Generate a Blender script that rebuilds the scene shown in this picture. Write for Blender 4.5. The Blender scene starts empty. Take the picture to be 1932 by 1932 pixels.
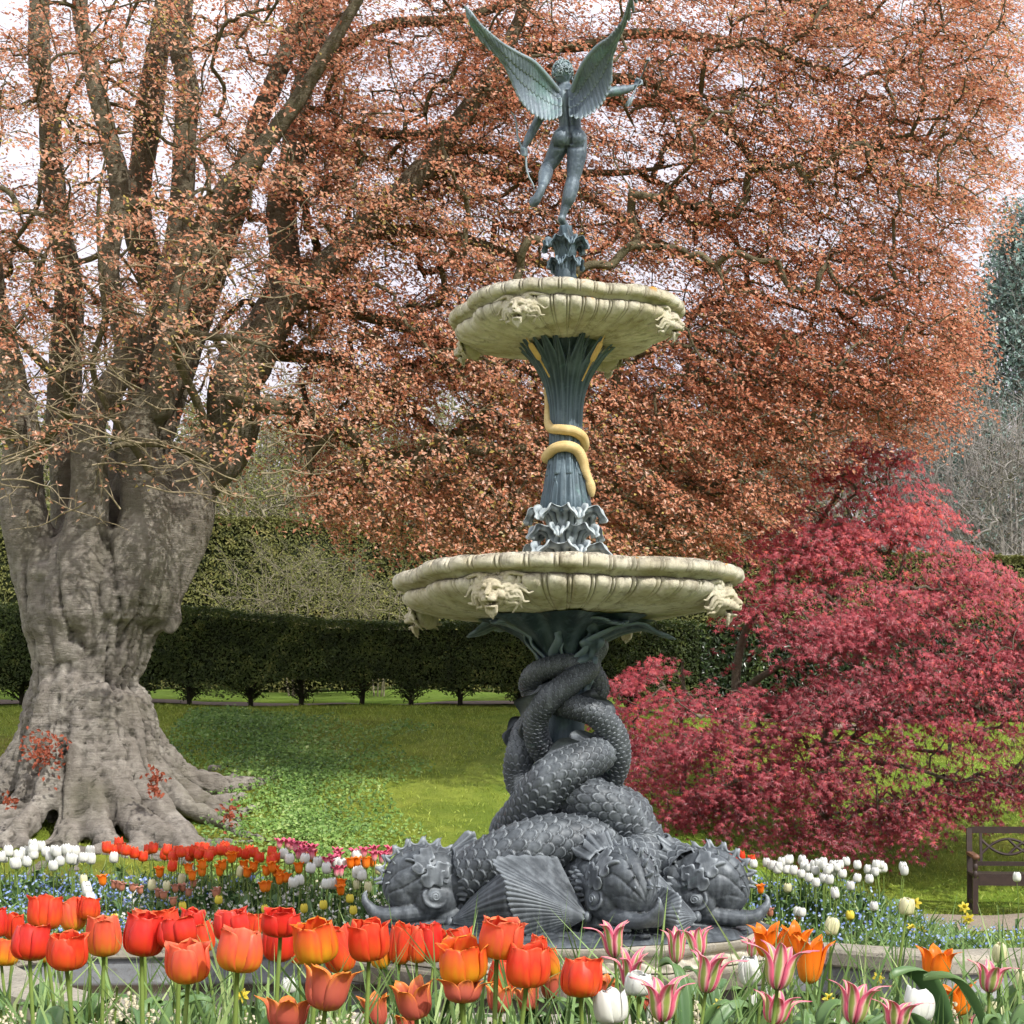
import bpy, math, random
import numpy as np
from mathutils import Vector, Matrix
random.seed(7); RNG = np.random.default_rng(7)
PI = math.pi
scene = bpy.context.scene
COL = scene.collection
F = 3084.0; EYE = 1.74; HOR = 1440.0; MID = 966.0          # camera geometry (frame of 1932 units)
def at(px, py, Y):
    return np.array([(px - MID) / F * Y, Y, EYE + (HOR - py) / F * Y])

# ------------------------------------------------------------------ mesh helpers
class MB:
    def __init__(s):
        s.V = []; s.F = {}; s.n = 0; s.A = []
    def add(s, V, Fs, a=0.0):
        V = np.asarray(V, float).reshape(-1, 3)
        Fs = np.asarray(Fs, np.int64)
        if len(Fs): s.F.setdefault(Fs.shape[1], []).append(Fs + s.n)
        s.V.append(V); s.n += len(V)
        s.A.append(np.broadcast_to(np.asarray(a, float), (len(V),)).copy())
        return s
    def add2(s, VF, a=0.0):
        V, Fl = VF
        n0 = s.n
        V = np.asarray(V, float).reshape(-1, 3)
        s.V.append(V); s.n += len(V); s.A.append(np.broadcast_to(np.asarray(a, float), (len(V),)).copy())
        for Fs in Fl:
            Fs = np.asarray(Fs, np.int64)
            if len(Fs): s.F.setdefault(Fs.shape[1], []).append(Fs + n0)
        return s
    def merge(s, o, M=None):
        V = np.concatenate(o.V); A = np.concatenate(o.A)
        if M is not None:
            M = np.array(M); V = V @ M[:3, :3].T + M[:3, 3]
        for k, l in o.F.items():
            s.F.setdefault(k, []).extend([f + s.n for f in l])
        s.V.append(V); s.A.append(A); s.n += len(V)
        return s
    def mesh(s, name, smooth=True):
        V = np.concatenate(s.V); A = np.concatenate(s.A)
        me = bpy.data.meshes.new(name)
        loops = []; starts = []; p = 0
        for k in sorted(s.F):
            f = np.concatenate(s.F[k]); loops.append(f.ravel())
            starts.append(p + np.arange(len(f)) * k); p += f.size
        loops = np.concatenate(loops).astype(np.int32); starts = np.concatenate(starts).astype(np.int32)
        me.vertices.add(len(V)); me.vertices.foreach_set('co', V.ravel().astype(np.float32))
        me.loops.add(len(loops)); me.loops.foreach_set('vertex_index', loops)
        me.polygons.add(len(starts)); me.polygons.foreach_set('loop_start', starts)
        me.polygons.foreach_set('use_smooth', np.full(len(starts), smooth))
        at_ = me.attributes.new('tone', 'FLOAT', 'POINT'); at_.data.foreach_set('value', A.astype(np.float32))
        me.update(calc_edges=True)
        return me
    def build(s, name, mat, parent=None, smooth=True, autosmooth=None):
        return link(name, s.mesh(name, smooth), mat, parent)

def link(name, me, mat=None, parent=None):
    o = bpy.data.objects.new(name, me); COL.objects.link(o)
    if mat is not None and me is not None and len(me.materials) == 0: me.materials.append(mat)
    if parent is not None: o.parent = parent
    return o
def empty(name, loc=(0, 0, 0), rz=0.0, parent=None):
    o = bpy.data.objects.new(name, None); COL.objects.link(o)
    o.location = loc; o.rotation_euler = (0, 0, rz); o.empty_display_size = 0.1
    if parent is not None: o.parent = parent
    return o
def tag(o, label=None, cat=None, group=None, kind=None):
    if label: o['label'] = label
    if cat: o['category'] = cat
    if group: o['group'] = group
    if kind: o['kind'] = kind
    return o
def gridf(nu, nv, wu=False, wv=False):
    a = np.arange(nu if wu else nu - 1); b = np.arange(nv if wv else nv - 1)
    A, B = np.meshgrid(a, b, indexing='ij'); A2 = (A + 1) % nu; B2 = (B + 1) % nv
    return np.stack([A * nv + B, A2 * nv + B, A2 * nv + B2, A * nv + B2], -1).reshape(-1, 4)
def catmull(P, n):
    P = np.asarray(P, float); m = len(P)
    Q = np.vstack([2 * P[0] - P[1], P, 2 * P[-1] - P[-2]])
    out = []
    t = np.linspace(0, m - 1, n); i = np.minimum(t.astype(int), m - 2); f = (t - i)[:, None]
    p0, p1, p2, p3 = Q[i], Q[i + 1], Q[i + 2], Q[i + 3]
    return 0.5 * (2 * p1 + (p2 - p0) * f + (2 * p0 - 5 * p1 + 4 * p2 - p3) * f ** 2 + (3 * p1 - p0 - 3 * p2 + p3) * f ** 3)
def frames(P, up=(0, 0, 1)):
    T = np.gradient(P, axis=0); T /= np.linalg.norm(T, axis=1)[:, None] + 1e-12
    N = np.zeros_like(P); u = np.array(up, float)
    if abs(T[0] @ u) > .95: u = np.array([1., 0, 0])
    n = u - T[0] * (u @ T[0]); N[0] = n / np.linalg.norm(n)
    for i in range(1, len(P)):
        n = N[i - 1] - T[i] * (N[i - 1] @ T[i]); N[i] = n / (np.linalg.norm(n) + 1e-12)
    return T, N, np.cross(T, N)
def tube(P, R, ns=10, cap=True, flat=1.0, up=(0, 0, 1)):
    """V, [quads, tris] of a tube through points P with radii R"""
    P = np.asarray(P, float); R = np.broadcast_to(np.asarray(R, float), (len(P),))
    T, N, B = frames(P, up)
    a = np.arange(ns) / ns * 2 * PI
    V = P[:, None] + R[:, None, None] * (np.cos(a)[None, :, None] * N[:, None] + flat * np.sin(a)[None, :, None] * B[:, None])
    V = V.reshape(-1, 3); q = gridf(len(P), ns, False, True)[:, ::-1]
    fl = [q]
    if cap:
        V = np.vstack([V, P[0] - T[0] * R[0] * .5, P[-1] + T[-1] * R[-1] * .5]); n = len(V)
        i = np.arange(ns); j = (i + 1) % ns; b = (len(P) - 1) * ns
        fl.append(np.vstack([np.stack([j, i, np.full(ns, n - 2)], 1)[:, ::-1][:, [0, 1, 2]], np.stack([b + i, b + j, np.full(ns, n - 1)], 1)[:, ::-1]]))
    return V, fl
def ellipsoid(c, r, M=None, nu=16, nv=24):
    t = np.linspace(0, PI, nu)[1:-1]; p = np.arange(nv) / nv * 2 * PI
    Tt, Pp = np.meshgrid(t, p, indexing='ij')
    V = np.stack([np.sin(Tt) * np.cos(Pp), np.sin(Tt) * np.sin(Pp), np.cos(Tt)], -1).reshape(-1, 3)
    V = np.vstack([V, [[0, 0, 1], [0, 0, -1]]]) * np.asarray(r, float)
    if M is not None: V = V @ np.array(M)[:3, :3].T
    V = V + np.asarray(c, float)
    q = gridf(nu - 2, nv, False, True); n = (nu - 2) * nv; i = np.arange(nv); j = (i + 1) % nv; b = (nu - 3) * nv
    tr = np.vstack([np.stack([i, j, np.full(nv, n)], 1)[:, ::-1], np.stack([b + i, b + j, np.full(nv, n + 1)], 1)])
    return V, [q, tr]
def box(c, s, M=None):
    V = np.array([[x, y, z] for x in (-.5, .5) for y in (-.5, .5) for z in (-.5, .5)]) * np.asarray(s, float)
    if M is not None: V = V @ np.array(M)[:3, :3].T
    V = V + np.asarray(c, float)
    return V, [np.array([[0, 1, 3, 2], [4, 6, 7, 5], [0, 4, 5, 1], [2, 3, 7, 6], [0, 2, 6, 4], [1, 5, 7, 3]])]
def rotz(a): return np.array(Matrix.Rotation(a, 4, 'Z'))
def chain(mb, pts, n=None, ns=12, flat=1.0):
    """pts: list of (x,y,z,r) - smooth tapered limb with round ends"""
    P = np.asarray(pts, float); n = n or len(P) * 6
    Q = catmull(P, n)
    mb.add2(tube(Q[:, :3], np.maximum(Q[:, 3], 1e-3), ns, True, flat))
    for e in (0, -1): mb.add2(ellipsoid(Q[e, :3], [Q[e, 3]] * 3, None, 8, 10))
def voxmesh(mb, vox, smooth=4, fac=.5):
    me = mb.mesh('tmp'); ob = link('tmp', me)
    m = ob.modifiers.new('r', 'REMESH'); m.mode = 'VOXEL'; m.voxel_size = vox; m.use_smooth_shade = True
    if smooth:
        s = ob.modifiers.new('s', 'SMOOTH'); s.factor = fac; s.iterations = smooth
    dg = bpy.context.evaluated_depsgraph_get()
    me2 = bpy.data.meshes.new_from_object(ob.evaluated_get(dg))
    bpy.data.objects.remove(ob)
    return me2
def co_no(me):
    n = len(me.vertices); c = np.empty(n * 3, np.float32); me.vertices.foreach_get('co', c)
    d = np.empty(n * 3, np.float32); me.vertex_normals.foreach_get('vector', d)
    return c.reshape(-1, 3).astype(float), d.reshape(-1, 3).astype(float)
def set_co(me, V):
    me.vertices.foreach_set('co', V.ravel().astype(np.float32)); me.update()
# value noise, vectorised
def _h(ix, iy, iz, s):
    n = (ix * 374761393 + iy * 668265263 + iz * 2147483647 + s * 1274126177) & 0xFFFFFFFF
    n = ((n ^ (n >> 13)) * 1274126177) & 0xFFFFFFFF
    n = ((n ^ (n >> 16)) * 2246822519) & 0xFFFFFFFF
    return ((n ^ (n >> 15)) & 0xFFFFFF) / float(0xFFFFFF)
def vnoise(P, sc=1.0, seed=0):
    P = np.asarray(P, float) * sc; I = np.floor(P).astype(np.int64); f = P - I; f = f * f * (3 - 2 * f)
    r = 0
    for dx in (0, 1):
        for dy in (0, 1):
            for dz in (0, 1):
                w = (f[:, 0] if dx else 1 - f[:, 0]) * (f[:, 1] if dy else 1 - f[:, 1]) * (f[:, 2] if dz else 1 - f[:, 2])
                r = r + w * _h(I[:, 0] + dx, I[:, 1] + dy, I[:, 2] + dz, seed)
    return r * 2 - 1
def fbm(P, sc=1.0, seed=0, o=4):
    r = 0; a = 1; t = 0
    for i in range(o): r = r + a * vnoise(P, sc * 2 ** i, seed + i); t += a; a *= .5
    return r / t
def sstep(a, b, x):
    t = np.clip((np.asarray(x, float) - a) / (b - a), 0, 1); return t * t * (3 - 2 * t)

# ------------------------------------------------------------------ materials
def newmat(name):
    m = bpy.data.materials.new(name); m.use_nodes = True; nt = m.node_tree
    b = nt.nodes['Principled BSDF']
    return m, nt, b
def nd(nt, t, **k):
    n = nt.nodes.new(t)
    for a, v in k.items():
        if a in n.inputs: n.inputs[a].default_value = v
        else: setattr(n, a, v)
    return n
def ramp(nt, stops, fac=None):
    r = nt.nodes.new('ShaderNodeValToRGB'); e = r.color_ramp.elements
    while len(e) > 1: e.remove(e[-1])
    e[0].position = stops[0][0]; e[0].color = (*stops[0][1], 1)
    for p, c in stops[1:]:
        x = e.new(p); x.color = (*c, 1)
    if fac is not None: nt.links.new(fac, r.inputs[0])
    return r
def texco(nt): return nt.nodes.new('ShaderNodeTexCoord').outputs['Object']
def geopos(nt): return nt.nodes.new('ShaderNodeNewGeometry').outputs['Position']
def noise(nt, scale, vec=None, detail=6, rough=.6, dist=0.0):
    n = nd(nt, 'ShaderNodeTexNoise'); n.inputs['Scale'].default_value = scale; n.inputs['Detail'].default_value = detail
    n.inputs['Roughness'].default_value = rough; n.inputs['Distortion'].default_value = dist
    if vec is not None: nt.links.new(vec, n.inputs['Vector'])
    return n.outputs['Fac']
def mixc(nt, fac, a, b, mode='MIX'):
    m = nt.nodes.new('ShaderNodeMix'); m.data_type = 'RGBA'; m.blend_type = mode
    for i, v in ((0, fac), (6, a), (7, b)):
        if hasattr(v, 'links') or hasattr(v, 'is_linked'): nt.links.new(v, m.inputs[i])
        else: m.inputs[i].default_value = v if i == 0 else (*v, 1)
    return m.outputs[2]
def math_(nt, op, a, b=None, clamp=False):
    m = nt.nodes.new('ShaderNodeMath'); m.operation = op; m.use_clamp = clamp
    for i, v in enumerate((a, b)):
        if v is None: continue
        if hasattr(v, 'is_linked'): nt.links.new(v, m.inputs[i])
        else: m.inputs[i].default_value = v
    return m.outputs[0]
def maprange(nt, v, a, b, c=0., d=1.):
    m = nt.nodes.new('ShaderNodeMapRange'); nt.links.new(v, m.inputs[0])
    for i, x in enumerate((a, b, c, d)): m.inputs[i + 1].default_value = x
    return m.outputs[0]
def bump(nt, b, h, strength=.3, dist=.02):
    n = nt.nodes.new('ShaderNodeBump'); n.inputs['Strength'].default_value = strength; n.inputs['Distance'].default_value = dist
    nt.links.new(h, n.inputs['Height']); nt.links.new(n.outputs[0], b.inputs['Normal'])
def pointy(nt, a, b):
    g = nt.nodes.new('ShaderNodeNewGeometry'); return maprange(nt, g.outputs['Pointiness'], a, b)
def attr(nt, name='tone'):
    a = nt.nodes.new('ShaderNodeAttribute'); a.attribute_name = name; return a.outputs['Fac']
def tonemat(name, stops, rough=.6, transl=0.0, tcol=None, spec=.3, sub=0.0, vary=None, sheen=0.0):
    """leaf / petal material: colour from the per-vertex tone attribute"""
    m, nt, b = newmat(name)
    r = ramp(nt, stops, attr(nt)); c = r.outputs[0]
    if vary:
        c = mixc(nt, maprange(nt, noise(nt, vary[0], geopos(nt), 3), .35, .65), c, mixc(nt, 1.0, c, vary[1], 'MULTIPLY'))
    nt.links.new(c, b.inputs['Base Color']); b.inputs['Roughness'].default_value = rough
    b.inputs['Specular IOR Level'].default_value = spec
    if transl:
        t = nt.nodes.new('ShaderNodeBsdfTranslucent'); nt.links.new(c, t.inputs[0])
        x = nt.nodes.new('ShaderNodeMixShader'); x.inputs[0].default_value = transl
        nt.links.new(b.outputs[0], x.inputs[1]); nt.links.new(t.outputs[0], x.inputs[2])
        nt.links.new(x.outputs[0], nt.nodes['Material Output'].inputs[0])
    return m

def bronze_mat(name, dark, mid, light, pa=.44, pb=.58, green=.0):
    m, nt, b = newmat(name); P = geopos(nt)
    n1 = noise(nt, 3.5, P, 6, .65, .4); n2 = noise(nt, 22, P, 5, .7)
    c = ramp(nt, [(.3, dark), (.55, mid), (.8, light)], math_(nt, 'ADD', math_(nt, 'MULTIPLY', n1, .7), math_(nt, 'MULTIPLY', n2, .3))).outputs[0]
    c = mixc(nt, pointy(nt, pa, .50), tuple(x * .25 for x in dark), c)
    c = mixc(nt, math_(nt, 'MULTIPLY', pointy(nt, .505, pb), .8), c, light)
    g = maprange(nt, noise(nt, 2.1, P, 5, .7, 1.0), .62 - green, .78 - green)
    c = mixc(nt, math_(nt, 'MULTIPLY', g, .55), c, (.16, .31, .27))
    # vertical rain streaks
    mp = nt.nodes.new('ShaderNodeMapping'); nt.links.new(P, mp.inputs[0]); mp.inputs['Scale'].default_value = (14, 14, 1.6)
    st = maprange(nt, noise(nt, 1.0, mp.outputs[0], 4, .6), .5, .72)
    c = mixc(nt, math_(nt, 'MULTIPLY', st, .4), c, light)
    nt.links.new(c, b.inputs['Base Color'])
    b.inputs['Metallic'].default_value = .25
    nt.links.new(maprange(nt, n2, .3, .7, .42, .68), b.inputs['Roughness'])
    bump(nt, b, math_(nt, 'ADD', n2, noise(nt, 90, P, 3)), .25, .006)
    return m
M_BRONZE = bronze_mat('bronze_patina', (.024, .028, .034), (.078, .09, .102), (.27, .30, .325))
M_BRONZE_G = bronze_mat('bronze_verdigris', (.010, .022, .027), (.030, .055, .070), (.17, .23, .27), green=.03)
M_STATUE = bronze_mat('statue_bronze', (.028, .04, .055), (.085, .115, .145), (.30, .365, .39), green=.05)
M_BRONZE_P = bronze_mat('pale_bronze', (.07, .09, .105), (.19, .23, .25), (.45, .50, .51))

def stone_mat(name, base, dark, lichen=True, topdark=0.0, warm=(.62, .50, .30)):
    m, nt, b = newmat(name); P = geopos(nt)
    n1 = noise(nt, 2.6, P, 7, .65, .5); n2 = noise(nt, 14, P, 6, .7)
    c = mixc(nt, maprange(nt, n1, .35, .65), base, warm)
    mp = nt.nodes.new('ShaderNodeMapping'); nt.links.new(P, mp.inputs[0]); mp.inputs['Scale'].default_value = (11, 11, 2.2)
    st = maprange(nt, noise(nt, 1.0, mp.outputs[0], 5, .7), .52, .70)
    c = mixc(nt, math_(nt, 'MULTIPLY', st, .75), c, dark)
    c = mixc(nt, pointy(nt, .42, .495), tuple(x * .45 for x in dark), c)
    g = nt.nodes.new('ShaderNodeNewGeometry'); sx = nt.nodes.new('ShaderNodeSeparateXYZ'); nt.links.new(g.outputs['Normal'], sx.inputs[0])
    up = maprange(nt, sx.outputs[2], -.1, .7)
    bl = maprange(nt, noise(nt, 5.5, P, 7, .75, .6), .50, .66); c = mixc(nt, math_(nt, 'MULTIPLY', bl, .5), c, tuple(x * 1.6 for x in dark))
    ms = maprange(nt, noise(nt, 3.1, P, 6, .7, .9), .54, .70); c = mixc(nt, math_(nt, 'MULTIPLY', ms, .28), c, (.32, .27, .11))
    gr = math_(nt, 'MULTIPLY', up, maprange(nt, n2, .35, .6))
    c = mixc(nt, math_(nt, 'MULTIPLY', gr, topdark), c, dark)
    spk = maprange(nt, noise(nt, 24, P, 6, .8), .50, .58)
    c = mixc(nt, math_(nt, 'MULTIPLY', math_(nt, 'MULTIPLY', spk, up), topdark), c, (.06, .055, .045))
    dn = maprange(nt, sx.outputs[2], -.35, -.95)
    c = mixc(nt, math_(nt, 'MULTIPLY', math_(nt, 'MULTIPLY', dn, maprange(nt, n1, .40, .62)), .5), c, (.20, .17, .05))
    if lichen:
        l = math_(nt, 'MULTIPLY', maprange(nt, noise(nt, 7, P, 4, .6, .8), .66, .70), up)
        c = mixc(nt, l, c, (.50, .24, .03))
    nt.links.new(c, b.inputs['Base Color']); b.inputs['Roughness'].default_value = .85
    b.inputs['Specular IOR Level'].default_value = .2
    bump(nt, b, math_(nt, 'ADD', n2, noise(nt, 70, P, 3)), .45, .008)
    return m
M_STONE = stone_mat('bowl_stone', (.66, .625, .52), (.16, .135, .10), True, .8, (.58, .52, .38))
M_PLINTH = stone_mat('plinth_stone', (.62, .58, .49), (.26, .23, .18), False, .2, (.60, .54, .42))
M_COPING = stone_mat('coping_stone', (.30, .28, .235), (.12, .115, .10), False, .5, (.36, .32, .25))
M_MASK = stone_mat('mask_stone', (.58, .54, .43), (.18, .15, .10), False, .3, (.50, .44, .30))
def plainmat(name, base, base2=None, scale=8, rough=.6, bumps=(40, .3, .004), spec=.3, metallic=0):
    m, nt, b = newmat(name); P = geopos(nt)
    c = mixc(nt, maprange(nt, noise(nt, scale, P, 6, .65), .3, .7), base, base2 or tuple(x * .7 for x in base))
    nt.links.new(c, b.inputs['Base Color']); b.inputs['Roughness'].default_value = rough
    b.inputs['Specular IOR Level'].default_value = spec; b.inputs['Metallic'].default_value = metallic
    if bumps: bump(nt, b, noise(nt, bumps[0], P, 5), bumps[1], bumps[2])
    return m
M_GOLD = plainmat('ochre_paint', (.62, .42, .15), (.52, .33, .10), 20, .6, (60, .4, .004))
M_SNAKE = plainmat('snake_stone', (.68, .52, .26), (.52, .36, .14), 14, .65, (120, .5, .004))

# ------------------------------------------------------------------ camera, light, sky
cam = bpy.data.cameras.new('camera'); co = bpy.data.objects.new('camera', cam); COL.objects.link(co)
co.location = (0, 0, EYE); co.rotation_euler = (PI / 2, 0, 0)
cam.sensor_width = 36; cam.lens = F / 1932 * 36; cam.shift_y = (HOR - MID) / 1932
cam.clip_end = 2000; scene.camera = co
scene.view_settings.view_transform = 'Standard'; scene.view_settings.look = 'None'
scene.view_settings.exposure = 0; scene.view_settings.gamma = 1
SUN_AZ = math.radians(43); SUN_EL = math.radians(45)       # azimuth measured from behind the camera towards the right
S = Vector((math.cos(SUN_EL) * math.sin(SUN_AZ), -math.cos(SUN_EL) * math.cos(SUN_AZ), math.sin(SUN_EL)))
sl = bpy.data.lights.new('sun', 'SUN'); sl.energy = 5.0; sl.angle = math.radians(.5); sl.color = (1, .965, .90)
so = bpy.data.objects.new('sun', sl); COL.objects.link(so); so.rotation_euler = S.to_track_quat('Z', 'Y').to_euler()
so.location = (0, 0, 30)
w = bpy.data.worlds.new('World'); scene.world = w; w.use_nodes = True; nt = w.node_tree
bg = nt.nodes['Background']; sky = nt.nodes.new('ShaderNodeTexSky'); sky.sky_type = 'NISHITA'; sky.sun_disc = False
sky.sun_elevation = SUN_EL; sky.sun_rotation = math.atan2(S.x, S.y)
vm = nt.nodes.new('ShaderNodeVectorMath'); vm.operation = 'SCALE'; vm.inputs['Scale'].default_value = .15
nt.links.new(sky.outputs[0], vm.inputs[0])
tc = nt.nodes.new('ShaderNodeTexCoord'); sx = nt.nodes.new('ShaderNodeSeparateXYZ'); nt.links.new(tc.outputs['Generated'], sx.inputs[0])
low = maprange(nt, sx.outputs[2], .95, .45)                 # bright cloud bank that thins out overhead
cn = noise(nt, 2.2, tc.outputs['Generated'], 6, .6, .3)
fac = math_(nt, 'MULTIPLY', low, maprange(nt, cn, .25, .42, .6, 1.0), True)
cl = mixc(nt, maprange(nt, sx.outputs[2], .40, .55), ramp(nt, [(.3, (.86, .82, .97)), (.6, (1.1, 1.06, 1.16))], cn).outputs[0], ramp(nt, [(.3, (2.4, 2.36, 2.4)), (.7, (3.4, 3.36, 3.4))], cn).outputs[0])  # cloud above the frame is made brighter to add fill light
ca = mixc(nt, fac, (0, 0, 0), cl); nt.links.new(vm.outputs[0], ca.node.inputs[6])
nt.links.new(ca, bg.inputs[0]); bg.inputs[1].default_value = 1.0
scene.cycles.max_bounces = 4; scene.cycles.diffuse_bounces = 2; scene.cycles.glossy_bounces = 2
scene.cycles.transmission_bounces = 4; scene.cycles.transparent_max_bounces = 8
scene.cycles.use_adaptive_sampling = True; scene.cycles.adaptive_threshold = .035
scene.cycles.use_denoising = True
# ================================================================== FOUNTAIN
D = 12.0; AX = (1067 - MID) / F * D
K = F / D
def ax(r, th, z):            # point around the fountain axis, th = 0 towards the camera, + to the right
    return np.array([AX + r * math.sin(th), D - r * math.cos(th), z])
fountain = empty('fountain', (AX, D, -.3))
tag(fountain, 'tall fountain with two stone bowls, coiled bronze dolphins and a winged archer on top', 'fountain')
INV = np.array([-AX, -D, .3])
def fpart(name, mb_or_me, mat, parent=None, smooth=True):
    me = mb_or_me.mesh(name, smooth) if isinstance(mb_or_me, MB) else mb_or_me
    V, _ = co_no(me); 
    # express the vertices in the fountain's frame
    set_co(me, V + INV)
    o = link(name, me, mat, parent or fountain)
    return o
# --- plinth
def prism(mb, n, prof, rot=0.0, sub=1):
    """stack of rings (r, z) with n sides round the axis"""
    a = np.arange(n) / n * 2 * PI + rot
    V = []
    for r, z in prof: V.append(np.stack([AX + r * np.sin(a), D - r * np.cos(a), np.full(n, z)], 1))
    V = np.vstack(V); q = gridf(len(prof), n, False, True)
    mb.add(V, q)
    return mb
def ring_lathe(mb, prof, nth=192, fn=None, cap=False):
    a = np.arange(nth) / nth * 2 * PI
    prof = np.asarray(prof, float)
    R = np.repeat(prof[:, 0][:, None], nth, 1); Z = np.repeat(prof[:, 1][:, None], nth, 1)
    if fn is not None: R, Z = fn(R, Z, np.repeat(a[None], len(prof), 0))
    V = np.stack([AX + R * np.sin(a), D - R * np.cos(a), Z], -1).reshape(-1, 3)
    mb.add(V, gridf(len(prof), nth, False, True))
    if cap:
        pass
    return mb
oct_r = PI / 8
m = prism(MB(), 8, [(1.3, -.5), (1.42, -.5), (1.42, .19), (1.50, .20), (1.50, .225)], oct_r); fpart('plinth_base', m, M_COPING, smooth=False)
m = MB(); prism(m, 8, [(1.48, .222), (1.655, .222), (1.67, .235), (1.67, .345), (1.655, .36), (1.60, .375), (1.50, .38)], oct_r); fpart('plinth_step', m, M_PLINTH, smooth=False)
def oct_prof(pts, nth=512):
    """octagonal ring with carving displacement"""
    a = np.arange(nth) / nth * 2 * PI
    k = np.cos(PI / 8) / np.cos(((a - oct_r) % (PI / 4)) - PI / 8)
    return a, k
a, k = oct_prof(None)
m = MB(); prof = [(1.45, .38), (1.58, .38), (1.60, .385)] + [(1.60, z) for z in np.linspace(.39, .475, 12)] + [(1.62, .485), (1.64, .50), (1.64, .535), (1.62, .545), (1.3, .548), (.2, .55)]
rows = []
for i, (r, z) in enumerate(prof):
    rr = r * k
    if .39 < z < .48:
        u = (z - .39) / .085; s = a * 20.0
        # running scroll frieze
        d = np.sin(s * 2) * np.cos(u * PI * 2 + s) * .5 + np.cos(s * 3.0 + u * 5) * .35
        rr = rr + .013 * np.tanh(2 * d) * math.sin(PI * u)
    rows.append(np.stack([AX + rr * np.sin(a), D - rr * np.cos(a), np.full(len(a), z)], 1))
m.add(np.vstack(rows), gridf(len(prof), len(a), False, True)); fpart('carved_plinth', m, M_PLINTH)
# --- bronze sea-wave base
nr, nth = 40, 360
rr = np.linspace(.05, 1.50, nr)[:, None] * np.ones((1, nth)); th = (np.arange(nth) / nth * 2 * PI)[None] * np.ones((nr, 1))
kk = .97 + .03 * np.cos(8 * th)
P3 = np.stack([rr * np.sin(th), rr * np.cos(th), 0 * rr], -1).reshape(-1, 3)
zz = .575 + .045 * fbm(P3 * [1, 1, 1] + 7, 5.5, 3, 3).reshape(nr, nth) + .02 * np.abs(fbm(P3, 16, 9, 2)).reshape(nr, nth)
zz = np.where(rr > 1.44, .551, zz + .12 * (1 - rr / 1.5)); rk = rr * kk
m = MB(); V = np.stack([AX + rk * np.sin(th), D - rk * np.cos(th), zz], -1).reshape(-1, 3); m.add(V, gridf(nr, nth, False, True)[:, ::-1])
fpart('wave_base', m, M_BRONZE)

# --- scaly coiled bodies
def scale_h(u, v):
    r = np.floor(u) - 1
    def loc(r):
        c = np.where((r.astype(int) % 2) == 0, 0.0, 0.5); x = (v + c) % 1.0 - .5
        return x
    x = loc(r); w_ = u - r; edge = .95 + .78 * np.sqrt(np.clip(1 - (2 * x) ** 2, 0, 1))
    top = w_ < edge
    r2 = r + 1; x2 = loc(r2); w2 = u - r2; e2 = .95 + .78 * np.sqrt(np.clip(1 - (2 * x2) ** 2, 0, 1))
    def hh(W, E, X): return .10 + .45 * W / 1.7 + .30 * np.exp(-((E - W - .10) / .10) ** 2) + .22 * (1 - (2 * X) ** 2)
    t = sstep(0, .12, edge - w_)
    return t * hh(w_, edge, x) + (1 - t) * hh(w2, e2, x2)
def strand(ctrl, ncol=14, amp=.16, res=12):
    C = np.array([list(at(px, py, D + d)) + [r * (.90 if py < 1470 else (.96 if py < 1560 else 1)) / F * (D + d)] for px, py, d, r in ctrl])
    Q = catmull(C, 900); ds = np.linalg.norm(np.diff(Q[:, :3], axis=0), axis=1)
    rl = 2 * PI * Q[:, 3] / ncol * .78
    u = np.concatenate([[0], np.cumsum(ds / rl[1:])]); n = int(u[-1] * res)
    uu = np.linspace(0, u[-1], n); Q = np.stack([np.interp(uu, u, Q[:, i]) for i in range(4)], 1)
    T, N, B = frames(Q[:, :3])
    nv = ncol * res; a = np.arange(nv) / nv * 2 * PI
    U, A = np.meshgrid(uu, a, indexing='ij')
    rad = Q[:, 3][:, None] * np.ones_like(A)
    h = scale_h(U, A / (2 * PI) * ncol)
    R = rad * (1 + amp * (h - .5))
    V = Q[:, :3][:, None] + R[..., None] * (np.cos(A)[..., None] * N[:, None] + np.sin(A)[..., None] * B[:, None])
    mb = MB(); mb.add(V.reshape(-1, 3), gridf(n, nv, False, True)[:, ::-1])
    mb.add2(ellipsoid(Q[-1, :3], [Q[-1, 3]] * 3))
    return mb, Q
def ruffle(mb, Q, i0, i1, side, h=.06, freq=9, out=1.0):
    """wavy dorsal frill standing on the side of a body; side = direction vector"""
    P = Q[i0:i1, :3]; r = Q[i0:i1, 3]; T, N, B = frames(P); n = len(P)
    s = np.concatenate([[0], np.cumsum(np.linalg.norm(np.diff(P, axis=0), axis=1))])
    sd = np.asarray(side, float); D_ = sd - T * (T @ sd)[:, None]; D_ /= np.linalg.norm(D_, axis=1)[:, None]
    Lt = np.cross(T, D_); env = np.sin(np.linspace(0.15, PI - .1, n))
    rows = []
    for k in range(7):
        f = k / 6
        hh = (r * .90 + f * h * env * (1 + .45 * np.sin(s * freq * 6.3 + 1)) )[:, None]
        lat = (f * h * .75 * env * np.sin(s * freq * 6.3 * .8 + f * 1.5))[:, None]
        rows.append(P + D_ * hh + Lt * lat - T * (f * f * h * .8))
    A_ = np.array(rows); th = .006
    V1 = (A_ + Lt * th).reshape(-1, 3); V2 = (A_ - Lt * th).reshape(-1, 3)
    g = gridf(7, n); mb.add(V1, g); mb.add(V2, g[:, ::-1])
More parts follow.
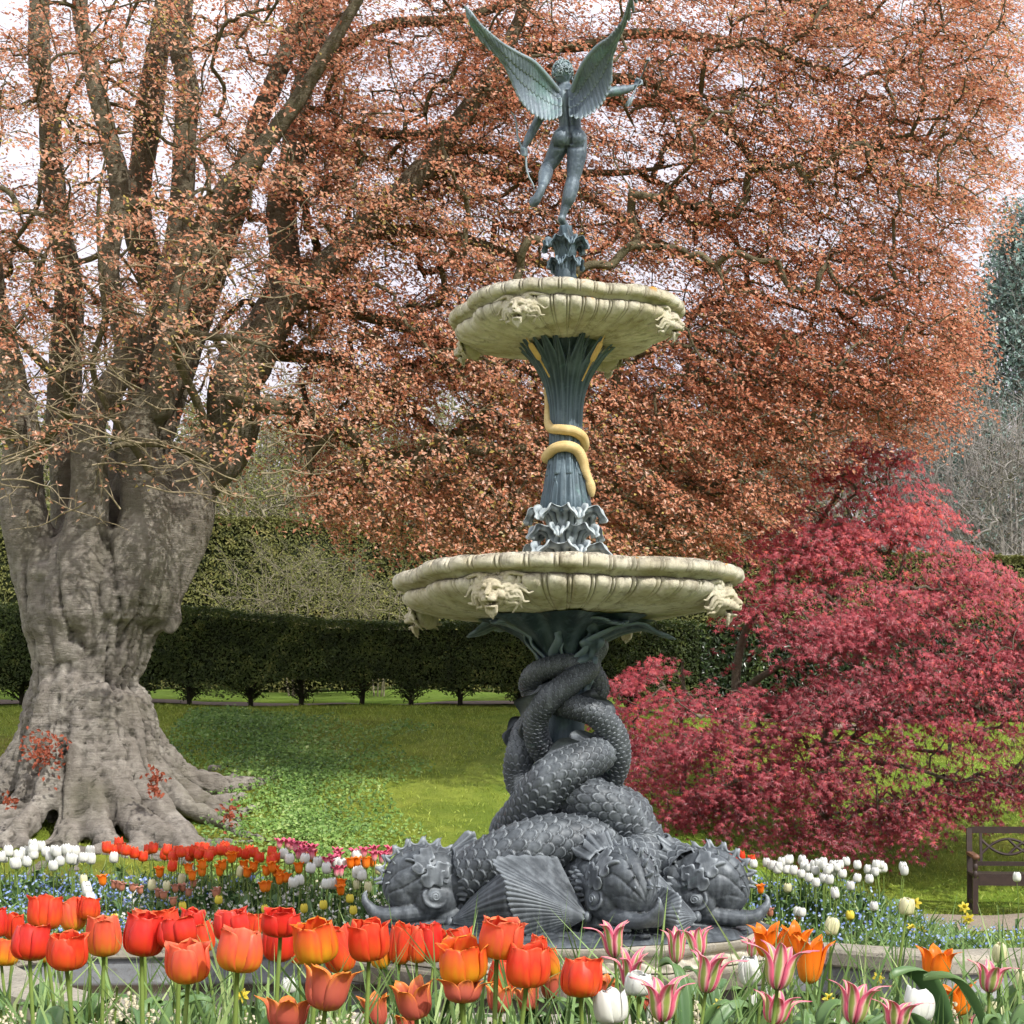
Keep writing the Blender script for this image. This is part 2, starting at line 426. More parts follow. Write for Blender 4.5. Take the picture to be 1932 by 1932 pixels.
S1 = [(880, 1655, -.62, 50), (930, 1630, -.66, 54), (985, 1607, -.68, 56), (1050, 1590, -.62, 54), (1115, 1590, -.50, 50), (1172, 1575, -.15, 47), (1190, 1540, .22, 43), (1150, 1510, .42, 38), (1120, 1492, .25, 34),
      (1146, 1470, .02, 30), (1164, 1432, -.12, 28.5), (1157, 1385, -.22, 28), (1124, 1348, -.30, 27), (1075, 1332, -.24, 26), (1025, 1318, -.06, 25), (1000, 1296, -.02, 23), (1012, 1270, -.16, 23), (1052, 1256, -.22, 23), (1100, 1250, -.15, 24), (1125, 1220, -.05, 26)]
S2 = [(1180, 1650, -.75, 52), (1205, 1625, -.5, 52), (1205, 1590, -.38, 50), (1183, 1553, -.40, 48), (1150, 1525, -.45, 46), (1105, 1508, -.43, 44), (1055, 1502, -.25, 40), (1000, 1490, -.0, 36), (980, 1462, .06, 33),
      (981, 1422, .03, 30), (992, 1380, .12, 27), (1030, 1350, .28, 26), (1090, 1330, .26, 25), (1125, 1305, .10, 25), (1118, 1275, -.0, 25), (1090, 1240, .05, 27)]
S3 = [(1300, 1655, -.62, 52), (1240, 1630, -.3, 54), (1170, 1610, .2, 52), (1070, 1590, .45, 50), (985, 1575, .30, 48), (968, 1568, .02, 42), (980, 1548, -.22, 41), (1006, 1516, -.40, 43), (1040, 1473, -.50, 44), (1092, 1440, -.45, 42),
      (1128, 1424, -.24, 37), (1130, 1410, .05, 32), (1085, 1420, .22, 29), (1035, 1425, .02, 27), (1014, 1395, -.14, 26), (1013, 1352, -.24, 26), (1038, 1317, -.32, 26), (1080, 1284, -.28, 25), (1108, 1262, -.15, 24), (1112, 1240, -.0, 24)]
mb = MB(); chain(mb, [(AX, D + .05, .6, .36), (AX - .05, D + .08, 1.3, .26), (AX - .02, D + .08, 1.8, .17), (AX, D + .05, 2.3, .14), (AX, D, 2.75, .13)], 60, 30)
V_ = mb
fpart('inner_core', mb, M_BRONZE_G)
coil_objs = []
for i, (C, rf) in enumerate(((S1, [(.13, .20, (0, 0, 1)), (.56, .66, (1, 0, .6))]), (S2, [(.20, .32, (.6, 0, 1)), (.5, .6, (-1, 0, .3))]), (S3, [(.38, .50, (-.4, -.1, 1)), (.74, .86, (-1, 0, .5))]))):
    mb, Q = strand(C)
    n = len(Q)
    for a0, a1, sd in rf: ruffle(mb, Q, int(a0 * n), int(a1 * n), sd, .075, 5)
    coil_objs.append(mb)
# --- tail flukes flaring up under the lower bowl
def sheet(rows, th=.012):
    """thick sheet from a grid of points (nu, nv, 3)"""
    A_ = np.asarray(rows, float); nu, nv = A_.shape[:2]
    du = np.gradient(A_, axis=0); dv = np.gradient(A_, axis=1); n = np.cross(du, dv); n /= np.linalg.norm(n, axis=-1)[..., None] + 1e-9
    e = np.ones((nu, nv)); e[0] = e[-1] = .25; e[:, 0] = e[:, -1] = .25
    V = np.vstack([(A_ + n * th * e[..., None]).reshape(-1, 3), (A_ - n * th * e[..., None]).reshape(-1, 3)])
    g = gridf(nu, nv); N = nu * nv; f = [g, g[:, ::-1] + N]
    b = [i * nv for i in range(nu)] + [(nu - 1) * nv + j for j in range(1, nv)] + [i * nv + nv - 1 for i in range(nu - 2, -1, -1)] + [j for j in range(nv - 2, 0, -1)]
    b = np.array(b); c = np.roll(b, -1); f.append(np.stack([b, c, c + N, b + N], 1)[:, ::-1])
    return V, [np.vstack(f)]
def fluke(th0, R, z0, z1, w, tipz, nu=30, nv=25, seed=0, droop=.05):
    u = np.linspace(0, 1, nu)[:, None] * np.ones((1, nv)); v = np.linspace(-1, 1, nv)[None] * np.ones((nu, 1))
    r = .10 + (R - .10) * u ** 1.9
    z = z0 + (z1 - z0) * np.sin(np.clip(u * 1.15, 0, 1) * PI / 2) - droop * np.clip(u - .8, 0, 1) * 8 * (u > .8) * .5
    wid = w * (.35 + .65 * np.sin(PI * np.clip(u * .93 + .07, 0, 1)) ** .8)
    lat = v * wid
    cup = .22 * w * (v ** 2) - .018 * np.sin(v * 14 + u * 3) * (1 - u * .4)
    wav = .028 * np.sin(u * 24 + seed) * np.abs(v) ** 3
    e = np.array([math.sin(th0), -math.cos(th0), 0]); l = np.array([math.cos(th0), math.sin(th0), 0])
    c = np.array([AX, D, 0])
    rr = r + wav - cup * .6
    P = c + rr[..., None] * e + (lat)[..., None] * l + (z + cup * .5 + wav * .3)[..., None] * np.array([0, 0, 1])
    return sheet(P, .012)
m = MB()
zb = 2.44; zt = 2.785
for i, t in enumerate((-108, -62, 12, 38, 82, 125, 175, 230)):
    m.add2(fluke(math.radians(t), (.76, .60, .46, .62, .80, .66, .7, .66)[i], zb - .12, zt - (.02, .0, .0, .03, .06, 0, 0, 0)[i], (.26, .22, .22, .25, .28, .26, .26, .26)[i], 0, seed=i * 1.7, droop=(.10, .05, .0, .04, .10, .05, .05, .05)[i]))
prof = [(.14, 2.28), (.17, 2.42), (.21, 2.55), (.30, 2.66), (.43, 2.73), (.56, 2.78), (.60, 2.80)]
def fl(R, Z, A_): return R * (1 + .12 * np.sin(A_ * 7 + Z * 5) + .04 * np.sin(A_ * 19 - Z * 9)), Z
ring_lathe(m, prof, 120, fl)
# the long wavy-edged fin hanging down the right
u = np.linspace(0, 1, 60)[:, None] * np.ones((1, 11)); v = np.linspace(-1, 1, 11)[None] * np.ones((60, 1))
ww = .05 + .045 * np.sin(u * 30) * (np.abs(v) > .3); rr = .20 + .20 * u ** 2
P = np.array([AX, D, 0]) + np.stack([rr * np.sin(.75 + v * .25 + ww * v * 2), -rr * np.cos(.75 + v * .25) - ww * .5, 2.18 + .62 * u], -1)
m.add2(sheet(P, .01))
fpart('tail_flukes', m, M_BRONZE_G)

# --- dolphin heads
def make_head():
    mb = MB()
    mb.add2(ellipsoid((.02, 0, .36), (.275, .205, .225), None, 20, 28))
    mb.add2(ellipsoid((.15, 0, .30), (.165, .15, .185)))
    chain(mb, [(-.05, 0, .33, .20), (-.25, 0, .32, .205), (-.45, 0, .31, .205)], ns=20)
    for s in (-1, 1):
        mb.add2(ellipsoid((-.05, s * .13, .22), (.16, .09, .13)))
        mb.add2(ellipsoid((-.14, s * .10, .10), (.13, .09, .09)))
        # eye socket ring
        a_ = np.linspace(0, 2 * PI, 26)
        ring = np.stack([-.02 + .078 * np.cos(a_), s * (.200 - .014 * np.sin(a_)) + 0 * a_, .235 + .070 * np.sin(a_)], 1)
        mb.add2(tube(ring, .013, 8, False))
        # curled brow leaves
        for j, (bx, bz, L, rot) in enumerate(((.06, .30, .26, 1.9), (-.10, .335, .20, 2.7), (-.13, .25, .16, 2.9))):
            t_ = np.linspace(0, 1, 9); ang = rot + t_ * 1.7 * (1 if j % 2 else -1)
            px_ = bx + np.cumsum(np.cos(ang)) * L / 9; pz_ = bz + np.cumsum(np.sin(ang)) * L / 9
            dd = np.clip(1 - ((px_ - .02) / .30) ** 2 - ((pz_ - .36) / .245) ** 2, 0.05, 1) ** .5
            pts = [(px_[i], s * (.205 * dd[i] + .002), pz_[i], .014 * math.sin(PI * (.15 + .75 * t_[i])) + .004) for i in range(9)]
            chain(mb, pts, 16, 8)
    for y in (-.05, 0, .05):
        chain(mb, [(-.20, y * 2.0, .135, .07), (-.02, y * 2.0, .135, .070), (.13, y * 1.8, .118, .060), (.26, y * 1.3, .105, .052), (.36, y * .7, .118, .046), (.425, y * .2, .180, .032), (.44, 0, .235, .018), (.425, 0, .27, .006)], ns=12)
        chain(mb, [(-.22, y * 1.6, .045, .045), (-.05, y * 1.4, .0, .035), (.10, y * 1.0, -.015, .03), (.22, y * .6, -.008, .022), (.30, y * .3, .01, .014)], ns=10)
    # lips curling round the mouth corner, nostrils
    for s in (-1, 1):
        chain(mb, [(.20, s * .065, .035, .012), (.02, s * .125, .045, .018), (-.12, s * .165, .055, .026), (-.185, s * .165, .02, .026), (-.15, s * .14, -.025, .02), (.0, s * .10, -.03, .014), (.2, s * .06, -.03, .01)], 40, 8)
        a_ = np.linspace(0, 5.5, 20); sp = .028 * (1 - a_ / 8)
        mb.add2(tube(np.stack([.20 + sp * np.cos(a_), s * (.055) + 0 * a_, .115 + sp * np.sin(a_)], 1), .009, 6, True))
    me = voxmesh(mb, .0075, 3)
    V, N = co_no(me)
    # fluted folds running down from the crest, fine modelling
    dome = sstep(.20, .32, V[:, 2]) * sstep(-.42, -.30, V[:, 0])
    ang = np.arctan2(V[:, 1], V[:, 2] - .20)
    fl_ = np.abs(np.sin(ang * 7.5 + 1.2 * np.sin(V[:, 0] * 13 + V[:, 2] * 6)))
    h = dome * sstep(.24, .34, V[:, 2] + .3 * V[:, 0]) * (.013 * (fl_ ** .5 - .7)) + .006 * fbm(V, 14, 4, 3)
    beak = sstep(.16, .05, V[:, 2]) * sstep(.0, .2, V[:, 0])
    h += beak * .0015 * np.sin(V[:, 0] * 90)
    # scaly throat and neck
    nk = sstep(-.26, -.32, V[:, 0]); a2 = np.arctan2(V[:, 1], V[:, 2] - .32) / (2 * PI) * 15
    h += nk * (.012 * (scale_h(-V[:, 0] / .065, a2) - .5))
    V = V + N * h[:, None]
    set_co(me, V)
    # crest of spikes over the dome (rows), frill behind
    cb = MB()
    def spike(p, d, L, r):
        p = np.array(p); d = np.array(d); d = d / np.linalg.norm(d)
        t_ = np.linspace(0, 1, 7)[:, None]; pts = p + d * (t_ * L) + np.array([-.3, 0, .0]) * L * t_ ** 2
        cb.add2(tube(pts, r * (1 - t_[:, 0]) ** .8 + .0015, 8))
    for y0 in (0.0, .085, -.085):
        for k_ in range(9):
            a_ = math.radians(-5 + k_ * 19); sc = math.sqrt(max(0, 1 - (y0 / .205) ** 2))
            x_ = .03 + .29 * math.cos(a_) * sc; z_ = .36 + .225 * math.sin(a_) * sc
            nrm = (math.cos(a_) / .29, y0 * 18, math.sin(a_) / .225)
            spike((x_ - .012 * math.cos(a_), y0, z_ - .015), nrm, .082 if y0 == 0 else .048, .015 if y0 == 0 else .009)
    # web fin between the midline spikes
    a_ = np.radians(np.linspace(-5, 150, 90)); hh = .014 + .050 * np.abs(np.cos((np.degrees(a_) + 5) / 19 * PI)) ** 3
    rows = [np.stack([.03 + (.285 + f * hh) * np.cos(a_), .006 * np.sin(np.degrees(a_) / 19 * PI), .36 + (.22 + f * hh) * np.sin(a_)], 1) for f in (0, .5, 1)]
    cb.add2(sheet(np.array(rows), .008))
    # upswept ruffled frill at the back of the head
    for s in (-1, 0, 1):
        u = np.linspace(0, 1, 16)[:, None] * np.ones((1, 22)); v = np.linspace(0, 1, 22)[None] * np.ones((16, 1))
        an = (s * .55) + (v - .5) * .62
        rad = .205 + u * (.035 + .055 * np.abs(np.sin(v * PI * 2.5)) + (.03 if s == 0 else 0))
        X_ = -.17 - u * .13 - .035 * np.sin(v * 9) * u; lift = .015 * np.sin(v * 20) * u
        cb.add2(sheet(np.stack([X_, rad * np.sin(an) * .95, .34 + (rad + lift) * np.cos(an) * 1.05], -1), .009))
    # ruffled leaves lying over the dome behind and above each eye
    for s in (-1, 1):
        for (x0, z0, L_, W_, an) in ((.07, .325, .24, .075, 2.55), (-.06, .36, .20, .07, 2.75), (-.09, .24, .16, .06, 3.0), (.12, .40, .22, .06, 2.2)):
            u = np.linspace(0, 1, 20)[:, None] * np.ones((1, 11)); v = np.linspace(-1, 1, 11)[None] * np.ones((20, 1))
            wv = W_ * np.sin(PI * (u * .86 + .1)) * (1 + .28 * np.sin(u * 19)); cx_ = x0 + L_ * u * math.cos(an) - v * wv * math.sin(an); cz_ = z0 + L_ * u * math.sin(an) + v * wv * math.cos(an)
            q = np.clip(1 - ((cx_ - .02) / .285) ** 2 - ((cz_ - .36) / .235) ** 2, .02, 1) ** .5
            cy_ = .212 * q + .004 + .016 * np.abs(v) ** 2 * np.abs(np.sin(u * 10)) + .012 * u
            cb.add2(sheet(np.stack([cx_, s * cy_, cz_], -1), .005))
    # jagged gill frills on each side
    for s in (-1, 1):
        for j in range(3):
            u = np.linspace(0, 1, 12)[:, None] * np.ones((1, 20)); v = np.linspace(0, 1, 20)[None] * np.ones((12, 1))
            X_ = -.13 - j * .05 - u * (.10 + .03 * np.abs(np.sin(v * PI * 3))); ry = .178 + .030 * u + .016 * np.sin(v * 26 + j) * u
            an = 1.15 + v * .95 - j * .1
            cb.add2(sheet(np.stack([X_, s * ry * np.sin(an), .31 + ry * np.cos(an)], -1), .007))
    crest = cb.mesh('crest')
    eb = MB()
    for s in (-1, 1):
        eb.add2(ellipsoid((-.02, s * .176, .235), (.062, .058, .058)))
        a_ = np.linspace(0, 3.2 * PI, 50); r_ = .034 * (1 - a_ / 13)
        eb.add2(tube(np.stack([-.02 + r_ * np.cos(a_), s * (.176 + .058 * np.sqrt(1 - (r_ / .060) ** 2)), .237 + r_ * np.sin(a_)], 1), .0042, 6, True))
    eyes = eb.mesh('eye')
    tb = MB()
    for s in (-1, 1):
        for k_ in range(8):
            x_ = -.08 + k_ * .035; y_ = s * (.115 - k_ * .009)
            tb.add2(tube(np.array([[x_, y_, .045], [x_, y_, .030], [x_ + .004, y_, .015]]), [.010, .007, .001], 6))
            tb.add2(tube(np.array([[x_ + .015, y_, -.01], [x_ + .015, y_, .005], [x_ + .018, y_, .018]]), [.009, .006, .001], 6))
    teeth = tb.mesh('teeth')
    return me, crest, eyes, teeth
HEAD = make_head()
def fan_fin(apex, dirs, L, a0, a1, nrib=13, tilt=0.0, notch=.06, curve=.12, th=.007):
    """ribbed pectoral fin; dirs = (e1, e2) spanning its plane, angle from a0 to a1"""
    e1, e2 = [np.array(d, float) for d in dirs]; n = np.cross(e1, e2)
    nv = nrib * 8 + 1; nu = 26
    u = np.linspace(0, 1, nu)[:, None] * np.ones((1, nv)); v = np.linspace(0, 1, nv)[None] * np.ones((nu, 1))
    ph = v * nrib; saw = np.abs((ph % 1) - .5) * 2
    Ls = L(v) if callable(L) else L
    rad = .04 + u * (Ls - notch * (1 - saw) * u ** 3)
    an = np.radians(a0 + (a1 - a0) * v)
    off = curve * np.sin(v * PI) * u + .017 * (saw - .5) * u ** .6 * (rad / .5) + .02 * np.sin(u * 5)
    P = np.array(apex) + (rad * np.cos(an))[..., None] * e1 + (rad * np.sin(an))[..., None] * e2 + off[..., None] * n
    return sheet(P, th)
heads = [  # P x, P y, depth, yaw (deg), coil, fins
    (806, 1751, 11.42, 193, 0), (1173, 1760, 10.98, -60, 1), (1330, 1757, 11.42, -20, 2)]
dl = ['bronze sea dolphin at the left, its curled beak pointing left', 'bronze sea dolphin in the middle, its beak coming towards the viewer', 'bronze sea dolphin at the right with open toothed mouth']
for i, (px, py, Y, yaw, ci) in enumerate(heads):
    p = at(px, py, Y) + INV
    body = fpart('dolphin', coil_objs[ci], M_BRONZE)
    body['label'] = dl[i]
    for me, nm in zip(HEAD, ('head', 'crest', 'eye', 'teeth')):
        o = link(nm, me, {'teeth': M_BRONZE_P, 'eye': M_BRONZE}.get(nm, M_BRONZE), body)
        o.location = p; o.rotation_euler = (0, math.radians(0), math.radians(yaw)); o.scale = (1.0, 1.0, 1.0)
def finobj(par, apex, tips, nrib, notch=.05, curve=.10):
    """fin given by apex and three tip points (px, py, depth): arc through the tips"""
    A0 = at(*apex); T3 = np.array([at(*t) for t in tips]); nv = nrib * 8 + 1; nu = 26
    Tp = catmull(T3, nv); v = np.linspace(0, 1, nv); saw = np.abs(((v * nrib) % 1) - .5) * 2
    u = np.linspace(0, 1, nu)[:, None, None]
    n = np.cross(T3[0] - A0, T3[-1] - A0); n /= np.linalg.norm(n)
    if n[1] > 0: n = -n
    d = Tp - A0; uu = .05 + u * (1 - notch * (1 - saw)[None, :, None] * u ** 4) * .95
    P = A0 + d[None] * uu + n * (curve * np.sin(v * PI)[None, :, None] * np.sin(u * PI * .75) + .009 * ((saw - .5)[None, :, None]) * u ** .7)
    mb = MB(); mb.add2(sheet(P, .006)); mb.add2(ellipsoid(A0 + [0, .035, 0], (.03, .04, .04)))
    fpart('fin', mb, M_BRONZE, par)
def cb_(cx, cy, d): return (631.4 + cx * .4357, 1525.8 + cy * .4357, D + d)
dol = [o for o in fountain.children if o.name.startswith('dolphin')]
finobj(dol[0], cb_(500, 492, -.80), [cb_(640, 330, -.72), cb_(755, 285, -.92), cb_(760, 400, -1.02), cb_(770, 515, -.98), cb_(700, 548, -.95)], 14, .02, .07)
finobj(dol[1], cb_(1095, 470, -1.10), [cb_(960, 200, -.80), cb_(700, 222, -1.02), cb_(742, 330, -1.18), cb_(765, 440, -1.2), cb_(815, 540, -1.16), cb_(880, 590, -1.1)], 22, .022, .10)
finobj(dol[1], cb_(1352, 470, -1.12), [cb_(1420, 330, -1.0), cb_(1500, 390, -1.18), cb_(1490, 480, -1.24), cb_(1475, 550, -1.2)], 12, .02, .05)
finobj(dol[2], cb_(1572, 470, -.88), [cb_(1400, 280, -.80), cb_(1385, 400, -1.02), cb_(1450, 500, -1.06), cb_(1500, 560, -1.0)], 14, .02, .06)

# --- bowls
LION_TH = [math.radians(a_) for a_ in (-25, 65, 155, 245)]
def lobe(A_, depth=.145):
    ph = ((A_ - LION_TH[0] + PI / 4) % (PI / 2)) - PI / 4
    return 1 - depth * (np.abs(ph) / (PI / 4)) ** 2.3
def bowl(Rb, ztop, sc, name, label, n_g=44, ring_n=40):
    prof = []
    # outer rim roll
    for a_ in np.linspace(150, -70, 22):
        prof.append((.965 + .035 * math.cos(math.radians(a_)) * 1.25, ztop - .052 * sc + .052 * sc * math.sin(math.radians(a_)), 0))
    for t in np.linspace(0, 1, 8)[1:]: prof.append((.972 - .058 * t ** .7, ztop - (.098 + .034 * t) * sc, 1))
    body = [(.912, .135), (.93, .142), (.938, .158), (.936, .185), (.918, .215), (.88, .245), (.82, .270), (.74, .292), (.64, .308), (.52, .32), (.38, .33), (.25, .337), (.12, .34)]
    bb = catmull(np.array(body), 60)
    for r, z in bb: prof.append((r, ztop - z * sc, 2))
    inner = [(.90, .02), (.86, .04), (.80, .10), (.6, .17), (.3, .22), (.05, .23)]
    prof = [(r, ztop - z * sc, 3) for r, z in reversed(inner)] + prof
    prof = np.array(prof); nth = n_g * 26
    A_ = (np.arange(nth) / nth * 2 * PI)[None] * np.ones((len(prof), 1))
    R = prof[:, 0][:, None] * Rb * lobe(A_); Z = prof[:, 1][:, None] + 0 * A_; kd = prof[:, 2][:, None] + 0 * A_
    # rim rings: pairs of grooves every 9 degrees
    f = (A_ / (2 * PI) * ring_n) % 1.0; f2 = np.minimum(np.abs(f - .42), np.abs(f - .58)); gro = np.exp(-(f2 / .035) ** 2)
    mid = np.exp(-((f - .5) / .05) ** 2)
    rimd = .012 * np.cos((f) * 2 * PI + PI) * -1
    R = np.where(kd == 0, R + (-.022 * gro + .010 * mid + rimd * .7) * sc, R)
    # gadroons
    g = ((A_ - LION_TH[0]) / (2 * PI) * n_g) % 1.0
    bulge = (1 - np.abs(2 * g - 1) ** 3.0); ge = np.minimum(g, 1 - g); fil = np.exp(-(ge / .045) ** 2) - .5 * np.exp(-((ge - .11) / .03) ** 2)
    fade = np.clip((prof[:, 0] - .2) / .5, 0, 1)[:, None]
    gd = (.050 * (bulge - .6) + .034 * fil) * sc * fade
    R = np.where(kd == 2, R + gd, R); Z = np.where(kd == 2, Z - gd * .4 * (1 - fade * .5), Z)
    V = np.stack([AX + R * np.sin(A_), D - R * np.cos(A_), Z], -1).reshape(-1, 3)
    V[:, 2] += .006 * vnoise(V, 9, 5); 
    mb = MB(); mb.add(V, gridf(len(prof), nth, False, True))
    o = fpart(name, mb, M_STONE); o['label'] = label
    return o
def lion_mesh():
    mb = MB()
    # local: +x out of the bowl, y across, z up; about .36 wide
    mb.add2(ellipsoid((.015, 0, .0), (.085, .092, .105)))
    mb.add2(ellipsoid((.075, 0, -.035), (.06, .050, .042)))            # muzzle
    mb.add2(ellipsoid((.05, 0, .055), (.045, .07, .035)))              # forehead
    for s in (-1, 1):
        mb.add2(ellipsoid((.115, s * .024, -.045), (.032, .030, .025)))  # cheeks of the muzzle
        chain(mb, [(.092, s * .012, .026, .013), (.088, s * .04, .040, .016), (.062, s * .072, .026, .012)], 10, 8)  # brow
        mb.add2(ellipsoid((.055, s * .065, -.022), (.035, .030, .032)))
        mb.add2(ellipsoid((.066, s * .040, .010), (.020, .018, .012)))   # eyeball
        mb.add2(ellipsoid((.02, s * .088, .088), (.028, .026, .030)))    # ear
    chain(mb, [(.085, 0, .045, .017), (.108, 0, .015, .018), (.135, 0, -.012, .022), (.140, 0, -.024, .018)], ns=10)  # nose
    mb.add2(ellipsoid((.085, 0, -.092), (.045, .034, .018)))              # lower lip
    for k_ in range(5):
        y_ = (k_ - 2) * .017; chain(mb, [(.08, y_, -.095, .014), (.075, y_ * .9, -.13, .012), (.062 + .01 * (k_ % 2), y_ * .6, -.175 + .012 * abs(k_ - 2), .004)], ns=8)
    rg = random.Random(8)
    # flame-like locks of the mane, lying back against the bowl
    for ring, (r0, L, n, zz, rr) in enumerate(((.075, .085, 16, .018, .017), (.10, .095, 20, -.002, .018))):
        for k_ in range(n):
            a_ = (k_ + .5 * ring) / n * 2 * PI
            if math.sin(a_) < -.80: continue
            pts = []; bend = .55 * math.cos(a_) * (-1) + rg.uniform(-.25, .25)
            for t in np.linspace(0, 1, 6):
                aa = a_ + bend * t * .55 + .16 * math.sin(t * 6 + k_); r = r0 + L * t
                pts.append((zz + .022 - .052 * t, r * math.cos(aa) * 1.28, r * math.sin(aa) * .78 + .004, rr * (1 - .82 * t) + .003))
            chain(mb, pts, 16, 7)
    for s in (-1, 1):       # leafy volutes running out under the rim
        chain(mb, [(.02, s * .06, .105, .018), (.02, s * .13, .112, .016), (.0, s * .20, .098, .013), (-.03, s * .27, .088, .004)], ns=8)
    mb.add2(ellipsoid((-.035, 0, -.005), (.05, .16, .12)))
    me = voxmesh(mb, .0045, 1, .5)
    V, N = co_no(me)
    h = .0025 * fbm(V, 40, 2, 3)
    for s in (-1, 1):
        d = ((V[:, 1] - s * .040) / .010) ** 2 + ((V[:, 2] - .010) / .006) ** 2; h -= .012 * np.exp(-d) * (V[:, 0] > .05)
        d = ((V[:, 1] - s * .012) / .007) ** 2 + ((V[:, 2] + .026) / .006) ** 2; h -= .010 * np.exp(-d) * (V[:, 0] > .11)
    h -= .030 * np.exp(-((V[:, 2] + .074) / .007) ** 2) * np.exp(-(V[:, 1] / .04) ** 2) * (V[:, 0] > .06)
    set_co(me, V + N * h[:, None])
    return me
LION = lion_mesh()
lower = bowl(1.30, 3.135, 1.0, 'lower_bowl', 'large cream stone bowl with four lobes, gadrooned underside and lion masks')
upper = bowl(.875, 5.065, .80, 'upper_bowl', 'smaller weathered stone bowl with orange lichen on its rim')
for bo, Rb, zt_, sc in ((lower, 1.30, 3.135, 1.05), (upper, .875, 5.065, .80)):
    for j, th in enumerate(LION_TH):
        o = link('lion_mask', LION, M_MASK, bo)
        p = ax(Rb * .91, th, zt_ - .235 * sc) + INV
        o.location = p; o.rotation_euler = (0, math.radians(6), th - PI / 2); o.scale = (sc, sc * .98, sc)
# --- crack in the lower bowl: dark iron staple stains are in the stone material
# --- acanthus collars
def aleaf(th, prof, W, lobes=4, nu=34, nv=17, thk=.006, cen=(0, 0)):
    Pp = catmull(np.array(prof), nu); t = np.linspace(0, 1, nu)
    wid = W * (np.sin(PI * np.clip(t * .82 + .16, 0, 1)) ** .7) * (1 - .28 * np.abs(np.sin(t * PI * lobes)) ** 3)
    v = np.linspace(-1, 1, nv)[None] * np.ones((nu, 1)); lat = v * wid[:, None]
    crn = (.35 * W * (v ** 2) - .10 * W * np.cos(v * PI * 3.5)) 
    rip = .12 * W * np.sin(t * PI * lobes * 2)[:, None] * np.abs(v) ** 2
    dT = np.gradient(Pp, axis=0); dT /= np.linalg.norm(dT, axis=1)[:, None]; nr_ = np.stack([dT[:, 1], -dT[:, 0]], 1)
    r = Pp[:, 0][:, None] + nr_[:, 0][:, None] * (-crn + rip); z = Pp[:, 1][:, None] + nr_[:, 1][:, None] * (-crn + rip)
    e = np.array([math.sin(th), -math.cos(th), 0]); l = np.array([math.cos(th), math.sin(th), 0])
    P = np.array([AX, D, 0]) + r[..., None] * e + lat[..., None] * l + z[..., None] * np.array([0, 0, 1.])
    return sheet(P, thk)
def collar(z0, tiers, mat, name):
    mb = MB()
    for (n, off, r0, zb, r1, zt_, W) in tiers:
        for k_ in range(n):
            th = (k_ + off) / n * 2 * PI
            pr = [(r0, zb), (r0 * 1.02, zb + (zt_ - zb) * .45), (r0 + (r1 - r0) * .25, zb + (zt_ - zb) * .85), (r0 + (r1 - r0) * .62, zt_), (r1 * .96, zt_ - (zt_ - zb) * .10), (r1, zt_ - (zt_ - zb) * .28)]
            mb.add2(aleaf(th, pr, W))
    return fpart(name, mb, mat)
zc = 3.08
collar(0, [(6, .30, .12, zc, .295, 3.30, .115), (6, .80, .11, zc + .1, .255, 3.44, .10), (6, .30, .10, zc + .2, .265, 3.575, .105)], M_BRONZE_P, 'acanthus_collar')
mb = MB(); ring_lathe(mb, [(.10, 3.0), (.11, 3.3), (.10, 3.45), (.12, 3.52), (.13, 3.55), (.135, 3.57)], 48); fpart('collar_core', mb, M_BRONZE)
# --- reed column
zy = lambda y: 1.74 + (1440 - y) / K
prof = [(40, 972), (41, 960), (40, 945), (36, 925), (33, 905), (29, 880), (26, 850), (25, 820), (25, 790), (27, 760), (31, 735), (38, 712), (48, 690), (63, 668), (84, 648), (102, 634)]
PR = catmull(np.array([(r / K, zy(y)) for r, y in prof]), 120)
def flute(R, Z, A_):
    return R * (.90 + .035 * np.abs(np.sin(A_ * 9 + 2 * np.sin(Z * 2))) ** .5), Z
mb = MB(); ring_lathe(mb, PR, 360, flute); fpart('column_core', mb, M_BRONZE_G)
def blade(th, t0, t1, W, tipout=.0, lift=.0, twist=.0, thk=.004, tip=1.0):
    n = 60; t = np.linspace(t0, t1, n); i = t * (len(PR) - 1); r = np.interp(i, np.arange(len(PR)), PR[:, 0]); z = np.interp(i, np.arange(len(PR)), PR[:, 1])
    s = np.linspace(0, 1, n); r = r * (1.0 + lift) + .004 + tipout * s ** 6
    z = z + tipout * .8 * s ** 6
    wid = W * np.clip(r / .14, .8, 1.5) * (1 - sstep(.72, 1.0, s) * tip) * (.75 + .25 * np.sin(PI * s)) + .0015
    nv = 9; v = np.linspace(-1, 1, nv)[None] * np.ones((n, 1))
    rr = r[:, None] - (np.abs(v) ** 1.5) * wid[:, None] * .30 + .006 * (np.abs(v) < .2)
    tt = th + twist * s[:, None] ** 2 + v * wid[:, None] / np.maximum(rr, .06)
    P = np.stack([AX + rr * np.sin(tt), D - rr * np.cos(tt), z[:, None] + 0 * rr], -1)
    return sheet(P, thk)
mb = MB(); rg = random.Random(3)
for k_ in range(12): mb.add2(blade(k_ / 12 * 2 * PI + .1, .0 + .03 * (k_ % 2), .80 + rg.uniform(0, .15), .044, rg.uniform(.05, .12), .035, rg.uniform(-.15, .15)))
for k_ in range(12): mb.add2(blade((k_ + .5) / 12 * 2 * PI + .1, .02, rg.uniform(.88, .96), .040, rg.uniform(.08, .15), .08, rg.uniform(-.12, .12)))
for k_ in range(9): mb.add2(blade((k_ + .3) / 9 * 2 * PI, .28, rg.uniform(.90, .97), .036, rg.uniform(.10, .20), .16, rg.uniform(-.2, .2)))
for k_ in range(16): mb.add2(blade((k_ + .5) / 16 * 2 * PI, 0, rg.uniform(.26, .40), .034, 0, .10, rg.uniform(-.1, .1), .006, 1.0))
fpart('reed_leaves', mb, M_BRONZE_G)
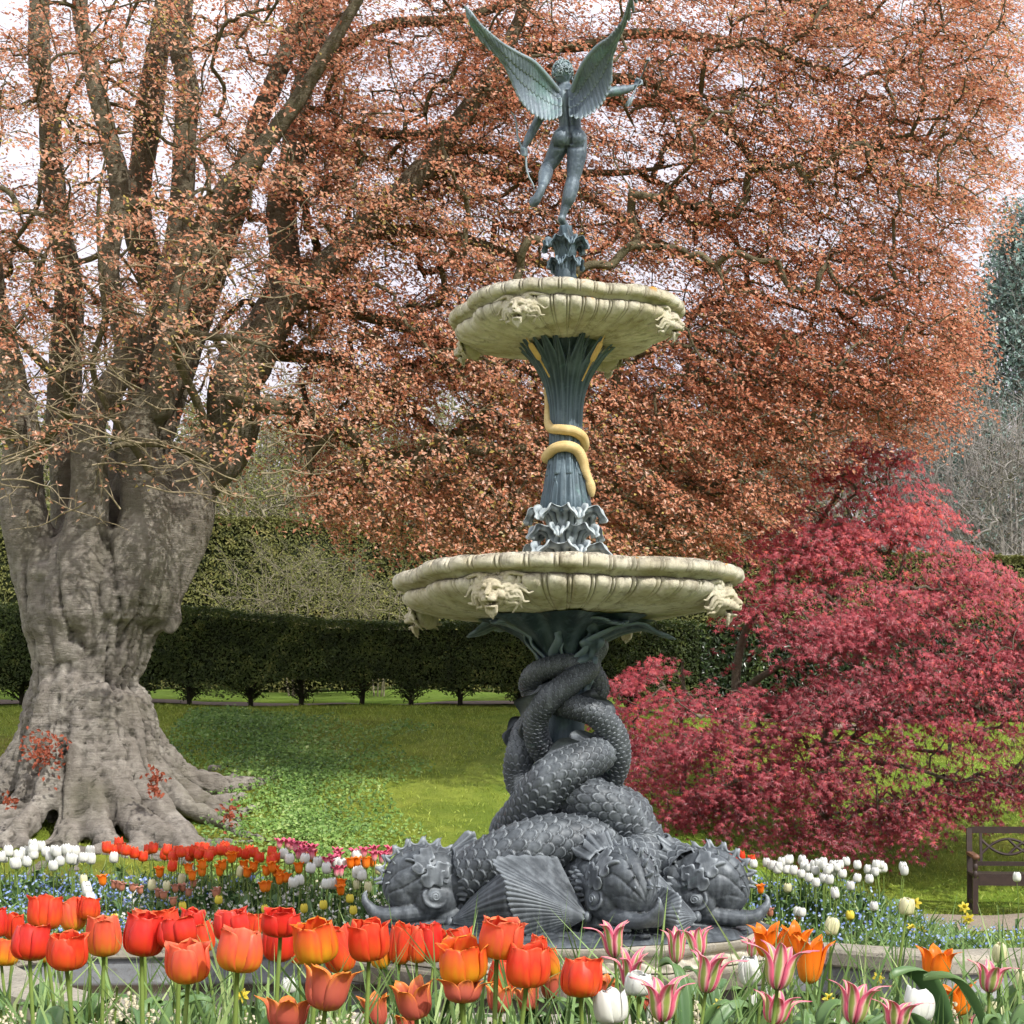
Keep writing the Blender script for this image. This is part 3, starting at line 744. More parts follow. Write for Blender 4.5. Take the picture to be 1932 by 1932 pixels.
for px0, py0, px1, py1 in ((1019, 679, 999, 647), (1116, 682, 1135, 645)):
    mb = MB(); a_ = at(px0, py0, D - .33); b_ = at(px1, py1, D - .42)
    mb.add2(tube(catmull([a_, a_ * .5 + b_ * .5, b_], 14), [.008, .016, .019, .020, .020, .020, .020, .020, .020, .020, .020, .019, .016, .006], 12))
    dd = (b_ - a_); mb.add2(tube(np.array([b_, b_ + dd * .3]), [.006, .004], 6)); mb.add2(tube(np.array([a_ - dd * .9 + [0, .06, 0], a_ - dd * .4 + [0, .02, 0], a_]), [.006, .006, .007], 6))
    fpart('bulrush', mb, M_GOLD)
# --- snake
pts = []
def sn(th, y, r, rad): pts.append((*ax(r - .016 * (y < 900), math.radians(th), zy(y)), rad * 1.12))
for th, y, r, rad in ((-115, 690, .20, .006), (-100, 730, .165, .012), (-88, 765, .148, .020), (-80, 795, .148, .026), (-55, 812, .150, .030), (-15, 817, .152, .032), (25, 820, .152, .033), (62, 828, .152, .034),
                      (100, 842, .152, .034), (150, 850, .152, .034), (200, 856, .154, .034), (245, 862, .156, .034), (285, 862, .158, .034), (325, 852, .160, .034), (360, 849, .160, .035), (392, 855, .162, .035), (412, 872, .168, .034),
                      (420, 892, .178, .030), (424, 908, .188, .024), (427, 916, .192, .030), (430, 925, .196, .030), (432, 934, .198, .022), (433, 940, .198, .010)):
    sn(th, y, r, rad)
Q = catmull(np.array(pts), 420); T, N, B = frames(Q[:, :3]); nv = 40; A_ = (np.arange(nv) / nv * 2 * PI)[None] * np.ones((len(Q), 1))
s_ = np.concatenate([[0], np.cumsum(np.linalg.norm(np.diff(Q[:, :3], axis=0), axis=1))])
R = Q[:, 3][:, None] * (1 + .05 * np.sin(s_ * 380)[:, None] * np.sin(A_ * 10) - .10 * np.exp(-((np.abs(np.sin(A_ * 1.5))) / .15) ** 2))
V = Q[:, :3][:, None] + R[..., None] * (np.cos(A_)[..., None] * N[:, None] + np.sin(A_)[..., None] * B[:, None])
mb = MB(); mb.add(V.reshape(-1, 3), gridf(len(Q), nv, False, True)[:, ::-1]); o = fpart('snake', mb, M_SNAKE); o['label'] = 'pale yellow snake winding twice round the reed column'
# --- top pedestal
mb = MB()
for (n, off, r0, zb, r1, zt_, W) in ((6, .2, .06, 4.92, .125, 5.18, .06), (6, .7, .055, 5.12, .115, 5.42, .055), (6, .2, .055, 5.3, .145, 5.56, .07)):
    for k_ in range(n):
        th = (k_ + off) / n * 2 * PI
        pr = [(r0, zb), (r0 * 1.05, zb + (zt_ - zb) * .5), (r0 + (r1 - r0) * .3, zt_ - .03), (r0 + (r1 - r0) * .7, zt_), (r1, zt_ - .02), (r1 * 1.02, zt_ - .06)]
        mb.add2(aleaf(th, pr, W, nu=24, nv=13, thk=.005))
ring_lathe(mb, [(.13, 4.80), (.13, 5.03), (.08, 5.09), (.07, 5.2), (.085, 5.3), (.062, 5.4), (.07, 5.52), (.075, 5.58), (.05, 5.63), (.045, 5.68), (.0, 5.69)], 40, lambda R, Z, A_: (R * (1 + .12 * np.sin(A_ * 6 + Z * 30)), Z))
fpart('leafy_pedestal', mb, M_BRONZE_G)
# --- winged archer
def sc_(cx, cy, d=0.0): return at(841.8 + cx * .2723, cy * .2723, D + d)
def sp(cx, cy, d, r):   # r in crop units
    return (*sc_(cx, cy, d), r * .2723 / K)
mb = MB()
# torso (seen from behind; the figure faces away from the camera)
chain(mb, [sp(852, 960, 0, 82), sp(858, 900, .0, 80), sp(858, 845, .0, 76), sp(850, 780, .0, 80), sp(835, 710, .0, 90), sp(828, 655, .01, 78), sp(824, 610, .01, 50)], 40, 20, .8)
mb.add2(ellipsoid(sc_(852, 940, .0), (.112, .085, .08))); mb.add2(ellipsoid(sc_(835, 690, .0), (.125, .082, .11)))
mb.add2(ellipsoid(sc_(793, 955, -.035), (.062, .062, .068))); mb.add2(ellipsoid(sc_(905, 960, -.035), (.066, .066, .072)))
mb.add2(ellipsoid(sc_(735, 655, .0), (.06, .055, .05))); mb.add2(ellipsoid(sc_(925, 655, .0), (.06, .055, .05)))
chain(mb, [sp(824, 640, .0, 40), sp(820, 590, .0, 33), sp(815, 555, .0, 36)], 12, 14)
mb.add2(ellipsoid(sc_(806, 510, .0), (.066, .078, .085)))
mb.add2(ellipsoid(sc_(872, 545, .01), (.008, .014, .02)))                         # ear
# legs
chain(mb, [sp(905, 960, .0, 72), sp(905, 1060, .0, 70), sp(895, 1150, .0, 60), sp(880, 1240, .0, 48), sp(868, 1300, -.01, 52), sp(850, 1370, -.015, 47), sp(828, 1430, .0, 34), sp(808, 1490, .0, 26), sp(800, 1520, .0, 26)], 60, 16)
chain(mb, [sp(797, 1515, -.01, 26), sp(815, 1550, .03, 26), sp(840, 1585, .07, 26), sp(862, 1612, .09, 18)], 16, 12)
chain(mb, [sp(800, 955, .0, 66), sp(770, 1040, .03, 64), sp(735, 1110, .05, 56), sp(700, 1165, .05, 46), sp(690, 1200, .02, 50), sp(680, 1240, -.04, 44), sp(668, 1285, -.10, 30), sp(660, 1310, -.13, 26)], 50, 16)
chain(mb, [sp(662, 1303, -.13, 28), sp(645, 1345, -.13, 30), sp(622, 1385, -.125, 33), sp(600, 1410, -.12, 26)], 16, 12)
for k_, (x_, y_) in enumerate(((578, 1398), (588, 1418), (600, 1428), (612, 1430), (626, 1424))): chain(mb, [sp(x_ + 14, y_ - 22, -.12, 12), sp(x_, y_, -.11, 9)], 6, 8)
# left arm and hand on the bow
chain(mb, [sp(722, 650, .0, 46), sp(690, 740, .0, 40), sp(640, 830, .0, 34), sp(600, 905, .0, 32), sp(570, 960, -.01, 30), sp(545, 1010, -.02, 20), sp(540, 1025, -.02, 20)], 40, 12)
mb.add2(ellipsoid(sc_(536, 1045, -.02), (.026, .022, .03)))
for k_ in range(4): chain(mb, [sp(520 + k_ * 2, 1025 + k_ * 16, -.035, 9), sp(545, 1030 + k_ * 16, -.052, 9), sp(560, 1034 + k_ * 15, -.035, 8)], 8, 7)
chain(mb, [sp(552, 1028, -.01, 9), sp(532, 1022, .01, 9), sp(520, 1032, .012, 8)], 8, 7)
# right arm stretched to the right
chain(mb, [sp(935, 650, .0, 46), sp(1020, 655, .02, 38), sp(1120, 640, .05, 33), sp(1200, 628, .10, 33), sp(1265, 615, .14, 25), sp(1305, 598, .16, 17), sp(1318, 590, .16, 18)], 40, 12)
mb.add2(ellipsoid(sc_(1328, 578, .16), (.026, .02, .024)))
for k_ in range(4): chain(mb, [sp(1310 + k_ * 10, 560, .15, 8), sp(1322 + k_ * 11, 543 + k_ * 5, .14, 8), sp(1345 + k_ * 5, 560 + k_ * 9, .14, 7)], 8, 7)
chain(mb, [sp(1312, 588, .14, 9), sp(1335, 592, .13, 8), sp(1350, 580, .13, 7)], 8, 7)
me = voxmesh(mb, .0065, 3)
V, N = co_no(me)
cxv = (V[:, 0] / V[:, 1] * F + MID - 841.8) / .2723; cyv = (HOR - (V[:, 2] - EYE) / V[:, 1] * F) / .2723
back = N[:, 1] < -.1
h = -.012 * np.exp(-((cxv - (838 + (cyv - 700) * .09)) / 12) ** 2) * (cyv > 620) * (cyv < 1000) * back     # spine and cleft
h -= .007 * np.exp(-((cyv - 1022 + .0022 * (np.abs(cxv - 848) - 50) ** 2) / 12) ** 2) * (np.abs(cxv - 850) < 105) * back                  # gluteal fold
h += .006 * np.exp(-((cxv - 790) / 30) ** 2 - ((cyv - 700) / 45) ** 2) * back + .006 * np.exp(-((cxv - 890) / 30) ** 2 - ((cyv - 700) / 45) ** 2) * back
h += .0012 * vnoise(V, 60, 1)
set_co(me, V + N * h[:, None])
statue = fpart('statue', me, M_STATUE); statue['label'] = 'naked winged bronze boy archer balancing on one foot, seen from behind'
# curly hair
mb = MB(); rg = random.Random(11); hc = sc_(806, 502, .0)
mb.add2(ellipsoid(hc, (.070, .082, .082)))
for k_ in range(150):
    v = np.array([rg.gauss(0, 1), rg.gauss(0, 1), rg.gauss(0, 1)]); v /= np.linalg.norm(v)
    if v[2] < -.45: continue
    if v[1] > .55 and v[2] < .3: continue          # the face is on the far side
    c = hc + v * np.array([.073, .085, .085]); a_ = np.linspace(0, 4.5, 9); t1 = np.cross(v, [0, 0, 1.]); t1 /= np.linalg.norm(t1) + 1e-6; t2 = np.cross(v, t1)
    r_ = .013; mb.add2(tube(c + r_ * (np.cos(a_)[:, None] * t1 + np.sin(a_)[:, None] * t2) + v * (a_[:, None] * .0012), .0052, 6))
fpart('hair', mb, M_STATUE, statue)
# the face on the far side of the head
mb = MB(); fc = sc_(808, 525, .0)
for v, r in (((.0, .082, -.002), (.011, .016, .020)), ((-.026, .068, .012), (.014, .01, .008)), ((.026, .068, .012), (.014, .01, .008)), ((0, .074, -.034), (.020, .010, .006)), ((0, .066, -.058), (.024, .018, .016)), ((0, .03, -.03), (.052, .05, .05))):
    mb.add2(ellipsoid(fc + np.array(v), r))
fpart('face', mb, M_STATUE, statue)
# wings made of overlapping feathers
def wing(up, lo, depth_root, depth_tip, name, nf=24, flip=1):
    U = catmull(np.array([(*u, 0) for u in up], float), 200)[:, :2]; L = catmull(np.array([(*u, 0) for u in lo], float), 200)[:, :2]
    mb = MB()
    def dep(p):   # depth from distance to the root
        d = math.hypot(p[0] - up[-1][0], p[1] - up[-1][1]) / 800
        return depth_root + (depth_tip - depth_root) * min(1, d) ** 1.0
    def feather(a, b, w, lay, bend=.0):
        a = np.array(a); b = np.array(b); n = 22; t = np.linspace(0, 1, n); d = b - a; Ln = np.hypot(*d); nrm = np.array([-d[1], d[0]]) / (Ln + 1e-6)
        c = a + d * t[:, None] + nrm * (np.sin(t * PI) * bend * Ln)[:, None]
        wd = w * (np.clip(1 - t ** 5, 0, 1) ** .5) * (.65 + .35 * t) + .3
        nv = 7; v = np.linspace(-1, 1, nv); P = np.zeros((n, nv, 3))
        for i in range(n):
            for j in range(nv):
                q = c[i] + nrm * v[j] * wd[i]
                P[i, j] = sc_(q[0], q[1], dep(q) - lay * .010 - .006 * (1 - abs(v[j])) + .004 * v[j] * flip + .008 * t[i])
        mb.add2(sheet(P, .0028))
    idx = np.linspace(8, 196, nf).astype(int)
    for i in idx:      # primaries to the lower edge
        a = U[min(199, i + 6)]; feather(a * .85 + L[i] * .15, L[i], 28 if i > 60 else 15, 0, .05 * flip)
    for i in idx:
        a = U[min(199, i + 3)]; b = L[i] * .60 + a * .40; feather(a * .92 + L[i] * .08, b, 26 if i > 60 else 13, 1, .04 * flip)
    for i in np.linspace(4, 196, nf + 6).astype(int):
        a = U[i]; b = L[i] * .32 + a * .68; feather(a, b, 24 if i > 60 else 11, 2, .04 * flip)
    bone = [sc_(U[i][0] + 2, U[i][1] + 4, dep(U[i]) - .012) for i in range(0, 200, 6)]
    mb.add2(tube(np.array(bone), np.linspace(.007, .022, len(bone)), 10))
    return fpart(name, mb, M_STATUE, statue)
wl = wing([(128, 42), (165, 75), (235, 170), (370, 290), (500, 370), (600, 425), (690, 520), (785, 640)],
     [(134, 60), (195, 215), (280, 330), (410, 440), (460, 510), (482, 600), (512, 690), (560, 760), (625, 815), (690, 840), (745, 832), (795, 805)], -.04, -.55, 'wing')
wr = wing([(1300, -70), (1265, 10), (1225, 140), (1140, 250), (1045, 320), (960, 420), (905, 530), (865, 650)],
     [(1345, -40), (1290, 100), (1205, 240), (1150, 350), (1118, 440), (1130, 520), (1138, 600), (1105, 690), (1060, 755), (1000, 800), (930, 830), (855, 810)], -.04, -.60, 'wing', flip=-1)
mb = MB(); bw = np.array([sc_(x, y, -.03) for x, y in ((447, 773), (475, 810), (487, 870), (495, 940), (515, 1000), (538, 1045), (553, 1100), (556, 1160), (572, 1220), (598, 1270), (614, 1318))])
mb.add2(tube(catmull(bw, 60), np.interp(np.linspace(0, 1, 60), [0, .5, 1], [.005, .009, .005]), 8)); fpart('bow', mb, M_STATUE, statue)
mb = MB(); a_ = sc_(1400, 420, .13); b_ = sc_(1258, 740, .13)
mb.add2(tube(np.array([a_, b_]), .005, 6)); hd = sc_(1410, 392, .13)
mb.add2(tube(np.array([hd, hd * .5 + a_ * .5, a_]), [.001, .012, .018], 4))
for s in (-1, 1):
    c_ = b_ + (a_ - b_) * .18; n_ = np.array([s * .022, 0, .01]); P = np.array([[b_, b_ + n_], [c_, c_ + n_ * .8], [c_ + (a_ - b_) * .05, c_ + (a_ - b_) * .06]]); mb.add2(sheet(P, .002))
fpart('arrow', mb, M_STATUE, statue)
# ================================================================== GROUND, POOL, HEDGES
def ground_z(x, y):
    x = np.asarray(x, float); y = np.asarray(y, float)
    e = 15.9 + 3.2 * sstep(.5, 5.0, x); c = 26 + 2.0 * sstep(0, 6, x)
    top = 2.60 - .2 * sstep(0, 6, x)
    t = (y - e) / (c - e)
    s = np.clip(t, 0, 1); s = s + .06 * np.sin(s * PI) - .0
    s = np.where(s < .12, s * s / .12 * .5 + s * .5, s)
    z = top * np.clip(s, 0, 1.0)
    z = z + np.clip(y - c, 0, 30) * .085
    z = z + np.clip(y - 60, 0, 100) * .02
    z = z + .40 * sstep(14.0, 15.7, y) * (1 - sstep(16.3, 17.3, y)) * (1 - sstep(3.0, 4.3, x))
    near = 1 - sstep(4.9, 8.6, y); z = z + .84 * near
    P = np.stack([x, y, 0 * x], -1).reshape(-1, 3)
    z = z + (.05 * vnoise(P, .45, 3) + .02 * vnoise(P, 1.7, 8)).reshape(x.shape) * sstep(15.5, 18.5, y)
    return z
POOL_IN = np.array([(-2.55, 10.25), (-3.25, 11.2), (-3.75, 12.1), (-3.95, 12.9), (-3.7, 13.5), (-2.4, 13.62), (-1.0, 13.62), (.4, 13.58), (1.6, 13.4), (2.5, 13.05), (3.28, 12.42), (3.75, 12.62), (4.6, 12.75), (5.4, 12.3), (5.9, 11.5), (5.7, 10.6), (5.0, 9.95), (4.0, 9.75), (2.5, 9.62), (.5, 9.58), (-1.4, 9.66)])
def poly_in(px, py, poly):
    inside = np.zeros(px.shape, bool); n = len(poly)
    for i in range(n):
        x1, y1 = poly[i]; x2, y2 = poly[(i + 1) % n]
        c = ((y1 > py) != (y2 > py)) & (px < (x2 - x1) * (py - y1) / (y2 - y1 + 1e-12) + x1); inside ^= c
    return inside
def offset_poly(P, d):
    n = len(P); out = []
    ar = .5 * sum(P[i][0] * P[(i + 1) % n][1] - P[(i + 1) % n][0] * P[i][1] for i in range(n)); sg = 1 if ar > 0 else -1
    for i in range(n):
        a = P[i] - P[i - 1]; b = P[(i + 1) % n] - P[i]
        na = np.array([a[1], -a[0]]) / np.hypot(*a) * sg; nb = np.array([b[1], -b[0]]) / np.hypot(*b) * sg
        m = na + nb; m /= np.hypot(*m); k = 1 / max(.6, m @ na); out.append(P[i] + m * d * k)
    return np.array(out)
# ground sheet: fine near the garden, coarse to the horizon
xs = np.concatenate([np.linspace(-400, -16, 16)[:-1], np.linspace(-16, 16, 321), np.linspace(16, 400, 16)[1:]])
ys = np.concatenate([np.linspace(-60, 1.5, 12)[:-1], np.linspace(1.5, 34, 326), np.linspace(34, 700, 34)[1:]])
X, Y_ = np.meshgrid(xs, ys, indexing='ij'); Z = ground_z(X, Y_)
inp = poly_in(X.ravel(), Y_.ravel(), offset_poly(POOL_IN, .17)).reshape(X.shape); Z = np.where(inp, -.75, Z)
def lawn_material():
    m, nt, b = newmat('lawn'); P = geopos(nt)
    n1 = noise(nt, .55, P, 5, .6, .6); n2 = noise(nt, 5, P, 6, .7); n3 = noise(nt, 60, P, 4, .7)
    g = ramp(nt, [(.32, (.30, .29, .05)), (.46, (.28, .35, .05)), (.60, (.25, .38, .05)), (.75, (.34, .44, .08))], math_(nt, 'ADD', math_(nt, 'MULTIPLY', n1, .7), math_(nt, 'MULTIPLY', n2, .3))).outputs[0]
    moss = ramp(nt, [(.3, (.16, .19, .03)), (.5, (.29, .25, .045)), (.7, (.36, .28, .08))], n2).outputs[0]
    sx = nt.nodes.new('ShaderNodeSeparateXYZ'); nt.links.new(P, sx.inputs[0])
    left = maprange(nt, sx.outputs[0], 2.0, -4.0); mm = math_(nt, 'MULTIPLY', left, maprange(nt, n1, .38, .60))
    far = maprange(nt, sx.outputs[1], 27, 25); c = mixc(nt, math_(nt, 'MULTIPLY', mm, far), g, moss)
    c = mixc(nt, maprange(nt, noise(nt, 1.3, P, 4, .7, 1.2), .42, .60), mixc(nt, 1., c, (.62, .70, .6), 'MULTIPLY'), c)  # broad darker mottling: patchy turf plus dappled shade put into the colour
    c = mixc(nt, maprange(nt, n3, .35, .65), mixc(nt, 1., c, (.55, .6, .5), 'MULTIPLY'), c)
    c = mixc(nt, maprange(nt, sx.outputs[1], 28.5, 30.0), c, mixc(nt, maprange(nt, n2, .4, .6), (.13, .21, .03), (.17, .24, .05)))
    nt.links.new(c, b.inputs['Base Color']); b.inputs['Roughness'].default_value = .9; b.inputs['Specular IOR Level'].default_value = .1
    bump(nt, b, math_(nt, 'ADD', n3, n2), .8, .04); return m
M_LAWN = lawn_material()
mb = MB(); mb.add(np.stack([X, Y_, Z], -1).reshape(-1, 3), gridf(len(xs), len(ys)))
tag(mb.build('ground', M_LAWN), kind='structure')
def drape(poly_fn, x0, x1, y0, y1, st, dz, name, mat):
    xs = np.arange(x0, x1, st); ys = np.arange(y0, y1, st); X, Y_ = np.meshgrid(xs, ys, indexing='ij'); Z = ground_z(X, Y_) + dz
    k = poly_fn(X, Y_); q = gridf(len(xs), len(ys)); kk = k.ravel()[q].all(1)
    mb = MB(); mb.add(np.stack([X, Y_, Z], -1).reshape(-1, 3), q[kk]); me = mb.mesh(name)
    return link(name, me, mat)
M_SOIL = plainmat('soil', (.07, .05, .032), (.035, .026, .018), 9, .95, (30, .8, .03), .1)
M_GRAVEL = plainmat('gravel', (.42, .35, .27), (.22, .18, .14), 60, .9, (80, .9, .02), .15)
M_PATH = plainmat('path', (.30, .22, .18), (.2, .15, .12), 12, .9, (40, .5, .02), .15)
outp = offset_poly(POOL_IN, .30)
def bedfn(X, Y): 
    o = ~poly_in(X.ravel(), Y.ravel(), outp).reshape(X.shape)
    return o & (Y < 16.3 + .15 * np.sin(X * 1.3) - .8 * sstep(2.6, 4.1, X)) & (Y > 12.2) & (X < 4.15) & (X > -9)
tag(drape(bedfn, -9, 5, 12.2, 17, .1, .012, 'flower_bed', M_SOIL), kind='structure')
tag(drape(lambda X, Y: (Y > 16.75) & (Y < 18.35) & (X > 4.0 + .2 * np.sin(Y * 3)), 3.6, 16, 16.5, 18.6, .1, .014, 'gravel_path', M_GRAVEL), kind='structure')
tag(drape(lambda X, Y: (Y > 27.6) & (Y < 28.4) & (X < 6), -16, 6, 27.2, 28.8, .1, .016, 'earth_path', M_PATH), kind='structure')
tag(drape(lambda X, Y: (Y < 4.7) & (Y > 1.9), -6, 6, 1.6, 5, .1, .012, 'near_bed', M_SOIL), kind='structure')
# pool wall with coping
pin = POOL_IN; 
def ringpts(d): return offset_poly(POOL_IN, d)
prof = [(0.0, -.6), (0.0, .12), (-.035, .125), (-.045, .14), (-.045, .235), (-.03, .262), (.0, .27), (.2, .274), (.36, .268), (.40, .25), (.41, .14), (.39, .10), (.39, -.05)]
def dens(P, k=6):
    n = len(P); return np.vstack([P[i] + (P[(i + 1) % n] - P[i]) * t for i in range(n) for t in np.arange(k)[:, None] / k])
rows = []
for d, z in prof:
    q = dens(ringpts(d)); p3 = np.column_stack([q, np.full(len(q), z)]); p3[:, 2] += .006 * vnoise(p3, 3, 4); rows.append(p3)
mb = MB(); mb.add(np.vstack(rows), gridf(len(prof), len(rows[0]), False, True)[:, ::-1])
M_POOLWALL = None
def poolmat():
    m, nt, b = newmat('pool_wall'); P = geopos(nt); sx = nt.nodes.new('ShaderNodeSeparateXYZ'); nt.links.new(P, sx.inputs[0])
    n1 = noise(nt, 1.6, P, 6, .65, .5); n2 = noise(nt, 18, P, 6, .75)
    cop = ramp(nt, [(.3, (.16, .15, .12)), (.5, (.33, .30, .24)), (.7, (.47, .42, .32))], math_(nt, 'ADD', math_(nt, 'MULTIPLY', n1, .5), math_(nt, 'MULTIPLY', n2, .5))).outputs[0]
    cop = mixc(nt, maprange(nt, noise(nt, 26, P, 5, .8), .56, .62), cop, (.07, .065, .055))
    wal = ramp(nt, [(.3, (.13, .14, .15)), (.5, (.24, .25, .26)), (.72, (.40, .41, .42))], n1).outputs[0]
    wal = mixc(nt, maprange(nt, n2, .52, .66), wal, (.15, .145, .14))
    c = mixc(nt, maprange(nt, sx.outputs[2], .122, .128), wal, cop)
    wet = maprange(nt, sx.outputs[2], -.075, -.105); c = mixc(nt, wet, c, (.05, .035, .02))
    nt.links.new(c, b.inputs['Base Color']); b.inputs['Roughness'].default_value = .85; bump(nt, b, n2, .5, .01); return m
o = mb.build('pool_wall', poolmat(), smooth=False); tag(o, 'low lobed stone wall with worn coping round the fountain pool', 'pool wall')
def water():
    m, nt, b = newmat('pool_water'); P = geopos(nt)
    b.inputs['Base Color'].default_value = (.075, .068, .04, 1); b.inputs['Roughness'].default_value = .06; b.inputs['IOR'].default_value = 1.33
    b.inputs['Specular IOR Level'].default_value = .9
    bump(nt, b, noise(nt, 7, P, 3, .5, .3), .18, .02); return m
mb = MB(); q = dens(ringpts(.05)); c = np.array([[.8, 11.6]]); V = np.column_stack([np.vstack([q, c]), np.full(len(q) + 1, -.13)]); i = np.arange(len(q))
mb.add(V, np.stack([i, (i + 1) % len(q), np.full(len(q), len(q))], 1)[:, ::-1]); tag(mb.build('water', water()), kind='structure')

# ------------------------------------------------------------------ scattered small faces
def leafquads(P, N, size, rng, asp=.55, fold=.25, spin=None):
    """one folded leaf (two quads) per point; P centre, N facing normal"""
    n = len(P); N = N / (np.linalg.norm(N, axis=1)[:, None] + 1e-9)
    r = rng.normal(size=(n, 3)) if spin is None else spin
    T = r - N * (r * N).sum(1)[:, None]; T /= np.linalg.norm(T, axis=1)[:, None] + 1e-9; B = np.cross(N, T)
    s = np.broadcast_to(np.asarray(size, float), (n,))[:, None]; w = s * asp
    a = P - T * s * .5; e = P + T * s * .5 - N * s * .06; m1 = P + B * w * .5 + N * w * fold; m2 = P - B * w * .5 + N * w * fold
    V = np.stack([a, m1, e, m2], 1).reshape(-1, 3); i = np.arange(n)[:, None] * 4
    return V, np.concatenate([i + [[0, 2, 1]], i + [[0, 3, 2]]]).reshape(-1, 3)
def M_leaf(name, stops, **k): return tonemat(name, stops, **k)
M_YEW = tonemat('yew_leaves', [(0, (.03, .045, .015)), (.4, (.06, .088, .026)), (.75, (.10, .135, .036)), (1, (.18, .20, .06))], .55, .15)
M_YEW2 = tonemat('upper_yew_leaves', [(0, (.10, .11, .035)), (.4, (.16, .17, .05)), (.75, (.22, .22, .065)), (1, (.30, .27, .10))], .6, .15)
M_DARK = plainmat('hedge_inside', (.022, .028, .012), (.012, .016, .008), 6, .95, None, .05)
M_TWIG = plainmat('twig_bark', (.14, .115, .085), (.07, .055, .04), 12, .85, (40, .4, .006), .2)
def hedge(name, x0, x1, yf, thick, zb_fn, zt_fn, leafm, label, dens=900, size=.06, stems=True, gap=.55, seed=1, tilt=0.0):
    root = empty(name, ((x0 + x1) / 2, yf, float(ground_z(np.array([(x0 + x1) / 2]), np.array([yf]))[0]))); tag(root, label, 'hedge')
    off = -np.array(root.location)
    rng = np.random.default_rng(seed); L = x1 - x0
    xs = np.linspace(x0, x1, int(L / .25)); g = lambda x: ground_z(x, np.full_like(x, yf + thick / 2))
    zb = lambda x: g(x) + zb_fn(x); zt = lambda x: zt_fn(x)
    mb = MB(); d = .12
    # dark inside
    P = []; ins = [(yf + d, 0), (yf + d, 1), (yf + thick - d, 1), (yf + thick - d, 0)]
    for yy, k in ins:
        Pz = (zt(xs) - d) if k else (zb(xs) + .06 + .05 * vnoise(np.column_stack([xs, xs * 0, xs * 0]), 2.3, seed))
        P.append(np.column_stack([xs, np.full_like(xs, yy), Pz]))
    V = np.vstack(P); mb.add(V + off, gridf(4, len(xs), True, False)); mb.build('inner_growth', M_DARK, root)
    # leafy skin: front, top, a ragged underside
    n = int(L * dens * 2.2); x = rng.uniform(x0, x1, n); u = rng.random(n) ** .95
    z = zb(x) - .15 * (rng.random(n) ** 2) * (1 + vnoise(np.column_stack([x * 3, x * 0, x * 0]), 1, 5)) + u * (zt(x) - zb(x)); 
    bum = fbm(np.column_stack([x, z * 0 + 3, z]), 1.6, seed, 4)
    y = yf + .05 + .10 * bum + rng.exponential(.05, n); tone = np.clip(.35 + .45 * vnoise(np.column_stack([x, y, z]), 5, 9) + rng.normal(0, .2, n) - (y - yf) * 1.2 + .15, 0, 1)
    y = y + tilt * (z - g(x))
    N = np.column_stack([rng.normal(0, .5, n), -1 + rng.normal(0, .35, n), .25 + rng.normal(0, .5, n)])
    V, f = leafquads(np.column_stack([x, y, z]), N, size * rng.uniform(.6, 1.3, n), rng, .45)
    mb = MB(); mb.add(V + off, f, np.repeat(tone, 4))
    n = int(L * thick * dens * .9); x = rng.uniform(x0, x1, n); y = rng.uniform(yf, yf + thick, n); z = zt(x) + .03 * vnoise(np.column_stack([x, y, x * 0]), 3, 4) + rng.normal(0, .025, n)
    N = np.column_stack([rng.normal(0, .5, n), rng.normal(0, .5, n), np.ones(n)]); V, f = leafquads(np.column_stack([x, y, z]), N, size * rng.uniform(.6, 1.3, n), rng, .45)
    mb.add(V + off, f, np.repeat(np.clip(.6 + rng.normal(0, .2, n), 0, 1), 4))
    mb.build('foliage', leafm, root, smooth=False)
    if stems:
        x = x0 + .3; rg = random.Random(seed)
        while x < x1:
            zg = float(g(np.array([x]))[0]); yy = yf + thick / 2; zz = float(zb(np.array([x]))[0]) + .35
            sb = MB()
            sb.add2(tube(catmull([(x, yy, zg - .1), (x + rg.uniform(-.04, .04), yy, (zg + zz) / 2), (x + rg.uniform(-.08, .08), yy, zz)], 8), np.linspace(.045, .03, 8), 8))
            for k in range(80):       # thin side shoots sweeping up and down from the stem
                a = rg.uniform(0, 2 * PI); h = rg.uniform(.05, .9); L_ = rg.uniform(.15, .5); z0 = zg + (zz - zg) * h
                dx, dy = math.cos(a) * L_, math.sin(a) * L_ * .6
                pts = catmull([(x, yy, z0), (x + dx * .5, yy + dy * .5, z0 + .08 + L_ * .15), (x + dx, yy + dy, z0 + L_ * rg.uniform(.1, .7))], 6)
                sb.add2(tube(pts, np.linspace(.008, .003, 6), 4))
                for q in range(9):
                    t = rg.uniform(.35, 1.0); p = pts[min(5, int(t * 5))]
                    Vq, fq = leafquads(np.array([[p[0] + rg.gauss(0, .035), p[1] + rg.gauss(0, .03), p[2] + rg.gauss(0, .035)]]), np.array([[rg.gauss(0, .6), -1, rg.gauss(0, .6)]]), .05, rng, .4)
                    sb.add(Vq, fq, rg.uniform(0, .5))
            sb2 = MB(); sb2.V = [v + off for v in sb.V]; sb2.F = sb.F; sb2.A = sb.A; sb2.n = sb.n
            sb2.build('stem', M_YEW_STEM, root)
            x += rg.uniform(.78, 1.05)
    return root
M_YEW_STEM = tonemat('yew_stem', [(0, (.03, .026, .016)), (.5, (.035, .05, .015)), (1, (.05, .07, .02))], .8)
zz1 = lambda x: 1.74 + (1440 - (1172 - 30 * sstep(-2.5, -6, x) * 1.0)) / F * 27.0 + .02 * vnoise(np.column_stack([x, x * 0, x * 0]), 1.1, 2)
hedge('clipped_yew_hedge', -9.5, 3.1, 27.0, 1.0, lambda x: .36 + .10 * vnoise(np.column_stack([x, x * 0, x * 0]), 1.9, 21), zz1, M_YEW, 'low dark yew hedge on bare stems running behind the lawn', 1500, .062)
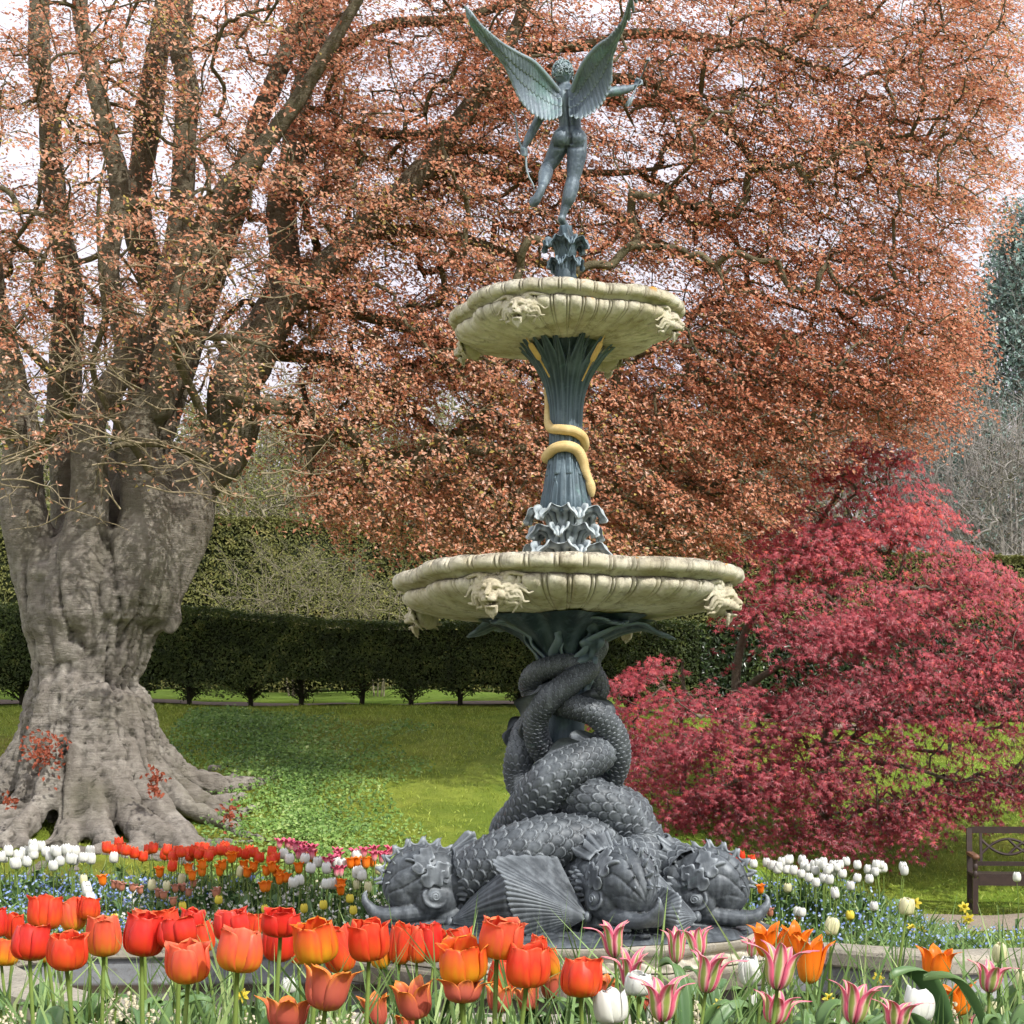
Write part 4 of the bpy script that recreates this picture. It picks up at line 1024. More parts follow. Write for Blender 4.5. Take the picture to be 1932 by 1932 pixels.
zz2 = lambda x: 1.74 + (1440 - np.interp(x, [-8, -6.2, 3, 10.5, 14], [968, 972, 1028, 1050, 1050])) / F * 33.0 + .03 * vnoise(np.column_stack([x, x * 0, x * 0]), .9, 2)
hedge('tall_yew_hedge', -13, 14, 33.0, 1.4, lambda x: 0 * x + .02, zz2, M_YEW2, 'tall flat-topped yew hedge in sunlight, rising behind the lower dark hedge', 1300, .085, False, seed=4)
zz3 = lambda x: 1.74 + (1440 - (1182 + 0 * x)) / F * 28.6 + .05 * vnoise(np.column_stack([x, x * 0, x * 0]), 1.1, 2)
M_IVY = tonemat('glossy_leaves', [(0, (.012, .025, .010)), (.5, (.035, .065, .02)), (.8, (.075, .12, .03)), (1, (.15, .19, .06))], .3, .1, spec=.6)
hedge('dark_laurel_hedge', 3.3, 12.5, 28.6, 1.2, lambda x: 0 * x + .03, zz3, M_IVY, 'dark glossy-leaved hedge behind the red maple', 700, .10, False, seed=6)
# ================================================================== TREES
def gz(x, y): return float(ground_z(np.array([float(x)]), np.array([float(y)]))[0])
def bark_mat(name, a, b_, c_, sc=1.0, crown_shade=False):
    m, nt, b = newmat(name); P = geopos(nt)
    mp = nt.nodes.new('ShaderNodeMapping'); nt.links.new(P, mp.inputs[0]); mp.inputs['Scale'].default_value = (1.4 * sc, 1.4 * sc, .8 * sc)
    n1 = noise(nt, 1.4, mp.outputs[0], 7, .7, .8); n2 = noise(nt, 9 * sc, P, 6, .75, .5)
    mp2 = nt.nodes.new('ShaderNodeMapping'); nt.links.new(P, mp2.inputs[0]); mp2.inputs['Scale'].default_value = (2.5 * sc, 2.5 * sc, 16 * sc)
    n3 = noise(nt, 1., mp2.outputs[0], 6, .75, 1.6)
    c = ramp(nt, [(.30, a), (.5, b_), (.68, c_)], math_(nt, 'ADD', math_(nt, 'MULTIPLY', n1, .6), math_(nt, 'MULTIPLY', n2, .4))).outputs[0]
    wr = math_(nt, 'MULTIPLY', maprange(nt, n3, .44, .36), .4); c = mixc(nt, wr, c, tuple(x * .5 for x in a))
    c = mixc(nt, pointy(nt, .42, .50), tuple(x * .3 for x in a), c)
    if crown_shade:
        sz = nt.nodes.new('ShaderNodeSeparateXYZ'); nt.links.new(P, sz.inputs[0]); c = mixc(nt, math_(nt, 'MULTIPLY', maprange(nt, sz.outputs[2], 4.0, 6.5), .75), c, mixc(nt, 1., c, (.50, .46, .30), 'MULTIPLY'))  # upper stems turn darker olive: shade of the crown painted into the bark
    gr = maprange(nt, noise(nt, .9 * sc, P, 5, .6), .52, .68); c = mixc(nt, math_(nt, 'MULTIPLY', gr, .4), c, (.085, .085, .035))
    nt.links.new(c, b.inputs['Base Color']); b.inputs['Roughness'].default_value = .75; b.inputs['Specular IOR Level'].default_value = .25
    bump(nt, b, math_(nt, 'ADD', n3, n2), .8, .05 / sc); return m
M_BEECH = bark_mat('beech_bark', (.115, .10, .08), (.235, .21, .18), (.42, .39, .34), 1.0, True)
M_LIMB = bark_mat('beech_limb_bark', (.06, .05, .028), (.125, .105, .06), (.23, .20, .12), 1.5)
M_BLEAF = tonemat('copper_beech_leaves', [(0, (.40, .13, .08)), (.22, (.58, .22, .12)), (.5, (.72, .34, .20)), (.70, (.76, .45, .30)), (.82, (.82, .58, .48)), (.88, (.44, .36, .09)), (1, (.60, .48, .15))], .42, .46, spec=.5)
M_TWIG2 = plainmat('beech_twig', (.20, .16, .11), (.09, .07, .045), 10, .8, None, .2)
def grow(nodes, rad0, targets, order_from, curl=.18, rng=None, droop=.0):
    """connect every target to the closest node; returns list of paths (arrays of points)"""
    N = [np.array(n, float) for n in nodes]; par = [-1] * len(N); cap = 200000
    A = np.zeros((len(N) + len(targets) * 5 + 5, 3)); A[:len(N)] = np.array(N); k = len(N)
    parent = np.full(len(A), -1); d0 = np.linalg.norm(targets - np.asarray(order_from), axis=1)
    root = np.zeros(len(A), bool); root[:k] = True; cnt = np.zeros(len(A), int); paths = []
    for t in targets[np.argsort(d0)]:
        d = np.linalg.norm(A[:k] - t, axis=1) + .15 * np.linalg.norm(A[:k] - np.asarray(order_from), axis=1) * 0
        i = int(np.argmin(d)); a = A[i]; L = np.linalg.norm(t - a)
        off = rng.normal(size=3) * curl * L; off[2] += .10 * L; m = 4 if L > .4 else 2; ids = [i]
        for q in range(1, m + 1):
            f = q / m; A[k] = a + (t - a) * f + off * math.sin(f * PI) * .8; parent[k] = ids[-1]; ids.append(k); k += 1
        paths.append(ids); j = ids[-1]
        while j >= 0 and not root[j]: cnt[j] += 1; j = parent[j]
    return A[:k], paths, cnt
def branches_mesh(A, paths, cnt, r0=.006, p=.5, rmax=.12, ns=5, mb=None, off=0):
    mb = mb or MB()
    for ids in paths:
        c = cnt[ids].astype(float); c[0] = c[1] if cnt[ids[0]] == 0 or cnt[ids[0]] > c[1] * 3 else c[0]
        R = np.minimum(r0 * np.maximum(c, 1) ** p, rmax); P = A[ids]
        if R[1] > .03: 
            P = catmull(P, len(P) * 3); R = np.interp(np.linspace(0, 1, len(P)), np.linspace(0, 1, len(R)), R)
        mb.add2(tube(P + off, R, 8 if R[0] > .03 else (ns if R[0] > .014 else 4), False))
    return mb
def sprays(T, D_, rng, nleaf=44, L=.75, size=.06, tw=.004, spread=.30, droopf=.25, nbias=(0, -.35, .8), jit=.45, tone0=None, asp=.62):
    """leafy shoots: returns (twig MB, leaf MB). T targets, D_ outward directions"""
    n = len(T); D_ = D_ / (np.linalg.norm(D_, axis=1)[:, None] + 1e-9); S_ = np.cross(D_, [0, 0, 1.]); S_ /= np.linalg.norm(S_, axis=1)[:, None] + 1e-9
    s = rng.random((n, nleaf)); side = rng.uniform(-1, 1, (n, nleaf)); Ls = L * rng.uniform(.6, 1.25, (n, 1))
    lat = side * spread * Ls * (1.05 - .6 * np.abs(s - .4)) / .75
    P = T[:, None] + D_[:, None] * ((s - .35) * Ls)[..., None] + S_[:, None] * lat[..., None]
    P[..., 2] += -droopf * (s ** 2) * Ls - .25 * droopf * np.abs(lat) + rng.normal(0, .035 * L / .75, (n, nleaf))
    P = P.reshape(-1, 3); N = np.array(nbias) + rng.normal(0, jit, (len(P), 3))
    V, f = leafquads(P, N, size * rng.uniform(.6, 1.25, len(P)), rng, asp)
    tn = (rng.normal(.45, .16, (n, 1)) if tone0 is None else tone0[:, None]) + rng.normal(0, .20, (n, nleaf))
    lm = MB(); lm.add(V, f, np.repeat(np.clip(tn, 0, 1).ravel(), 4))
    tm = MB()
    # twig: main axis + side shoots as thin three-sided tubes
    def seg(a, b, c, r):
        m = len(a); pts = np.stack([a, b, c], 1); ang = np.arange(3) / 3 * 2 * PI
        d = c - a; d /= np.linalg.norm(d, axis=1)[:, None] + 1e-9; n1 = np.cross(d, [0.3, .2, 1.]); n1 /= np.linalg.norm(n1, axis=1)[:, None] + 1e-9; n2 = np.cross(d, n1)
        rr = np.array([1, .7, .3]) * r
        V = pts[:, :, None] + rr[None, :, None, None] * (np.cos(ang)[None, None, :, None] * n1[:, None, None] + np.sin(ang)[None, None, :, None] * n2[:, None, None])
        q = gridf(3, 3, False, True); i = (np.arange(m) * 9)[:, None, None]; tm.add(V.reshape(-1, 3), (q[None] + i).reshape(-1, 4))
    L1 = Ls[:, 0][:, None]; a = T - D_ * .35 * L1; b = T + D_ * .15 * L1; c = T + D_ * .65 * L1; c[:, 2] -= droopf * L1[:, 0]; b = b.copy(); b[:, 2] -= droopf * .2 * L1[:, 0]
    seg(a, b, c, tw)
    for k in range(4):
        t = -.2 + k * .2; sd = (1 if k % 2 else -1); a = T + D_ * t * L1; a[:, 2] -= droopf * max(0, t + .35) ** 2 * L1[:, 0]
        e = a + D_ * .25 * L1 + S_ * sd * spread * 1.1 * L1 + rng.normal(0, .03, (n, 3)); seg(a, (a + e) / 2 + rng.normal(0, .015, (n, 3)), e, tw * .6)
    return tm, lm
def shifted(mb, off):
    o = MB(); o.V = [v + off for v in mb.V]; o.F = mb.F; o.A = mb.A; o.n = mb.n; return o
# ---------------------------------------------------------------- copper beech
YB = 20.0; rng = np.random.default_rng(21)
bx, by = at(170, 1500, YB)[:2]; BASE = np.array([bx, YB, gz(bx, YB)])
beech = empty('copper_beech', BASE); tag(beech, 'huge old copper beech with a fluted grey trunk, spreading roots and russet leaves', 'tree')
def bp(px, py, d, r): return (*at(px, py, YB + d), r / F * (YB + d))
mb = MB()
chain(mb, [bp(168, 1560, .2, 128), bp(164, 1450, .1, 124), bp(158, 1370, 0, 104), bp(156, 1300, 0, 98), bp(168, 1220, 0, 118), bp(178, 1140, 0, 130), bp(182, 1070, 0, 112), bp(190, 1010, .1, 76)], 50, 36, .9)
rg = random.Random(4)
stems = [
 [bp(120, 1170, -.2, 80), bp(78, 1060, -.2, 58), bp(52, 950, -.2, 47), bp(45, 850, -.1, 42), bp(35, 740, 0, 37), bp(20, 600, .1, 31), bp(0, 400, .2, 26), bp(-30, 150, .3, 20), bp(-50, -150, .4, 16)],
 [bp(150, 1150, -.5, 60), bp(150, 1040, -.55, 46), bp(175, 930, -.5, 36), bp(190, 820, -.4, 31), bp(205, 700, -.3, 27), bp(215, 560, -.2, 23), bp(208, 400, -.1, 21), bp(200, 200, 0, 19), bp(190, -100, .2, 15)],
 [bp(160, 1090, .3, 50), bp(140, 900, .6, 34), bp(120, 750, .8, 30), bp(110, 500, 1, 26), bp(95, 250, 1.1, 22), bp(80, -100, 1.3, 17)],
 [bp(200, 1090, .3, 50), bp(245, 900, .6, 36), bp(262, 700, .9, 31), bp(270, 450, 1.2, 27), bp(285, 200, 1.4, 23), bp(300, -100, 1.6, 18)],
 [bp(235, 1130, -.35, 72), bp(262, 1010, -.35, 58), bp(286, 900, -.25, 48), bp(298, 800, -.1, 40), bp(290, 700, 0, 33), bp(300, 560, .2, 28), bp(320, 400, .4, 25), bp(345, 200, .5, 22), bp(365, -100, .6, 18)],
 [bp(265, 1130, -.05, 78), bp(335, 970, .1, 66), bp(385, 860, .2, 58), bp(440, 760, .3, 50), bp(487, 650, .4, 40), bp(513, 530, .5, 33), bp(525, 420, .6, 28), bp(545, 280, .8, 24), bp(570, 130, 1, 21), bp(610, -100, 1.2, 16)],
]
def wob(s, a=.10):
    Q = catmull(np.array(s), len(s) * 3); h = sstep(3.5, 6.0, Q[:, 2]) * a
    for i_ in range(3): Q[:, i_] += h * vnoise(Q[:, :3], .9, 60 + i_) * (1.6 if i_ == 0 else 1)
    Q[:, 3] *= 1 + .16 * vnoise(Q[:, :3], 1.7, 64) * sstep(3, 5, Q[:, 2]); return [tuple(q) for q in Q]
stems = [wob(s, .22) for s in stems]
for s in stems: chain(mb, s, len(s) * 3, 18)
lowlimbs = [
 [bp(468, 700, .2, 40), bp(530, 590, .0, 34), bp(600, 522, -.2, 30), bp(680, 440, -.4, 27), bp(760, 360, -.6, 24), bp(830, 280, -.8, 22), bp(900, 180, -1, 18), bp(960, 80, -1.2, 15), bp(1030, -80, -1.4, 11)],
 [bp(250, 930, .3, 42), bp(330, 720, .5, 32), bp(400, 520, .6, 27), bp(440, 400, .8, 24), bp(480, 250, 1, 20), bp(540, 100, 1.2, 17), bp(600, -80, 1.4, 13)],
 [bp(300, 770, -.2, 28), bp(335, 570, -.3, 25), bp(400, 400, -.5, 22), bp(480, 300, -.7, 19), bp(560, 190, -.9, 16), bp(640, 60, -1.1, 13), bp(720, -80, -1.3, 10)],
]
lowlimbs[0] = [tuple(at(q[0] / q[1] * F + MID, HOR - (q[2] - EYE) / q[1] * F, max(q[1], YB - .1))) + (q[3],) for q in lowlimbs[0]]
for s in lowlimbs: chain(mb, s, len(s) * 7, 14)
mb.add2(ellipsoid(bp(322, 1165, -.1, 1)[:3], (.13, .14, .24))); mb.add2(ellipsoid(bp(20, 800, -.35, 1)[:3], (.19, .2, .19))); mb.add2(ellipsoid(bp(85, 1080, -.5, 1)[:3], (.22, .2, .12)))
# buttresses running down into roots that follow the ground
nr = 19
for k in range(nr):
    a = (k + .3 * rg.random()) / nr * 2 * PI; ca, sa = math.cos(a), math.sin(a)
    if sa > .5: L = 1.4
    else: L = rg.uniform(1.25, 2.2)
    top = at(165 + 90 * ca, rg.uniform(1290, 1370), YB + .60 * sa)
    bend = rg.uniform(-.35, .35); pts = [(*top, .20)]
    for t, h, r in ((.12, .62, .24), (.30, .28, .22), (.5, .10, .17), (.72, .03, .12), (.9, -.01, .08), (1.05, -.10, .04)):
        aa = a + bend * t * t; R_ = .62 + L * t; x = bx + R_ * math.cos(aa); y = YB + R_ * math.sin(aa); h2 = h
        pts.append((x, y, gz(x, y) + h2 * (1.1), r * (.75 + .5 * rg.random() * (t > .3))))
    chain(mb, pts, 40, 14)
    for q in range(3):
        j = rg.choice((3, 4, 5)); x0, y0, z0, r0 = pts[j]; a2 = a + rg.choice((-1, 1)) * rg.uniform(.5, 1.0); L2 = rg.uniform(.5, 1.0)
        pp = [(x0, y0, z0 - .02, r0 * .7)]
        for t in (.33, .66, 1):
            x = x0 + L2 * t * math.cos(a2 + .3 * t); y = y0 + L2 * t * math.sin(a2 + .3 * t); pp.append((x, y, gz(x, y) + .04 * (1 - t) - .06 * (t == 1), r0 * .7 * (1 - .7 * t)))
        chain(mb, pp, 16, 10)
me = voxmesh(mb, .036, 3)
V, N = co_no(me)
ang = np.arctan2(V[:, 1] - YB, V[:, 0] - bx); zl = V[:, 2] - BASE[2]
body = sstep(4.2, 2.6, zl)
w1 = fbm(np.column_stack([np.cos(ang) * 1.6, np.sin(ang) * 1.6, V[:, 2] * .35]), 1.6, 3, 4)
h = body * (.10 * w1 - .07 * (1 - np.abs(fbm(np.column_stack([ang * 2.2, V[:, 2] * .55, V[:, 2] * 0]) + 4, 1.3, 12, 3))) ** 8)
wr = np.abs(fbm(V * [1.2, 1.2, 5.5], 1.8, 17, 4)); h += -.030 * np.exp(-(wr / .05) ** 2) * sstep(3.6, 1.5, zl) * sstep(-.1, .5, zl)
h += .035 * fbm(V, 4.5, 31, 4) * sstep(2.0, .4, zl) - .03 * np.exp(-(fbm(V * [1, 1, .6], 4.5, 91, 3) / .07) ** 2) * sstep(1.6, .5, zl) + .014 * fbm(V, 9, 6, 3)
crot = sstep(2.0, 2.4, zl) * sstep(3.4, 2.9, zl); h += -crot * .07 * np.abs(fbm(V * [1, 1, .8], 3.1, 41, 3)) ** .7 + .02 * crot
set_co(me, V + N * h[:, None] - BASE)
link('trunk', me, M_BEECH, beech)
# long limbs
limbs = [
 [bp(440, 745, -.2, 20), bp(520, 765, -.6, 15), bp(600, 785, -1, 12), bp(700, 850, -1.5, 11), bp(830, 862, -2, 10), bp(950, 875, -2.4, 8), bp(1100, 860, -2.8, 6)],
 [bp(235, 390, -.9, 11), bp(290, 378, -1, 10), bp(350, 410, -1.1, 9), bp(400, 470, -1.2, 8), bp(445, 540, -1.3, 6)],
 [bp(760, 360, -.6, 16), bp(850, 322, -.9, 13), bp(980, 332, -1.2, 10), bp(1130, 328, -1.5, 8), bp(1300, 312, -1.8, 5)],
 [bp(900, 180, -1, 16), bp(1060, 150, -1.3, 13), bp(1250, 160, -1.8, 10), bp(1380, 250, -2.2, 9), bp(1450, 330, -2.5, 7), bp(1540, 430, -2.8, 5)],
 [bp(690, 430, -.4, 15), bp(830, 440, -1.0, 12), bp(960, 480, -1.5, 11), bp(1100, 530, -2.1, 10), bp(1250, 600, -2.7, 8), bp(1400, 700, -3.2, 6), bp(1500, 760, -3.4, 4)],
 [bp(900, 180, -1, 14), bp(1000, 95, -.8, 12), bp(1150, 75, -.4, 10), bp(1300, 65, 0, 9), bp(1450, 95, .3, 7), bp(1620, 150, .6, 5)],
 [bp(540, 560, .2, 15), bp(690, 600, .4, 12), bp(850, 650, .4, 10), bp(1000, 705, .3, 8), bp(1150, 800, .2, 6), bp(1250, 870, .1, 4)],
 [bp(500, 660, .3, 16), bp(620, 685, .8, 12), bp(760, 765, 1.3, 10), bp(850, 860, 1.6, 7), bp(930, 960, 1.8, 4)],
 [bp(540, 300, .8, 14), bp(660, 250, 1.0, 11), bp(800, 250, 1.2, 9), bp(1000, 200, 1.5, 8), bp(1300, 210, 1.8, 6), bp(1600, 330, 2.2, 4)],
 [bp(560, 170, 1, 13), bp(700, 60, 1, 11), bp(880, 30, 1.2, 9), bp(1100, -20, 1.3, 8), bp(1400, -10, 1.5, 6), bp(1750, 60, 1.6, 4)],
 [bp(45, 880, -.3, 14), bp(130, 760, -1, 10), bp(60, 660, -1.4, 8), bp(-60, 560, -1.8, 6)],
 [bp(290, 900, -.5, 8), bp(180, 720, -1.2, 6), bp(200, 600, -1.5, 5), bp(180, 420, -1.7, 4), bp(210, 260, -1.8, 3)],
 [bp(390, 870, -.3, 9), bp(300, 840, -1.0, 7), bp(200, 850, -1.6, 5), bp(190, 950, -1.9, 4)],
 [bp(400, 830, -.4, 9), bp(330, 650, -1.3, 8), bp(420, 640, -1.9, 7), bp(520, 660, -2.4, 4)],
 [bp(830, 285, -.8, 12), bp(960, 290, -.4, 9), bp(1150, 400, 0, 8), bp(1350, 520, .4, 6), bp(1600, 620, .7, 4)],
]
lb = MB(); nodes = []
def tame(s, lim=.6):
    s = [np.array(q) for q in s]; n_ = len(s); o_ = []
    for i_, q in enumerate(s):
        d_ = q[1] - YB; pxq = q[0] / q[1] * F + MID; pyq = HOR - (q[2] - EYE) / q[1] * F
        if pxq > 560: d_ = max(d_, lim)
        r_ = q[3] * (1 if i_ < n_ - 1 else .35); o_.append((*at(pxq, pyq, YB + d_), r_))
    return o_
limbs = [tame(s) for s in limbs]
for s in limbs + lowlimbs + stems:
    Q = catmull(np.array(s), len(s) * 8)
    if s in limbs: 
        Q[:, :3] += .05 * np.column_stack([vnoise(Q[:, :3], 1.3, 1), vnoise(Q[:, :3], 1.3, 2), vnoise(Q[:, :3], 1.3, 3)])
        lb.add2(tube(Q[:, :3], Q[:, 3], 9))
    for q in Q[4 if s not in limbs else 1:]:
        if q[2] > EYE + 1.2: nodes.append(q[:3])
def xr(y): return np.interp(y, [-400, 0, 200, 330, 400, 500, 600, 700, 760, 830, 900, 1040], [1880, 1935, 1925, 1890, 1850, 1815, 1815, 1825, 1800, 1730, 1620, 1480])
def yb(x): return np.interp(x, [-200, 0, 200, 400, 480, 560, 640, 800, 1000, 1300, 1500, 1700], [780, 770, 800, 790, 850, 930, 985, 1030, 1045, 1040, 1010, 900])
T = []
while len(T) < 6700:
    n = 4000; px = rng.uniform(-220, 1990, n); py = rng.uniform(-130, 1060, n); Yd = rng.triangular(15.8, 18.5, 24.5, n)
    dens_ = np.where(px < 560, .62, np.where(px < 800, .85, 1.0)) * np.where((px < 560) & (py > 560), .8, 1.0)
    dens_ = dens_ * np.where((px > 700) & (py < 620), .66, 1.0)
    dens_ *= sstep(.0, .35, vnoise(np.column_stack([px / 140, py / 75, Yd / 3]), 1, 77) + .62 + .12 * (px > 1300))
    ok = (px < xr(py) + 18 * vnoise(np.column_stack([px * 0, py / 30, Yd]), 1, 3)) & (py < yb(px) + np.where(px < 520, 120, 22) * vnoise(np.column_stack([px / 45, py * 0, Yd]), 1, 5)) & (rng.random(n) < dens_)
    # keep the outlook on the trunk free of near sprays
    Yd = np.where((px > 560) & (Yd < 18.9), Yd + 3.4, Yd); hid = (px > 1370) & (py > np.interp(px, [1370, 1400, 1450, 1540, 1570, 1640, 1700, 1760, 1800, 1870], [1100, 1030, 990, 890, 830, 815, 845, 900, 975, 1050]) - 12) ; hid |= (px < 560) & (Yd < 20.0) & (rng.random(n) < .74); ok &= ~hid
    for a, b_, c in zip(px[ok], py[ok], Yd[ok]): T.append(at(a, b_, c))
T = np.array(T[:6700])
n = 360; T2 = np.array([at(rng.uniform(-900, 1200), rng.uniform(-900, -120), rng.uniform(15.5, 25)) for _ in range(n)])
allT = np.vstack([T, T2])
A_, paths, cnt = grow(nodes, .02, allT, at(300, 700, YB), .13, rng)
branches_mesh(A_, paths, cnt, .0058, .40, .05, 5, lb)
shifted(lb, -BASE).build('branches', M_LIMB, beech)
ctr = at(350, 500, YB); DD = allT - ctr; DD[:, 2] *= .25; DD[:, 2] -= .35 * np.linalg.norm(DD[:, :2], axis=1) * .5; DD += rng.normal(0, 2.0, DD.shape) * [1, 1, .3]
tone0 = np.clip(.46 + .07 * (allT[:, 0] < -1.5) + .22 * vnoise(allT, .7, 50) + rng.normal(0, .08, len(allT)), .1, .9)
big = np.ones(len(allT))
tm, lm = sprays(T, DD[:len(T)], rng, 50, .74, .058, .0045, .30, .30, (.42, -.65, .75), .45, tone0[:len(T)])
tm2, lm2 = sprays(T2, DD[len(T):], rng, 26, 1.3, .13, .006, .5, .3, (.1, -.3, .8), .5, tone0[len(T):])
lm.merge(lm2); tm.merge(tm2)
shifted(tm, -BASE).build('twigs', M_TWIG2, beech); shifted(lm, -BASE).build('crown', M_BLEAF, beech, smooth=False)
# bare pale twigs hanging before the trunk
mb = MB(); rg = random.Random(31); bl = MB()
for k in range(120):
    px, py = rg.uniform(-40, 520), rg.uniform(430, 960); Yd = rg.uniform(17.4, 18.6); p = at(px, py, Yd); d = np.array([rg.choice((-1, 1)) * rg.uniform(.5, 1), rg.uniform(-.3, .3), rg.uniform(-.3, .25)]); L_ = rg.uniform(.35, 1.0)
    pts = [p]
    for q in range(6): d = d + np.array([rg.gauss(0, .22), rg.gauss(0, .2), rg.gauss(.03, .2)]); d /= np.linalg.norm(d); pts.append(pts[-1] + d * L_ / 5)
    Q = catmull(pts, 20); mb.add2(tube(Q, np.linspace(.011, .003, 20), 5))
    for q in range(7):
        i = rg.randrange(3, 19); e = Q[i] + np.array([rg.gauss(0, .12), rg.gauss(0, .1), rg.gauss(.04, .1)]); mb.add2(tube(np.array([Q[i], (Q[i] + e) / 2 + [0, 0, .015], e]), [.005, .004, .002], 4))
        if rg.random() < .6:
            Vq, fq = leafquads(np.array([e]), np.array([[rg.gauss(0, .5), -1, rg.gauss(0, .5)]]), .06, rng, .4); bl.add(Vq, fq, rg.uniform(.4, .85))
shifted(mb, -BASE).build('twigs', plainmat('pale_twig', (.34, .28, .17), (.2, .16, .10), 12, .7, None), beech); shifted(bl, -BASE).build('leaves', M_BLEAF, beech, smooth=False)
# little leafy shoots at the foot
sh = MB()
for px, py, dY, R_, n_ in ((85, 1415, -1.05, .24, 170), (292, 1468, -1.35, .10, 50), (293, 1492, -1.4, .07, 30), (435, 1540, -2.1, .11, 50), (20, 1510, -1.6, .08, 30)):
    c = at(px, py, YB + dY); P = c + rng.normal(0, R_ * .55, (n_, 3)); V, f = leafquads(P, np.array([0, -.9, .4]) + rng.normal(0, .5, (n_, 3)), .065, rng, .6); sh.add(V, f, np.repeat(rng.uniform(.1, .4, n_), 4))
shifted(sh, -BASE).build('leaves', tonemat('dry_shoot_leaves', [(0, (.20, .04, .02)), (.5, (.36, .10, .05)), (1, (.45, .2, .1))], .5, .2), beech, smooth=False)

# ---------------------------------------------------------------- red Japanese maple
def starleaf(P, N, size, rng, tdir):
    """palmate seven-pointed leaves"""
    n = len(P); N = N / np.linalg.norm(N, axis=1)[:, None]; T = tdir - N * (tdir * N).sum(1)[:, None]; T /= np.linalg.norm(T, axis=1)[:, None] + 1e-9; B = np.cross(N, T)
    ang = np.radians([0, 26, 50, 78, 105, 128, 152]); ang = np.concatenate([-ang[:0:-1], ang]); r = np.array([.45, .20, .80, .24, .95, .24, 1.0, .24, .95, .24, .80, .20, .45])
    x = np.cos(ang) * r; y = np.sin(ang) * r; s = (size * .58)[:, None, None]
    rim = P[:, None] + s * (x[None, :, None] * T[:, None] + y[None, :, None] * B[:, None]) - s * (.22 * r[None, :, None] ** 2) * N[:, None]
    V = np.concatenate([P[:, None], rim], 1); m = 14; i = np.arange(12); tri = np.stack([np.zeros(12, int), i + 1, i + 2], 1)
    return V.reshape(-1, 3), (tri[None] + (np.arange(n) * m)[:, None, None]).reshape(-1, 3)
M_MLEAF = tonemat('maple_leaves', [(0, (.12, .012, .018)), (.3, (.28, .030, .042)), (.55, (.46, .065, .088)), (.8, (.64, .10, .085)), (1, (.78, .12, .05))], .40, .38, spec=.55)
M_MBARK = bark_mat('maple_bark', (.05, .04, .03), (.12, .095, .07), (.24, .20, .15), 3)
YM = 20.8; mx = at(1395, 1400, YM)[0]; MB_ = np.array([mx, YM, gz(mx, YM)])
maple = empty('japanese_maple', MB_); tag(maple, 'spreading Japanese maple with crimson star-shaped leaves in drooping layers behind the fountain', 'tree')
def mp_(px, py, d, r): return (*at(px, py, YM + d), r / F * YM)
zb0 = HOR - (MB_[2] - EYE) / YM * F
ml = [[mp_(1398, zb0 + 5, 0, 13), mp_(1392, 1400, 0, 10), mp_(1385, 1310, 0, 9), mp_(1395, 1240, 0, 8), mp_(1415, 1180, .1, 7), mp_(1480, 1080, .2, 5), mp_(1560, 960, .3, 4), mp_(1620, 880, .3, 2)],
      [mp_(1388, 1320, 0, 7), mp_(1430, 1280, -.2, 7), mp_(1500, 1248, -.4, 6), mp_(1560, 1240, -.5, 5), mp_(1660, 1200, -.7, 4), mp_(1780, 1150, -.8, 2.5)],
      [mp_(1560, zb0 + 20, .3, 12), mp_(1556, 1420, .3, 10), mp_(1580, 1320, .2, 8), mp_(1640, 1200, .1, 6), mp_(1700, 1080, 0, 4), mp_(1720, 950, 0, 2.5)],
      [mp_(1556, 1430, .3, 8), mp_(1640, 1370, 0, 6), mp_(1760, 1330, -.3, 5), mp_(1880, 1300, -.5, 3), mp_(2000, 1290, -.6, 2)],
      [mp_(1392, 1390, 0, 6), mp_(1340, 1340, -.3, 5), mp_(1270, 1320, -.5, 4), mp_(1200, 1330, -.6, 2.5)],
      [mp_(1556, 1450, .2, 6), mp_(1500, 1440, -.5, 5), mp_(1400, 1470, -1.1, 4), mp_(1330, 1500, -1.5, 2)],
      [mp_(1560, 1440, .2, 6), mp_(1640, 1440, -.6, 5), mp_(1720, 1450, -1.1, 4), mp_(1800, 1470, -1.3, 2)],
      [mp_(1290, 1560, .6, 6), mp_(1290, 1420, .6, 5), mp_(1285, 1330, .5, 4), mp_(1290, 1250, .4, 3)]]
mm = MB(); nodes = []
for s in ml:
    Q = catmull(np.array(s), len(s) * 7); Q[:, :3] += .03 * np.column_stack([vnoise(Q[:, :3], 2.3, 1), vnoise(Q[:, :3], 2.3, 2), vnoise(Q[:, :3], 2.3, 3)]); mm.add2(tube(Q[:, :3], Q[:, 3], 10))
    for q in Q[2:]: nodes.append(q[:3])
def ytop(x): return np.interp(x, [1120, 1160, 1250, 1340, 1376, 1400, 1450, 1540, 1570, 1640, 1700, 1760, 1800, 1870, 1932, 2100], [1400, 1270, 1230, 1210, 1130, 1040, 1000, 900, 835, 822, 850, 910, 985, 1060, 1095, 1180])
def ybot(x): return np.interp(x, [1120, 1170, 1250, 1320, 1460, 1560, 1640, 1780, 1932, 2100], [1440, 1490, 1530, 1570, 1588, 1585, 1592, 1545, 1520, 1500])
rng = np.random.default_rng(5); T = []; 
